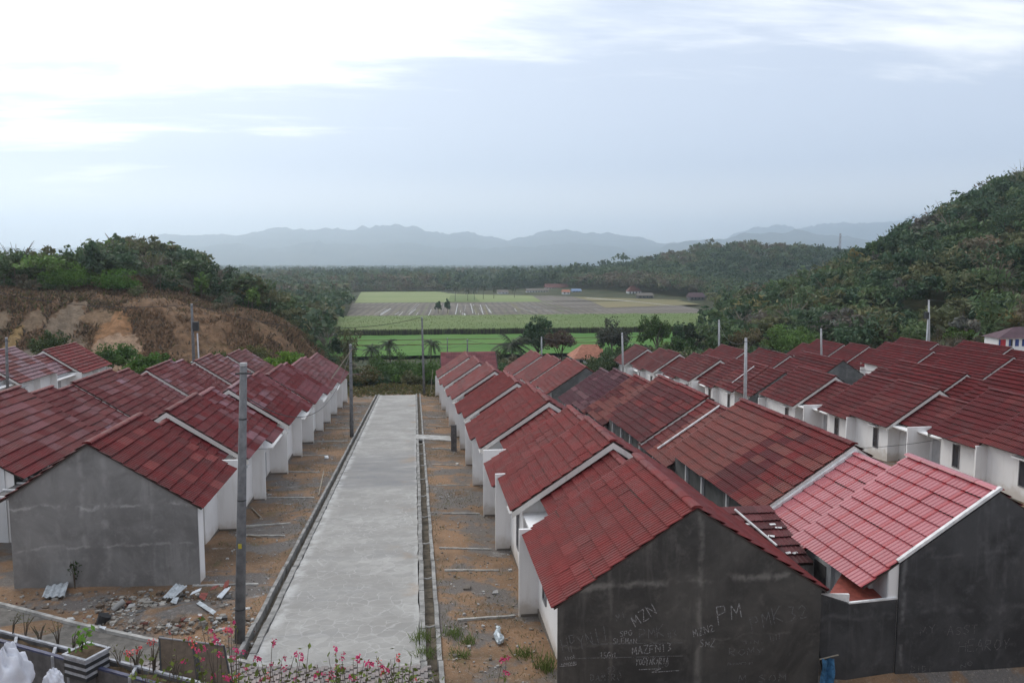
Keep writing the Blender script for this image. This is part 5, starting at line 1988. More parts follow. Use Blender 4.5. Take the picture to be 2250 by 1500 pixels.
# thicket of shrubs and small trees just beyond the rows
sp_ = []
for i in range(620):
    y = g.uniform(127, 214)
    pxl = g.uniform(640, 1720)
    if pxl < 1080:
        y = g.uniform(122, 170)
        h = g.uniform(1.4, 3.2)
        kd = pick([('shrub', 5), ('round', 1)], g)
    else:
        h = g.uniform(2.5, 5.5) if pxl < 1310 else g.uniform(3.0, 6.8)
        kd = pick([('shrub', 3), ('round', 2), ('tall', 1), ('bare', 1)], g)
    if 1100 < pxl < 1330 and y > 165:
        continue
    if pxl < 760 and y < 150:
        continue
    x = xs_at(pxl, y)
    c = pick([(DARK, 3), (MID, 3), (OLIVE, 2.4), (BROWN, 1), (BRIGHT, .7 if pxl < 1080 else .25)], g)
    if kd == 'bare':
        c = (.13, .11, .085)
    sp_.append((x, y, gz1(x, y) - .3, h, kd, c))
forest('thicket', sp_, 'tangled thicket of shrubs and small trees just beyond the last roofs', vN, 'thicket', .2)


# individual trees and bushes
def tree(label, base, h, crown_r, col_, kind='round', leaves=1500, lsize=.32, name='tree', group=None, pale=False, cz=.62, trunk=True, clumps=26):
    x, y, z = base
    root = thing(name, label, 'tree' if name != 'bush' else 'bush', base, group)
    if trunk:
        q = MB()
        lean = VG.normal() * .04 * h
        tr0 = max(.05, h * .022)
        q.tube([(x, y, z - .4), (x + lean * .3, y, z + h * .25), (x + lean, y + lean * .4, z + h * .55)], [tr0, tr0 * .8, tr0 * .5], 7)
        for k in range(6):
            a = k / 6 * 6.28 + VG.uniform(-.4, .4)
            h0 = h * VG.uniform(.3, .52)
            e = (x + math.cos(a) * crown_r[0] * .7, y + math.sin(a) * crown_r[0] * .7, z + h * cz + crown_r[1] * VG.uniform(-.1, .6))
            q.tube([(x + lean * .5, y, z + h0), ((x + e[0]) / 2, (y + e[1]) / 2, z + (h0 + e[2] - z) * .55), e], [tr0 * .45, tr0 * .3, tr0 * .12], 5, cap=False)
        q.build('trunk', 'bark_pale' if pale else 'bark', root)
    leaves = int(leaves * 1.6)
    clumps = int(clumps * 1.5)
    P, k = crown_pts(leaves, clumps, (crown_r[0], crown_r[0], crown_r[1]), VG, -.35 if trunk else -.1, .35, .25)
    P += np.array([x, y, z + h * cz])
    P[:, 2] = np.maximum(P[:, 2], z + .05)
    V = leaf_quads(P, lsize * 1.3, VG, .25)
    T = tint_for(k, clumps, np.array(col_) * 1.35, VG)
    link('crown', np_mesh('crown', V, quads_idx(leaves), 'leaf', T), root)
    return root


def palm(label, base, h, fr, col_, group=None):
    x, y, z = base
    root = thing('coconut_palm', label, 'palm', base, group)
    bend = VG.uniform(-.6, .6)
    top = Vector((x + bend, y, z + h))
    MB().tube([(x, y, z - .3), (x + bend * .25, y, z + h * .4), (x + bend * .7, y, z + h * .8), top], [.2, .15, .13, .11], 8).build('trunk', 'bark', root)
    Vs, ks = [], []
    nf = 20
    for f in range(nf):
        a = f / nf * 6.28 * 2.4 + VG.uniform(-.2, .2)
        el = VG.uniform(-.5, 1.15)
        m_ = 20
        t = np.linspace(.05, 1, m_)
        d = np.array([math.cos(a), math.sin(a), 0])
        side = np.array([-d[1], d[0], 0])
        C = np.array(top)[None, :] + d[None, :] * (fr * t * math.cos(el * .75))[:, None]
        C[:, 2] += fr * (t * math.sin(el) - .62 * t ** 2 * (1.15 - .25 * el))
        for j in range(m_ - 1):
            ll = fr * .26 * (1 - .65 * abs(t[j] - .35))
            for s_ in (-1, 1):
                tip = C[j] + side * s_ * ll * .8 + d * ll * .35 + np.array([0, 0, -ll * VG.uniform(.35, .7)])
                Vs += [C[j], C[j] * .1 + C[j + 1] * .9, tip + d * .06, tip]
                ks.append(f)
            Vs += [C[j] - side * .025, C[j + 1] - side * .02, C[j + 1] + side * .02, C[j] + side * .025]
            ks.append(f)
    k = np.array(ks)
    T = tint_for(k, nf, col_, VG, .25, .1)
    link('fronds', np_mesh('fronds', np.array(Vs), quads_idx(len(ks)), 'leaf', T), root)
    return root


def on_ground(pxl, Y):
    x = atY(pxl, 750, Y).x
    return (x, Y, gz1(x, Y))


def sized(pxl, top_py, Y):
    """ground point under a pixel column and the height that puts the top at top_py"""
    b = on_ground(pxl, Y)
    return b, atY(pxl, top_py, Y).z - b[2]


for lab, pxl, top, Y, rr, c_, ls, nl in [
        ('dark leafy tree right behind the coconut palm beyond the brick-red roofs', 1180, 694, 172, (5.6, 5.2), DARK, .45, 3400),
        ('reddish leaved tree beside the terracotta roof beyond the houses', 1232, 722, 165, (4.2, 3.0), (.085, .058, .042), .4, 1500),
        ('grey green thin tree right of the terracotta roof', 1345, 688, 178, (5.2, 6.2), (.055, .06, .042), .4, 2600),
        ('bright green tree between two grey trees beyond the right rows', 1440, 682, 185, (4.6, 5.4), (.048, .085, .02), .45, 2200),
        ('narrow dark tree standing behind the lamp pole', 1490, 703, 186, (2.0, 4.0), DARK, .4, 1000),
        ('dark spreading tree at the right end of the cane field', 1528, 690, 188, (4.8, 5.4), (.03, .05, .022), .45, 1800),
        ('low dark green tree below the spreading tree beyond the white fronts', 1500, 735, 160, (4.6, 3.6), (.034, .066, .02), .4, 2200),
        ('round light green tree standing alone behind the right rows', 1735, 702, 148, (6.2, 4.6), (.085, .14, .035), .36, 4200),
        ('grey leafless looking tree left of the round light green tree', 1640, 715, 156, (5.0, 3.4), (.10, .085, .04), .3, 1700),
        ('bright green low tree on the slope left of the purple roofed house', 2110, 712, 142, (4.2, 2.4), (.06, .10, .02), .36, 1700),
        ('yellowing tree on the slope right of the grey pole with a transformer', 2190, 655, 150, (6.0, 5.0), (.12, .10, .035), .36, 2200)]:
    b, h = sized(pxl, top, Y)
    tree(lab, b, h, rr, c_, leaves=nl, lsize=ls, group='trees beyond the houses', cz=max(.4, 1 - rr[1] * 1.02 / h), pale='grey' in lab)
b, h = sized(1122, 735, 160)
palm('coconut palm with drooping fronds beyond the brick-red roofs', b, h - 2.0, 5.2, (.034, .048, .024), 'palms')
for pxl, top, Y, lab in [(858, 752, 190, 'small coconut palm left of the tall pole at the street end'), (815, 765, 180, 'drooping palm left of the small palm past the street end'), (945, 752, 196, 'small palm just right of the tall pole past the street end')]:
    b, h = sized(pxl, top, Y)
    palm(lab, b, h, 2.8, (.04, .06, .026), 'palms')
for lab, pxl, top, Y, rr, c_, nl in [
        ('large green bush below the earth bank, right of its twin', 330, 762, 106, (4.0, 2.9), (.052, .105, .018), 3600),
        ('large green bush below the orange earth scar, left of its twin', 243, 745, 112, (4.4, 3.2), (.048, .092, .02), 3400),
        ('bright yellow green bush just beyond the mauve roofs left of the street', 620, 768, 112, (3.4, 1.9), (.085, .15, .018), 2600),
        ('tall bright green bush on top of the earth bank', 160, 575, 152, (6.5, 4.6), (.062, .13, .018), 3600),
        ('second bright green bush on the bank top, right of the tall one', 262, 600, 150, (4.8, 4.0), (.06, .125, .018), 3000),
        ('dark green bush against the face of the earth bank', 110, 715, 116, (3.0, 3.2), (.04, .06, .018), 1800),
        ('low green bush at the foot of the bank beside the transformer pole', 470, 770, 114, (3.6, 2.2), (.06, .085, .022), 1900),
        ('olive bush at the right foot of the earth bank', 560, 752, 116, (3.2, 2.0), (.085, .085, .03), 1700),
        ('leafy bush past the street end, left of the tall pole', 862, 768, 130, (6.4, 4.2), (.045, .085, .02), 3600),
        ('bright bush past the street end, right of the tall pole', 952, 770, 128, (5.4, 4.2), (.055, .105, .02), 3200),
        ('brown scrubby bush left of the street end by the leaning stick', 800, 800, 124, (4.6, 2.6), (.075, .066, .026), 2000),
        ('dark bush right of the street end, against the last red roof', 985, 800, 122, (2.4, 2.2), (.05, .07, .02), 1400),
        ('dark green bush filling the gap right of the far block gable', 1325, 775, 126, (6.0, 3.0), (.035, .052, .02), 2600),
        ('dark shrub behind the white fronted end house', 1395, 752, 140, (4.5, 3.0), (.035, .055, .02), 1800)]:
    b, h = sized(pxl, top, Y)
    if 'bank top' in lab or 'top of the earth' in lab or 'face of the earth' in lab:
        pass
    tree(lab, b, h, rr, c_, leaves=nl, lsize=.26, name='bush', group='bushes around the houses', trunk=False, cz=max(.3, 1 - rr[1] * 1.0 / max(h, .1)), clumps=34)
for lab, pxl, top, Y in [('slim leafy tree standing in the brown paddies, left of its pair', 963, 661, 428, ), ('slim leafy tree standing in the brown paddies, right of its pair', 983, 659, 430)]:
    b = (atY(pxl, 690, Y).x, Y, PZ + .3)
    h = atY(pxl, top, Y).z - b[2]
    tree(lab, b, h, (2.2, 4.0), DARK, leaves=420, lsize=.7, group='paddy trees', cz=.55)
for k, pxl in enumerate([1000, 1028, 1042, 1062, 1085, 1130]):
    Y = 560 + k * 12
    b = (atY(pxl, 660, Y).x, Y, PZ + .3)
    palm(f'{ORD[k]} slender palm from the left in the row across the pale field', b, VG.uniform(8, 12), 3.4, (.05, .06, .035), 'field palms')

# ------------------------------------------------------------------ poles and wires
POLES = {}


def pole(key, label, pb, pt, Y, r0=.17, r1=.105, mt='pole_concrete', extras=None):
    """pb, pt: pixel of foot and top at distance Y"""
    base = atY(*pb, Y)
    top = atY(*pt, Y)
    bz = gz1(base.x, Y)
    root = thing('utility_pole', label, 'pole', (base.x, Y, bz), 'concrete utility poles')
    dirv = (top - base)
    foot = base - dirv * ((base.z - bz + .6) / dirv.z)
    MB().tube([foot, base.lerp(top, .5), top], [r0, (r0 + r1) / 2, r1], 14).build('shaft', mt, root, True)
    for t in (.18, .55, .82, .97):
        p_ = foot.lerp(top, t)
        rr = r0 + (r1 - r0) * t + .006
        MB().tube([p_ - Vector((0, 0, .02)), p_ + Vector((0, 0, .02))], rr, 12).build('band', 'black_metal', root)
    MB().tube([top - Vector((.25, 0, .3)), top - Vector((-.25, 0, .3))], .03, 6).build('cross_arm', 'black_metal', root)
    MB().tube([top - Vector((0, 0, .06)), top + Vector((0, 0, .03))], r1 * 1.06, 12).build('cap', 'pole_bright', root)
    POLES[key] = top
    return root, foot, top


pr_, ft, tp = pole('A', 'tall concrete pole standing in front of the near left house by the rubble', (527, 1412), (535, 799), 24.1, .165, .105)
p_ = ft.lerp(tp, .40)
MB().box(p_.x - .05, p_.x + .05, p_.y - .18, p_.y - .15, p_.z - .07, p_.z + .07).build('yellow_plate', 'yellow_paint', pr_)
pole('B', 'concrete pole half-way down the left side of the street', (773, 962), (770, 757), 67.7, .18, .11)
pole('C', 'tall concrete pole at the far right end of the street', (932, 866), (927, 697), 107, .19, .12)
pr_, ft, tp = pole('D', 'concrete pole with a dark transformer box and white pipe behind the left roofs', (426, 800), (421, 668), 100, .2, .13)
b1 = ft.lerp(tp, .80)
MB().box(b1.x + .1, b1.x + .75, b1.y - .25, b1.y + .25, b1.z - .9, b1.z + .25).build('transformer', 'black_metal', pr_)
MB().tube([(b1.x + .55, b1.y, b1.z - 1.2), (b1.x + .6, b1.y, b1.z - 5.2), (b1.x + .2, b1.y, b1.z - 5.7)], .09, 8).build('pipe', 'white_metal', pr_)
MB().box(b1.x - .28, b1.x + .3, b1.y - .4, b1.y - .16, b1.z - 5.5, b1.z - 4.7).build('meter_box', 'white_metal', pr_)
pole('E', 'thin concrete pole at the left picture edge in front of the mauve roof', (17, 868), (14, 742), 70, .13, .10)
pole('F', 'concrete pole at the left end of the white fronted row', (1369, 810), (1367, 731), 112, .17, .12, 'pole_bright')
pole('G', 'concrete pole rising behind the middle of the white fronted row', (1580, 757), (1580, 703), 122, .19, .14, 'pole_bright')
pole('H', 'concrete pole standing in front of the white fronted row', (1637, 895), (1639, 743), 64, .17, .115, 'pole_bright')
pole('I', 'concrete pole among the far right roofs below the round green tree', (1805, 778), (1804, 722), 112, .18, .13, 'pole_bright')
pr_, ft, tp = pole('J', 'concrete pole with a transformer box below the forested hillside', (2041, 758), (2041, 659), 118, .2, .14, 'pole_bright')
b1 = ft.lerp(tp, .82)
MB().box(b1.x - .75, b1.x - .12, b1.y - .25, b1.y + .25, b1.z - .9, b1.z + .2).build('transformer', 'black_metal', pr_)
MB().tube([(b1.x - .22, b1.y - .1, b1.z - 1.0), (b1.x - .22, b1.y - .1, b1.z - 7)], .09, 8).build('pipe', 'white_metal', pr_)
pole('K', 'short looking pole behind the far block beside the coconut palm', (1190, 775), (1190, 740), 140, .17, .12, 'pole_bright')
pole('M', 'pole above the crosswise roof at the end of the street', (1027, 790), (1027, 745), 150, .17, .12)
pole('N', 'thin pole left of the one above the crosswise roof', (983, 790), (983, 742), 165, .13, .09)
POLES['Lout'] = Vector(atY(-80, 625, 88))
POLES['Rout'] = Vector(atY(2340, 655, 118))
POLES['Rlow'] = Vector(atY(2330, 800, 60))


def wire(label, a, b, sag, r=.017):
    a, b = Vector(a), Vector(b)
    pts = []
    for i in range(17):
        t = i / 16
        p_ = a.lerp(b, t)
        p_.z -= sag * 4 * t * (1 - t)
        pts.append(p_)
    o = MB().tube(pts, r, 5).build('power_line', 'wire')
    tag(o, label, 'wire', 'overhead wires')


W = POLES
wire('overhead wire from the left edge to the pole with the transformer', W['Lout'], W['D'], 1.2, .03)
wire('overhead wire from the transformer pole on the left to the street end pole', W['D'], W['C'], 2.2, .03)
wire('slack wire from the near pole to the pole half-way down the street', W['A'] - Vector((0, 0, 1.0)), W['B'] - Vector((0, 0, .5)), 2.6, .018)
wire('wire from the half-way pole to the street end pole', W['B'] - Vector((0, 0, .3)), W['C'] - Vector((0, 0, 2.5)), .9, .022)
wire('wire from the street end pole toward the coconut palm pole', W['C'] - Vector((0, 0, 3.0)), W['M'], 1.5, .026)
wire('wire between the crosswise roof pole and the palm pole', W['M'] - Vector((0, 0, .2)), W['K'] - Vector((0, 0, .2)), 1.0, .03)
wire('wire from the palm pole to the left pole of the white row', W['K'] - Vector((0, 0, .2)), W['F'] - Vector((0, 0, .1)), .8, .026)
wire('wire from the left pole of the white row to the pole behind it', W['F'] - Vector((0, 0, .1)), W['G'] - Vector((0, 0, .2)), .9, .024)
wire('sagging wire from the left white row pole down to the pole before the row', W['F'] - Vector((0, 0, .3)), W['H'] - Vector((0, 0, 3.8)), 1.6, .022)
wire('wire from the pole before the white row to the right edge over the roofs', W['H'] - Vector((0, 0, .4)), W['Rlow'], 1.8, .022)
wire('wire between the pole before the white row and the pole behind', W['G'] - Vector((0, 0, .3)), W['H'] - Vector((0, 0, .3)), 1.4, .02)
wire('wire from behind the white row to the pole below the hillside', W['G'] - Vector((0, 0, .3)), W['J'], 1.6, .03)
wire('wire from the pole below the hillside to the right edge', W['J'], W['Rout'], .4, .028)
wire('low wire crossing the white fronts above the pink roof', atY(1800, 984, 30), atY(2130, 950, 34), .25, .012)
# leaning pole of bamboo by the half-way pole, and one by the street end
a = atY(737, 845, 66.5)
tag(MB().tube([atY(728, 832, 66.8), atY(775, 765, 67.2)], .045, 6).build('guy_stick', 'stick'), 'pale stick leaning on the pole half-way down the street', 'stick')
tag(MB().tube([Vector(on_ground(945, 110)), atY(951, 812, 110)], .05, 6).build('leaning_stick', 'stick'), 'pale stick leaning in the weeds right of the street end pole', 'stick')
# dark slab post standing on the right verge
b_ = Vector((3.45, 52.0, gz1(3.45, 52)))
pb = atY(997, 948, 60)
q = MB().box(pb.x - .22, pb.x + .22, 59.9, 60.1, gz1(pb.x, 60) - .2, gz1(pb.x, 60) + 2.1)
tag(q.build('grey_panel', 'planter_grey'), 'tall dark grey panel standing upright beside the right row', 'panel')

# crosswise house at the end of the street
hx = thing('crosswise_house', 'house with a crosswise purple red roof closing the right street row', 'house', (3.6, 121, -9.5))
x0, x1 = atY(968, 790, 121).x, atY(1090, 790, 121).x
zr = atY(1030, 773, 121).z
MB().box(x0 + .4, x1 - .4, 118.2, 123.8, -10.5, zr - 2.1).build('wall', 'white_plaster', hx)
q = MB()
q.add([(x0, 117.6, zr - 2.2), (x1, 117.6, zr - 2.2), (x1, 121, zr), (x0, 121, zr), (x0, 124.4, zr - 2.2), (x1, 124.4, zr - 2.2)], [(0, 1, 2, 3), (3, 2, 5, 4), (0, 3, 4), (1, 5, 2)])
rf = q.build('roof', 'lath_dark', hx)
rf.matrix_parent_inverse = PINV[hx.name]
Vt, Ft = tile_geo(.78, .5, 3)
Vt, Ft = np.array(Vt), np.array(Ft)
up = np.array([0, 3.4, 2.2])
up = up / np.linalg.norm(up)
R = np.stack([np.array([1, 0, 0]), up, np.cross([1, 0, 0], up)], 1)
vv, ff, cc_ = [], [], []
for c in range(8):
    for k in range(int((x1 - x0) / .78)):
        if k < 4 and False:
            continue
        vv.append(Vt @ R.T + np.array([x0 + k * .78, 117.55, zr - 2.17]) + up * c * .505)
        ff.append(Ft + len(Vt) * (len(vv) - 1))
        cc_.append(np.tile(np.array(jitc((.17, .06, .065), CR, .2)), (len(Vt), 1)))
o = link('tile_field', np_mesh('tile_field', np.concatenate(vv), np.concatenate(ff), 'tile_field', np.concatenate(cc_)))
o.parent = rf
o['kind'] = 'stuff'


# ------------------------------------------------------------------ far buildings
def cottage(label, pxl, py, Y, wd, dp, hw, hr, roofm, wallm='white_plaster', z=None, rot=0.0, name='village_house'):
    b = atY(pxl, py, Y)
    z = b.z if z is None else z
    root = thing(name, label, 'house', (b.x, Y, z), 'village houses')
    Rm = Matrix.Translation((b.x, Y, 0)) @ Matrix.Rotation(rot, 4, 'Z')

    def T(q):
        q.v = [tuple(Rm @ Vector(v)) for v in q.v]
        return q
    T(MB().box(-wd / 2, wd / 2, -dp / 2, dp / 2, z - 3, z + hw)).build('wall', wallm, root)
    e = .6
    zr = z + hw
    q = MB()
    q.add([(-wd / 2 - e, -dp / 2 - e, zr - .2), (wd / 2 + e, -dp / 2 - e, zr - .2), (wd / 2 + e, dp / 2 + e, zr - .2), (-wd / 2 - e, dp / 2 + e, zr - .2), (-wd / 2 * (.45 if 'hipped' in label else 1.04), 0, zr + hr), (wd / 2 * (.45 if 'hipped' in label else 1.04), 0, zr + hr)],
          [(0, 1, 5, 4), (1, 2, 5), (2, 3, 4, 5), (3, 0, 4), (0, 3, 2, 1)])
    T(q).build('roof', roofm, root)
    nW = max(2, int(wd / 2.5))
    for k in range(nW):
        xx = -wd / 2 + (k + .5) * wd / nW
        T(MB().box(xx - .45, xx + .45, -dp / 2 - .04, -dp / 2 - .004, z + .7, z + hw - .5)).build('window', 'glass', root)
    return root


cottage('house with a pale terracotta hipped roof among the trees beyond the roofs', 1295, 772, 196, 9, 8, 2.4, 3.0, 'terracotta', 'dusty_plaster', z=-16.4)
cottage('pale village house with a tall red hipped roof above the valley road', 1392, 652, 640, 11, 8, 3.5, 4.5, 'far_roof', 'dusty_plaster', z=-17)
cottage('long low pale village house beside the valley road', 1416, 664, 590, 12, 6, 2.4, 2.0, 'plinth_stone', 'cement_mid', z=-17.5)
cottage('dark red roofed village house at the right end of the valley road', 1528, 668, 560, 11, 8, 2.4, 3.0, 'purple_roof', 'cement_mid', z=-17.5)
cottage('long white village house beyond the pale field', 1180, 650, 700, 20, 6, 2.2, 1.8, 'plinth_stone', 'dusty_plaster', z=-17)
cottage('village house with a reddish roof behind the long white one', 1222, 648, 740, 22, 10, 3.2, 3.4, 'far_roof', 'dusty_plaster', z=-16.5)
cottage('small bright blue village house beside the paddies', 1266, 652, 680, 8, 6, 2.6, 1.6, 'bright_blue', 'bright_blue', z=-17)
cottage('grey village house between the blue one and the trees', 1243, 655, 660, 6, 6, 2.4, 1.8, 'terracotta', 'dusty_plaster', z=-17)
cottage('small pale hut at the far edge of the pale field', 985, 640, 800, 10, 7, 2, 2.4, 'plinth_stone', 'dusty_plaster', z=-17.5)
cottage('low grey hut in the palm row across the pale field', 1105, 645, 690, 9, 6, 1.8, 2, 'plinth_stone', 'dusty_plaster', z=-17.5)
cottage('dark roofed shed past the end of the left street row', 788, 800, 128, 4.5, 4, 1.4, 1.0, 'purple_roof', 'dusty_plaster', z=-10.4)
cottage('grey roofed hut hidden in the bushes past the street end', 820, 800, 140, 3.6, 3.2, 1.2, 1.2, 'gutter_concrete', 'dusty_plaster', z=-11.3)
# house with red and blue panels at the right edge
b = atY(2192, 768, 112)
rh = thing('shop_house', 'white house with a purple roof, red sign and blue windows at the right picture edge', 'house', (b.x + 5, 112, b.z - 1))
zt = atY(2192, 741, 112).z
MB().box(b.x, b.x + 12, 112, 115, b.z - 4, zt).build('wall', 'white_plaster', rh)
MB().add([(b.x - .5, 111.4, zt - .1), (b.x + 12.5, 111.4, zt - .1), (b.x + 12.5, 115.5, zt - .1), (b.x - .3, 115.5, zt - .1), (b.x + 4, 113.6, zt + 1.5), (b.x + 9, 113.6, zt + 1.5)], [(0, 1, 5, 4), (1, 2, 5), (2, 3, 4, 5), (3, 0, 4), (0, 3, 2, 1)]).build('roof', 'purple_roof', rh)
for a_, b2, mt in ((.15, .35, 'blue_paint'), (.4, 1.3, 'red_paint'), (1.9, 2.15, 'blue_paint'), (2.2, 2.5, 'glass'), (3.0, 3.6, 'blue_paint'), (4.2, 4.9, 'blue_paint')):
    MB().box(b.x + a_, b.x + b2, 111.93, 111.996, zt - 1.45, zt - .35).build('sign_panel' if mt == 'red_paint' else 'shutter', mt, rh)
# lattice mast on the far rise
bt = atY(1845, 552, 1250)
tt = atY(1845, 513, 1250)
mast = thing('radio_mast', 'thin red and white lattice mast on the far wooded rise', 'mast', (bt.x, 1250, -10))
w0 = 2.2
for sx_, sy_ in ((-1, -1), (1, -1), (1, 1), (-1, 1)):
    MB().tube([(bt.x + sx_ * w0, 1250 + sy_ * w0, -18), (bt.x + sx_ * .8, 1250 + sy_ * .8, tt.z)], .28, 4).build('leg', 'tower_red', mast)
for k in range(9):
    z0 = bt.z - 8 + k * (tt.z - bt.z + 8) / 9
    z1 = z0 + (tt.z - bt.z + 8) / 9
    MB().tube([(bt.x - 1.3, 1248.7, z0), (bt.x + 1.3, 1248.7, z1)], .2, 4).build('brace', 'tower_red' if k % 2 else 'white_metal', mast)
# white tarp by the scrub
bt = atY(1615, 710, 230)
q = MB().hexa([(bt.x - 1.2, 229.5, bt.z - .3), (bt.x + .9, 229.5, bt.z - .5), (bt.x + 1.0, 230.5, bt.z - .5), (bt.x - 1.1, 230.5, bt.z - .3), (bt.x - 1.0, 229.6, bt.z + .35), (bt.x + .7, 229.6, bt.z + .1), (bt.x + .8, 230.4, bt.z + .1), (bt.x - .9, 230.4, bt.z + .35)])
q.tube([(bt.x - 1, 230, bt.z - .3), (bt.x - 1, 230, gz1(bt.x, 230) - .5)], .06, 5).tube([(bt.x + .8, 230, bt.z - .4), (bt.x + .8, 230, gz1(bt.x, 230) - .5)], .06, 5)
tag(q.build('white_tank', 'white_plaster'), 'small white sheet shelter standing among the scrub on the right', 'shelter')

# ------------------------------------------------------------------ foreground: cross street, planter wall, rubble
def gpt(px, py, dz=0.0):
    """ground point under a pixel near the cross street"""
    r = ray(px, py)
    t = 10.0
    for _ in range(40):
        P = CP + r * t
        e = P.z - gz1(P.x, P.y) - dz
        t += e / max(.2, -r.z) * .8
    return CP + r * t


edge_px = [(-40, 1325), (8, 1335), (171, 1378), (341, 1415), (460, 1444), (553, 1466), (700, 1467), (945, 1465)]
north = [gpt(*p_) for p_ in edge_px]
south = [Vector((n_.x * .8 + .6, min(n_.y - 3.2, 16.6 + max(0, (-n_.x - 5)) * .32), 0)) for n_ in north]
q = MB()
vs = []
for a, b in zip(north, south):
    vs += [(a.x, a.y, gz1(a.x, a.y) + .02), (b.x, b.y, gz1(b.x, b.y) + .02)]
q.add(vs, [(2 * i, 2 * i + 1, 2 * i + 3, 2 * i + 2) for i in range(len(north) - 1)])
path = struct(q.build('paved_cross_street', 'path_bed'))
# herringbone pavers: those that show largest are single pieces
PW, PLn, PT = .105, .21, .06
pm = MB().box(.004, PW - .004, .004, PLn - .004, 0, PT)
pmesh = pm.mesh('paver', 'path_paver')


def inside(x, y):
    for i in range(len(north) - 1):
        xa, xb = north[i].x, north[i + 1].x
        if xa <= x < xb:
            t = (x - xa) / (xb - xa)
            return south[i].y * (1 - t) + south[i + 1].y * t < y < north[i].y * (1 - t) + north[i + 1].y * t - .14
    return False


cand = []
for i in range(-60, 70):
    for j in range(-90, 60):
        # 90 degree herringbone
        bx = -5 + (i * 2 + j) * PW * 1.0
        by = 21 + (j - i * 0) * PW
        for (ox, oy, rr) in ((0, 0, 0), (PW * 1, PW * 1, 1)):
            pass
# lay in strips: running rows whose direction alternates, like a herringbone seen from afar
for u_ in range(0, 150):
    for v_ in range(0, 70):
        x = -15.5 + u_ * PW + (v_ % 4) * 0
        y = 15.5 + v_ * PW
        ph = (u_ - v_) % 4
        if ph == 0:
            cand.append((x, y, 0))           # lies along y
        elif ph == 2:
            cand.append((x, y, 1))           # lies along x
sel = []
for (x, y, rr) in cand:
    if not inside(x, y):
        continue
    z = gz1(x, y) + .025
    d_ = Vector((x, y, z)) - CP
    zc_ = d_.dot(fwd)
    sx_, sy_ = 1125 + 1700 * d_.dot(rgt) / zc_, 750 - 1700 * d_.dot(upv) / zc_
    vis_ = -30 < sx_ < 2280 and sy_ < 1512
    sel.append((not vis_, zc_, x, y, z, rr))
sel.sort()
stuffq = MB()
for k, (nv, zc_, x, y, z, rr) in enumerate(sel):
    M_ = Matrix.Translation((x, y, z)) @ (Matrix.Rotation(-math.pi / 2, 4, 'Z') if rr else Matrix.Identity(4)) @ Matrix.Rotation(RNG.uniform(-.03, .03), 4, 'X') @ Matrix.Rotation(RNG.uniform(-.03, .03), 4, 'Y')
    if rr:
        M_.translation = (x, y + PW, z)
    if k < 300 and not nv:
        o = bpy.data.objects.new('paver', pmesh)
        COL.objects.link(o)
        o.parent = path
        o.matrix_basis = M_
    elif k < 5200:
        stuffq.add([tuple(M_ @ Vector(v)) for v in pm.v], pm.f)
if stuffq.v:
    o = stuffq.build('paver_field', 'path_paver', None)
    o.parent = path
    o['kind'] = 'stuff'
# kerb along the north side of the cross street
for i in range(5):
    a, b = north[i], north[i + 1]
    q = MB()
    d = (b - a)
    nn = Vector((-d.y, d.x, 0)).normalized() * .13
    za, zb = gz1(a.x, a.y) + .12, gz1(b.x, b.y) + .12
    q.hexa([(a.x, a.y, za - .4), (b.x, b.y, zb - .4), (b.x + nn.x, b.y + nn.y, zb - .4), (a.x + nn.x, a.y + nn.y, za - .4), (a.x, a.y, za), (b.x, b.y, zb), (b.x + nn.x, b.y + nn.y, zb), (a.x + nn.x, a.y + nn.y, za)])
    struct(q.build('kerb', 'kerb_concrete'))
q = MB().box(north[5].x, .05, 21.56, 21.72, -2.2, -S * 21.6 + .02)
struct(q.build('kerb', 'kerb_concrete'))

# planter wall with soil troughs
ZT = .30
pw = thing('planter_wall', 'dark planter wall with soil troughs and pale blue edges in the lower left corner', 'planter', (-11, 19, -1.3))


def tz(px, py, z=ZT):
    return atZ(px, py, z)


F0, F1, B0, B1 = tz(-60, 1391), tz(330, 1498), tz(-60, 1370), tz(450, 1502)
F1 = tz(430, 1526)


def lerp(a, b, t):
    return a + (b - a) * t


def slab(a, b, th, z0, z1, mt, nm):
    d = b - a
    nn = Vector((-d.y, d.x, 0)).normalized() * th
    return MB().hexa([(a.x, a.y, z0), (b.x, b.y, z0), (b.x + nn.x, b.y + nn.y, z0), (a.x + nn.x, a.y + nn.y, z0), (a.x, a.y, z1), (b.x, b.y, z1), (b.x + nn.x, b.y + nn.y, z1), (a.x + nn.x, a.y + nn.y, z1)]).build(nm, mt, pw)


slab(F0, F1, .09, -2.2, ZT - .05, 'planter_grey', 'front_wall')
slab(F0, F1, .095, ZT - .05, ZT, 'planter_blue', 'front_edge')
slab(B0, B1, .09, -2.2, ZT - .05, 'planter_grey', 'back_wall')
slab(B0, B1, .07, ZT - .05, ZT, 'planter_white', 'back_edge')
for t in (.22, .40, .47, .74, .98):
    a, b = lerp(F0, F1, t), lerp(B0, B1, t)
    slab(a, b, .07, -2, ZT - .01, 'planter_white', 'divider')
q = MB()
k_ = 26
vs = []
for i in range(k_):
    t = i / (k_ - 1)
    a, b = lerp(F0, F1, t), lerp(B0, B1, t)
    for s_ in (.1, .37, .63, .9):
        P = lerp(a, b, s_)
        vs.append((P.x, P.y, ZT - .12 + RNG.uniform(-.03, .05)))
q.add(vs, [(i * 4 + j, i * 4 + j + 1, i * 4 + j + 5, i * 4 + j + 4) for i in range(k_ - 1) for j in range(3)])
q.build('soil', 'soil', pw)
# striped planter box on a pier
c0 = tz(190, 1432, .62)
pb_ = thing('planter_box', 'square planter box with dark and white stripes on the planter wall', 'planter', (c0.x, c0.y, -1))
dirx = (F1 - F0).normalized()
diry = Vector((-dirx.y, dirx.x, 0))


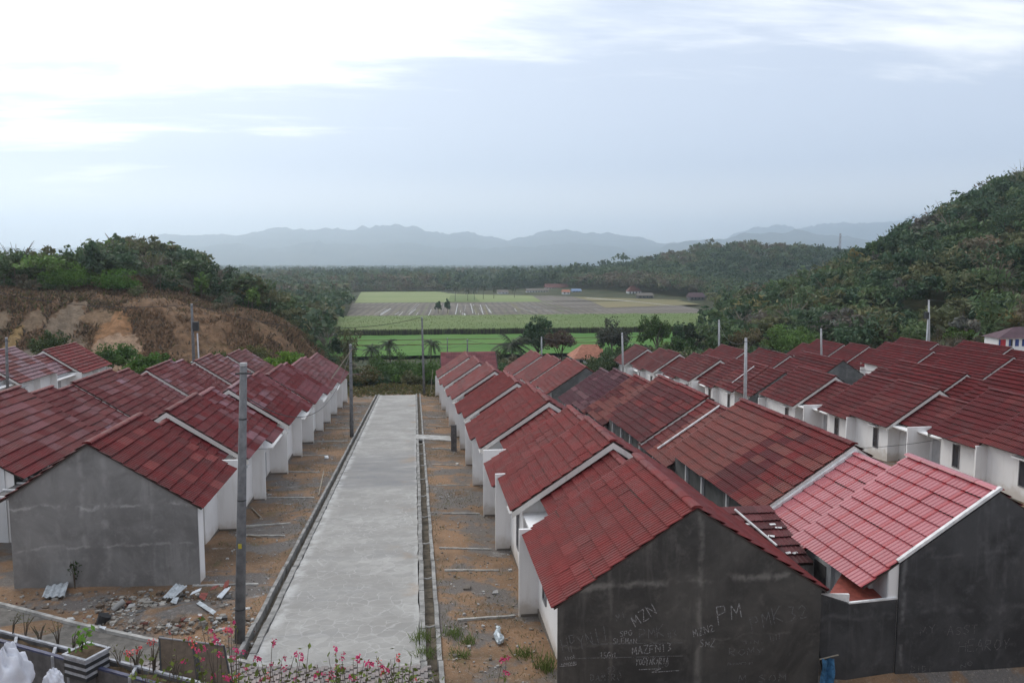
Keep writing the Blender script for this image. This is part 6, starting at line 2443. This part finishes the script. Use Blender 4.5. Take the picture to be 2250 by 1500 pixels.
def obox(c, hx_, hy_, z0, z1, mt, nm, par, grow=0):
    vs = []
    for z in (z0, z1):
        for sx_, sy_ in ((-1, -1), (1, -1), (1, 1), (-1, 1)):
            P = c + dirx * sx_ * hx_ + diry * sy_ * hy_
            vs.append((P.x, P.y, z))
    return MB().hexa(vs).build(nm, mt, par)


for k in range(6):
    obox(c0, .36 + (.0 if k % 2 else .012), .32 + (.0 if k % 2 else .012), .10 + k * .085, .10 + (k + 1) * .085 - .002, 'planter_white' if k % 2 else 'black_metal', 'stripe', pb_)
obox(c0, .30, .26, -2, .098, 'planter_grey', 'pier', pb_)
for sx_, sy_, hx_, hy_ in ((-1, 0, .035, .355), (1, 0, .035, .355), (0, -1, .40, .035), (0, 1, .40, .035)):
    obox(c0 + dirx * sx_ * .365 + diry * sy_ * .32, hx_, hy_, .61, .66 + (0.003 if sy_ else 0), 'planter_white', 'rim', pb_)
obox(c0, .33, .28, .59, .645, 'soil', 'soil', pb_)


def leafy_sprig(label, base, hgt, n_leaves, spread, colr, lsz, name='shrub', stems=3, stem_mat='bark', flowers=0, cat='plant', sr=.02, group=None):
    x, y, z = base
    root = thing(name, label, cat, base, group)
    q = MB()
    tips = []
    for s_ in range(stems):
        a = VG.uniform(0, 6.28)
        rr = spread * VG.uniform(.3, 1)
        mid = Vector((x + math.cos(a) * rr * .35, y + math.sin(a) * rr * .35, z + hgt * .5))
        tip = Vector((x + math.cos(a) * rr, y + math.sin(a) * rr, z + hgt * VG.uniform(.75, 1)))
        q.tube([(x, y, z - .05), mid, tip], [sr, sr * .7, sr * .3], 5)
        tips.append((mid, tip))
    q.build('stem', stem_mat, root)
    if n_leaves:
        P = []
        for i in range(n_leaves):
            m_, t_ = tips[VG.integers(0, len(tips))]
            P.append(np.array(m_.lerp(t_, VG.uniform(0, 1.05))) + VG.normal(size=3) * lsz * .8)
        V = leaf_quads(np.array(P), lsz, VG, .3, .5)
        T = tint_for(np.zeros(n_leaves, int), 1, colr, VG, .2, .3)
        link('leaves', np_mesh('leaves', V, quads_idx(n_leaves), 'leaf', T), root)
    return root


for k, (px_i, py_i) in enumerate([(27, 1398), (55, 1402), (88, 1410), (128, 1418), (160, 1428), (262, 1462), (300, 1468), (338, 1480), (385, 1490)]):
    b = tz(px_i, py_i, ZT - .1)
    leafy_sprig(f'{ORD[k]} pruned bare stem from the left in the planter wall', (b.x, b.y, ZT - .1), VG.uniform(.45, .8), 26, .30, (.10, .11, .035), .05, 'pruned_shrub', 5, 'bark', sr=.026 if k in (2, 6, 7) else .014, group='pruned shrubs')
leafy_sprig('small bright green plant growing in the striped planter box', (c0.x - .12, c0.y, .62), .55, 42, .2, (.10, .20, .03), .16, 'potted_plant', 5, 'bark', sr=.012)
# framed board leaning behind the wall
sb = thing('framed_board', 'large brown board of two panels in a thin black frame, standing by the planter wall', 'board', (-6.6, 18.9, -1.3))
A_, B_, C_, D_ = atY(350, 1400, 19.0), atY(492, 1417, 18.7), atY(514, 1530, 18.1), atY(356, 1520, 18.4)


def panel(a, b, c, d, th, mt, nm):
    n_ = (b - a).cross(d - a).normalized() * th
    return MB().hexa([a, b, c, d, a + n_, b + n_, c + n_, d + n_]).build(nm, mt, sb)


t1, t2 = lerp(A_, B_, .50), lerp(A_, B_, .58)
b1_, b2_ = lerp(D_, C_, .50), lerp(D_, C_, .58)
panel(A_, t1, b1_, D_, .02, 'board_brown', 'panel')
panel(t2, B_, C_, b2_, .02, 'board_brown', 'panel')
panel(t1, t2, b2_, b1_, .012, 'black_metal', 'seam')
for a, b in ((A_, B_), (B_, C_), (A_, D_)):
    MB().tube([a, b], .022, 6).build('frame', 'black_metal' if a is not A_ or b is not B_ else 'frame_grey', sb)
for P in (D_, C_):
    MB().tube([P, Vector((P.x, P.y, gz1(P.x, P.y) - .2))], .03, 6).build('post', 'black_metal', sb)

# rubble and dumped sheets in front of the left gable
def chunk(r, g_, flat=.6):
    v = rand_dirs(8, g_) * r * g_.uniform(.6, 1.2, (8, 1))
    base = np.array([(-1, -1, -1), (1, -1, -1), (1, 1, -1), (-1, 1, -1), (-1, -1, 1), (1, -1, 1), (1, 1, 1), (-1, 1, 1)], float) * r * .6
    v = base + v * .35
    v[:, 2] *= flat
    return v


HF = [(0, 3, 2, 1), (4, 5, 6, 7), (0, 1, 5, 4), (1, 2, 6, 5), (2, 3, 7, 6), (3, 0, 4, 7)]
vs, ts = [], []
cnt = 0
while cnt < 1700:
    pxl, pyl = g.uniform(0, 560), g.uniform(1298, 1425)
    w_ = math.exp(-((pxl - 360) / 130) ** 2 - ((pyl - 1350) / 36) ** 2) + .10
    if g.random() > w_ or pyl > 1335 + pxl * .165 + 10:
        continue
    P = gpt(pxl, pyl)
    r = min(.20, .015 + g.exponential(.03))
    v = chunk(r, g) + np.array([P.x, P.y, P.z + r * .15 + (w_ * .16 if w_ > .3 else 0)])
    a = g.uniform(0, 3.14)
    vs.append(v)
    c_ = np.array(pick([((.30, .28, .25), 5), ((.17, .13, .10), 4), ((.5, .5, .49), 1.6), ((.14, .05, .04), .5), ((.12, .12, .12), 2)], g)) * g.uniform(.7, 1.2)
    ts.append(np.tile(c_, (8, 1)))
    cnt += 1
# pebbles and cement crumbs scattered over the front plots
for i in range(4200):
    x = g.uniform(-8.8, -5.6) if g.random() < .5 else g.uniform(.8, 4.3)
    y = 19 + g.random() ** 1.5 * 75
    r = .010 + g.exponential(.017)
    vs.append(chunk(r, g) + np.array([x, y, gz1(x, y) + .02]))
    c_ = np.array(pick([((.42, .41, .40), 3), ((.18, .16, .14), 3), ((.28, .24, .2), 3)], g)) * g.uniform(.7, 1.2)
    ts.append(np.tile(c_, (8, 1)))
V = np.concatenate(vs)
F = np.concatenate([np.array(HF) + 8 * i for i in range(len(vs))])
m, n = mat('rubble_tint')
col = n.add('ShaderNodeAttribute', attribute_name='tint').outputs['Color']
finish(n, n.mix(n.ramp(n.noise(pos(n), 12, 4, .7), .4, .7, 0, .4), col, (.12, .10, .08)), .95, n.noise(pos(n), 30, 4, .7), .4, .02, .2)
tag(link('rubble', np_mesh('rubble', V, F, 'rubble_tint', np.concatenate(ts))), 'heap of broken masonry and crumbs dumped before the light grey gable', 'rubble', kind='stuff')
# low earth mound under the heap
ms_ = [gpt(px_i, py_i) for px_i, py_i in ((300, 1340),)]
mc = gpt(380, 1352)


def mound_z(X, Y):
    d2 = ((X - mc.x) / 2.3) ** 2 + ((Y - mc.y) / 1.5) ** 2
    return gz(X, Y) - .06 + .36 * np.exp(-d2 * 1.6) + .14 * fbm(X * 1.4, Y * 1.4, 9, 4) * np.exp(-d2 * .6)


struct(link('earth_mound', grid_mesh('earth_mound', np.linspace(mc.x - 3.4, mc.x + 2.6, 60), np.linspace(mc.y - 2.2, mc.y + 2.2, 44), mound_z, 'yard_dirt')))


def sheet_thing(label, corners, mt, name, cat, th=.015, wave=0, lift=.06):
    P = [gpt(*c_) for c_ in corners]
    a, b, c_, d = P
    nx_, ny_ = 14, 5
    q = MB()
    top_, bot_ = [], []
    r = random.Random(len(label))
    tl = [r.uniform(.0, .16) for _ in range(4)]
    for j in range(ny_):
        for i in range(nx_):
            u_, v_ = i / (nx_ - 1), j / (ny_ - 1)
            p_ = (a * (1 - u_) + b * u_) * (1 - v_) + (d * (1 - u_) + c_ * u_) * v_
            zz = p_.z + lift + (tl[0] * (1 - u_) + tl[1] * u_) * (1 - v_) + (tl[2] * (1 - u_) + tl[3] * u_) * v_ + wave * math.sin(u_ * 14 * math.pi / 2) + r.uniform(-.008, .008)
            top_.append((p_.x, p_.y, zz))
            bot_.append((p_.x, p_.y, zz - th))
    k = len(top_)
    fs = []
    for j in range(ny_ - 1):
        for i in range(nx_ - 1):
            o = j * nx_ + i
            fs += [(o, o + 1, o + nx_ + 1, o + nx_), (o + k, o + nx_ + k, o + nx_ + 1 + k, o + 1 + k)]
    rim = list(range(nx_)) + [r_ * nx_ + nx_ - 1 for r_ in range(1, ny_)] + [(ny_ - 1) * nx_ + i for i in range(nx_ - 2, -1, -1)] + [r_ * nx_ for r_ in range(ny_ - 2, 0, -1)]
    fs += [(rim[i], rim[i] + k, rim[(i + 1) % len(rim)] + k, rim[(i + 1) % len(rim)]) for i in range(len(rim))]
    q.add(top_ + bot_, fs)
    return tag(q.build(name, mt), label, cat, 'dumped sheets before the left gable')


sheet_thing('pale blue grey crumpled sheet lying at the foot of the light grey gable', [(92, 1318), (142, 1318), (152, 1290), (102, 1290)], 'asbestos', 'crumpled_sheet', 'sheet', wave=.03)
sheet_thing('large grey corrugated sheet lying on the rubble', [(358, 1328), (382, 1330), (412, 1302), (386, 1298)], 'asbestos', 'corrugated_sheet', 'sheet', wave=.02, lift=.22)
sheet_thing('small grey sheet fragment below the large corrugated one', [(375, 1343), (388, 1343), (394, 1328), (382, 1328)], 'asbestos', 'sheet_fragment', 'sheet', wave=.0, lift=.2)
sheet_thing('pale curved tile fragment beside the pole', [(476, 1320), (488, 1321), (508, 1302), (494, 1300)], 'white_metal', 'tile_fragment', 'fragment', wave=.015, lift=.1)
sheet_thing('dark red tile fragment on the rubble left of the pole', [(462, 1313), (474, 1311), (482, 1302), (468, 1303)], 'rust_sheet', 'red_fragment', 'fragment', lift=.2)
sheet_thing('dark red tile fragment lying below the other red one', [(438, 1332), (450, 1330), (458, 1318), (442, 1320)], 'rust_sheet', 'red_fragment', 'fragment', lift=.2)
sheet_thing('upright dark red tile piece nearest the white wall corner', [(490, 1298), (502, 1298), (504, 1282), (494, 1284)], 'rust_sheet', 'red_fragment', 'fragment', lift=.1)
sheet_thing('white board lying across the rubble', [(418, 1326), (440, 1318), (444, 1312), (424, 1320)], 'white_metal', 'white_board', 'board', lift=.24)
sheet_thing('long pale sheet strip lying lowest on the rubble', [(432, 1342), (468, 1362), (476, 1358), (440, 1338)], 'asbestos', 'sheet_strip', 'sheet', lift=.2)
sheet_thing('small white board by the dark pail near the cross street', [(216, 1389), (230, 1391), (234, 1384), (222, 1382)], 'white_metal', 'white_scrap', 'board', lift=.05)
P = gpt(222, 1370)
q = MB().tube([(P.x, P.y, P.z), (P.x + .12, P.y + .05, P.z + .28)], [.17, .21], 12)
tag(q.build('dark_pail', 'black_metal'), 'dark toppled pail on the rubble near the cross street', 'pail')
P = gpt(258, 1345)
tag(MB().tube([(P.x - .12, P.y - .1, P.z + .15), (P.x + .18, P.y + .15, P.z + .34)], [.10, .11], 10).build('concrete_stub', 'gutter_concrete'), 'broken round concrete stub sticking out of the heap', 'rubble piece')
P = gpt(167, 1290)
leafy_sprig('dark green climbing weed on the light grey gable', (P.x, 29.72, P.z), 1.15, 60, .16, (.03, .05, .018), .12, 'climbing_weed', 3, 'bark')
# stakes and sticks on the left plots
for k, (a, b, lab) in enumerate([((553, 1118), (575, 1140), 'thin stick lying on the near left plot'), ((700, 1090), (712, 1050), 'pale stick standing by the left gutter'), ((545, 1178), (575, 1182), 'short pale batten lying on the near left plot')]):
    A2, B2 = gpt(*a), gpt(*b)
    tag(MB().tube([A2 + Vector((0, 0, .06)), B2 + Vector((0, 0, .06 if k != 1 else .5))], .035, 6).build('stick', 'stick'), lab, 'stick')
P = gpt(718, 1008)
tag(MB().add([tuple(v) for v in chunk(.24, VG) + np.array([P.x, P.y, P.z + .12])], HF).build('dark_bundle', 'white_metal'), 'small crumpled bundle lying on the left plot half-way down', 'bundle')
P = gpt(1005, 1022)
tag(MB().add([tuple(v) for v in chunk(.16, VG) + np.array([P.x, P.y, P.z + .12])], HF).build('white_block', 'white_plaster'), 'small white block lying on the right plot', 'block')
# crumpled plastic bottle bag on the right plot
P = gpt(1097, 1418)
Q_ = gpt(1093, 1385)
ax_ = (Q_ - P)
rings = [(.0, .06), (.1, .12), (.3, .13), (.5, .11), (.7, .10), (.85, .05), (1.0, .06)]
q = MB().tube([P + ax_ * t + Vector((.04 * math.sin(t * 9), 0, .13)) for t, _ in rings], [r_ for _, r_ in rings], 10)
q.v = [(x + RNG.uniform(-.03, .03), y + RNG.uniform(-.03, .03), z + RNG.uniform(-.03, .03)) for x, y, z in q.v]
tag(q.build('plastic_bag', 'plastic'), 'twisted pale plastic bag lying on the dark ground of the right plot', 'bag')
# tufts of weeds along the right gutter and plot
tf = 0
for (px_i, py_i, hh_, lab) in [(928, 1405, .35, 'green grass tuft on the street edge by the right gutter'), (934, 1437, .25, 'small grass tuft nearest the cross street on the street edge'), (995, 1395, .28, 'green weed tuft on the right plot left of the plastic bag'), (1026, 1412, .22, 'small weed tuft below the plastic bag'), (1150, 1440, .3, 'weed tuft at the foot of the dark gable corner'), (1198, 1470, .5, 'leafy weed at the white edge of the dark gable'), (1010, 1440, .2, 'low weed tuft on the brown earth near the right gutter')]:
    P = gpt(px_i, py_i)
    nb = 90
    X = P.x + g.normal(size=nb) * .16
    Y = P.y + g.normal(size=nb) * .16
    h_ = g.uniform(.4, 1.0, nb) * hh_
    lx, ly = g.normal(size=nb) * .12, g.normal(size=nb) * .12
    V = np.stack([np.stack([X - .012, Y, np.full(nb, P.z - .03)], 1), np.stack([X + .012, Y, np.full(nb, P.z - .03)], 1), np.stack([X + lx + .004, Y + ly, P.z + h_], 1), np.stack([X + lx - .004, Y + ly, P.z + h_], 1)], 1).reshape(-1, 3)
    T = np.repeat(np.array([.12, .16, .05]) * g.uniform(.6, 1.5, nb)[:, None], 4, 0)
    tag(link('grass_tuft', np_mesh('grass_tuft', V, quads_idx(nb), 'leaf', T)), lab, 'grass', 'grass tufts by the right gutter')
# blue cloth hanging in the hole by the dark gable
cb = atY(1815, 1440, 19.55)
q = MB()
nx_, ny_ = 9, 10
vs = []
for j in range(ny_):
    for i in range(nx_):
        t = j / (ny_ - 1)
        u_ = i / (nx_ - 1)
        x = lerp(1806, 1833, u_) - t * 4
        yv = 19.5 - .10 * math.sin(u_ * 9) - .05 * math.sin(t * 7 + u_ * 5)
        P = atY(x, 1445 + t * 75, 19.5)
        vs.append((P.x, yv, P.z))
q.add(vs, [(j * nx_ + i, j * nx_ + i + 1, (j + 1) * nx_ + i + 1, (j + 1) * nx_ + i) for j in range(ny_ - 1) for i in range(nx_ - 1)])
bc = thing('blue_cloth', 'blue cloth hung over a stick in the hole beside the dark written-on gable', 'cloth', (cb.x, 19.5, -2.5))
q.build('cloth', 'blue_cloth', bc, True)
MB().tube([atY(1800, 1448, 19.5), atY(1842, 1438, 19.55)], .02, 6).build('stick', 'stick', bc)

# white sacks on the terrace edge at the lower left
def lump(label, cpx, Y, rx_, rz_, name, seedv):
    c_ = atY(*cpx, Y)
    n1, n2 = 48, 30
    q = MB()
    vs = []
    for j in range(n2 + 1):
        th_ = math.pi * j / n2
        for i in range(n1):
            ph = 2 * math.pi * i / n1
            d = np.array([math.sin(th_) * math.cos(ph), math.sin(th_) * math.sin(ph), math.cos(th_)])
            f = 1 + .8 * float(fbm(d[0] * 2.4 + seedv, d[2] * 2.4 + d[1], 3, 4)) + .09 * math.sin(ph * 4 + th_ * 5) + .05 * math.sin(ph * 9 - th_ * 7)
            vs.append((c_.x + d[0] * rx_ * f, c_.y + d[1] * rx_ * .8 * f, c_.z + d[2] * rz_ * f))
    q.add(vs, [(j * n1 + i, j * n1 + (i + 1) % n1, (j + 1) * n1 + (i + 1) % n1, (j + 1) * n1 + i) for j in range(n2) for i in range(n1)])
    return tag(q.build(name, 'white_cloth', None, True), label, 'cloth', 'white cloth at the corner')


lump('large folded white cloth sack in the bottom left corner', (14, 1512), 6.6, .19, .34, 'cloth_sack', 1.0)
lump('small pointed white cloth tip right of the corner sack', (118, 1500), 6.7, .075, .11, 'cloth_tip', 4.0)

# ------------------------------------------------------------------ bougainvillea on the near terrace
bm_ = {}


def bract_mesh(mt, sd_):
    g_ = np.random.default_rng(sd_)
    V, F = [], []
    for k in range(12):
        c_ = g_.normal(size=3) * .018
        d = rand_dirs(1, g_)[0]
        u_ = np.cross(d, rand_dirs(1, g_)[0])
        u_ /= np.linalg.norm(u_)
        v_ = np.cross(d, u_)
        s_ = g_.uniform(.011, .019)
        o = len(V)
        V += [tuple(c_ - u_ * s_), tuple(c_ + v_ * s_ * .75 + d * s_ * .3), tuple(c_ + u_ * s_ * 1.1 + d * s_ * .15), tuple(c_ - v_ * s_ * .75 + d * s_ * .3)]
        F.append((o, o + 1, o + 2, o + 3))
    return MB().add(V, F).mesh('flower', mt)


BR = [bract_mesh('bract', i) for i in range(3)] + [bract_mesh('bract_red', 9 + i) for i in range(2)]
CL = [(340, 1405, 9), (438, 1355, 9), (455, 1385, 0), (470, 1397, 0), (478, 1405, 0), (425, 1435, 0), (440, 1445, 0), (485, 1440, 0), (500, 1383, 9), (520, 1364, 0), (508, 1385, 0), (285, 1432, 9), (300, 1425, 9), (405, 1453, 0), (465, 1482, 0), (380, 1390, 9), (415, 1400, 9), (525, 1430, 0), (598, 1412, 0), (647, 1440, 0), (657, 1436, 0), (660, 1447, 0), (620, 1445, 0), (596, 1460, 0), (618, 1468, 0), (512, 1450, 0),
      (738, 1430, 0), (750, 1440, 0), (746, 1465, 0), (752, 1470, 0), (786, 1447, 0), (800, 1452, 0), (808, 1458, 0), (835, 1452, 9), (840, 1462, 0), (852, 1468, 0), (842, 1478, 9), (868, 1443, 9), (877, 1448, 9), (710, 1478, 0), (722, 1484, 0), (700, 1486, 0), (780, 1488, 0), (770, 1484, 0), (727, 1492, 9), (916, 1495, 9), (598, 1483, 9), (572, 1492, 0), (512, 1485, 9), (505, 1492, 0), (1105, 1448, 0), (1112, 1449, 0), (1108, 1478, 0), (540, 1470, 0), (560, 1448, 0), (655, 1492, 0), (430, 1410, 9), (455, 1425, 0)]
bushes = {}
for (xa, xb, lab) in [(270, 420, 'leftmost bougainvillea spray before the framed board'), (420, 540, 'bougainvillea spray crossing the right half of the framed board'), (540, 690, 'bougainvillea spray at the left street edge'), (690, 820, 'bougainvillea spray in the middle of the street foot'), (820, 960, 'bougainvillea spray near the right gutter'), (960, 1200, 'single pink bougainvillea sprig on the right plot')]:
    xm = (xa + xb) / 2
    Y0 = 6.9 + RNG.uniform(-.4, .5)
    rb = atY(xm, 1600, Y0)
    base = Vector((rb.x, Y0, 5.0))
    root = thing('bougainvillea', lab, 'shrub', tuple(base), 'bougainvillea sprays')
    q = MB()
    leafP = []
    for (cx_, cy_, kind_) in CL:
        if not xa <= cx_ < xb:
            continue
        Yd = Y0 + RNG.uniform(-.45, .45)
        tip = atY(cx_, cy_, Yd)
        mid = base.lerp(tip, .6) + Vector((RNG.uniform(-.1, .1), RNG.uniform(-.1, .1), .06))
        q.tube([base + Vector((RNG.uniform(-.1, .1), 0, -.1)), mid, tip], [.008, .0055, .002], 5)
        for t in np.linspace(.55, 1.0, 6):
            if RNG.random() < .75:
                leafP.append(np.array(base.lerp(tip, t)) + VG.normal(size=3) * .03)
        for rep in range(RNG.choice([1, 1, 2])):
            o = bpy.data.objects.new('flower', BR[(RNG.randrange(3) if kind_ == 0 else 3 + RNG.randrange(2))])
            COL.objects.link(o)
            o.parent = root
            o.matrix_parent_inverse = PINV[root.name]
            o.matrix_basis = Matrix.Translation(tip + Vector((RNG.uniform(-.03, .03), RNG.uniform(-.03, .03), RNG.uniform(-.02, .02)))) @ Matrix.Rotation(RNG.uniform(0, 6), 4, 'Z') @ Matrix.Scale(RNG.uniform(.6, 1.05), 4)
    # leafy twigs without flowers
    for k in range(6):
        cx_, cy_ = RNG.uniform(xa + 5, min(xb, 940) - 5), RNG.uniform(1415, 1490) if xm < 960 else RNG.uniform(1485, 1500)
        tip = atY(cx_, cy_, Y0 + RNG.uniform(-.4, .4))
        q.tube([base, base.lerp(tip, .55) + Vector((RNG.uniform(-.08, .08), 0, .04)), tip], [.007, .005, .0018], 5)
        for t in np.linspace(.5, 1.0, 8):
            leafP.append(np.array(base.lerp(tip, t)) + VG.normal(size=3) * .035)
    for k in range(26):
        cx_, cy_ = RNG.uniform(xa, min(xb, 950)), RNG.uniform(1470, 1512)
        if xm < 960:
            leafP.append(np.array(atY(cx_, cy_, Y0 + RNG.uniform(-.3, .3))))
    q.build('branch', 'bark', root)
    leafP = np.array(leafP)
    V = leaf_quads(leafP, .055, VG, .3, .6)
    T = np.repeat(np.array([.10, .13, .025])[None, :] * VG.uniform(.5, 1.5, (len(leafP), 1)), 4, 0)
    link('leaves', np_mesh('leaves', V, quads_idx(len(leafP)), 'leaf', T), root)
# leafy upright plant beside the gutter in the foreground
for k, (cx_, cy_) in enumerate([(868, 1490), (895, 1488), (915, 1492)]):
    tip = atY(cx_, cy_ - 40, 7.0)
    leafy_sprig(f'{ORD[k]} upright leafy shoot from the left at the bottom edge near the gutter', (tip.x, 7.0, 5.0), tip.z - 5.0, 60, .12, (.10, .13, .03), .06, 'leafy_shoot', 4, 'bark', sr=.008, group='leafy shoots')

# ------------------------------------------------------------------ air
m = bpy.data.materials.new('haze_air')
m.use_nodes = True
n = NT(m.node_tree)
v = n.add('ShaderNodeVolumePrincipled', {'Color': (0.77, 0.885, 1.0), 'Density': 0.00018, 'Anisotropy': 0.72})
n.add('ShaderNodeOutputMaterial', {'Volume': v.outputs[0]})
MATS['haze_air'] = m
hz_ = MB().box(-14200, 14200, -300, 14200, -60, 740).build('haze', 'haze_air')
hz_['kind'] = 'stuff'
hz_['label'] = 'pale blue air haze over the valley'
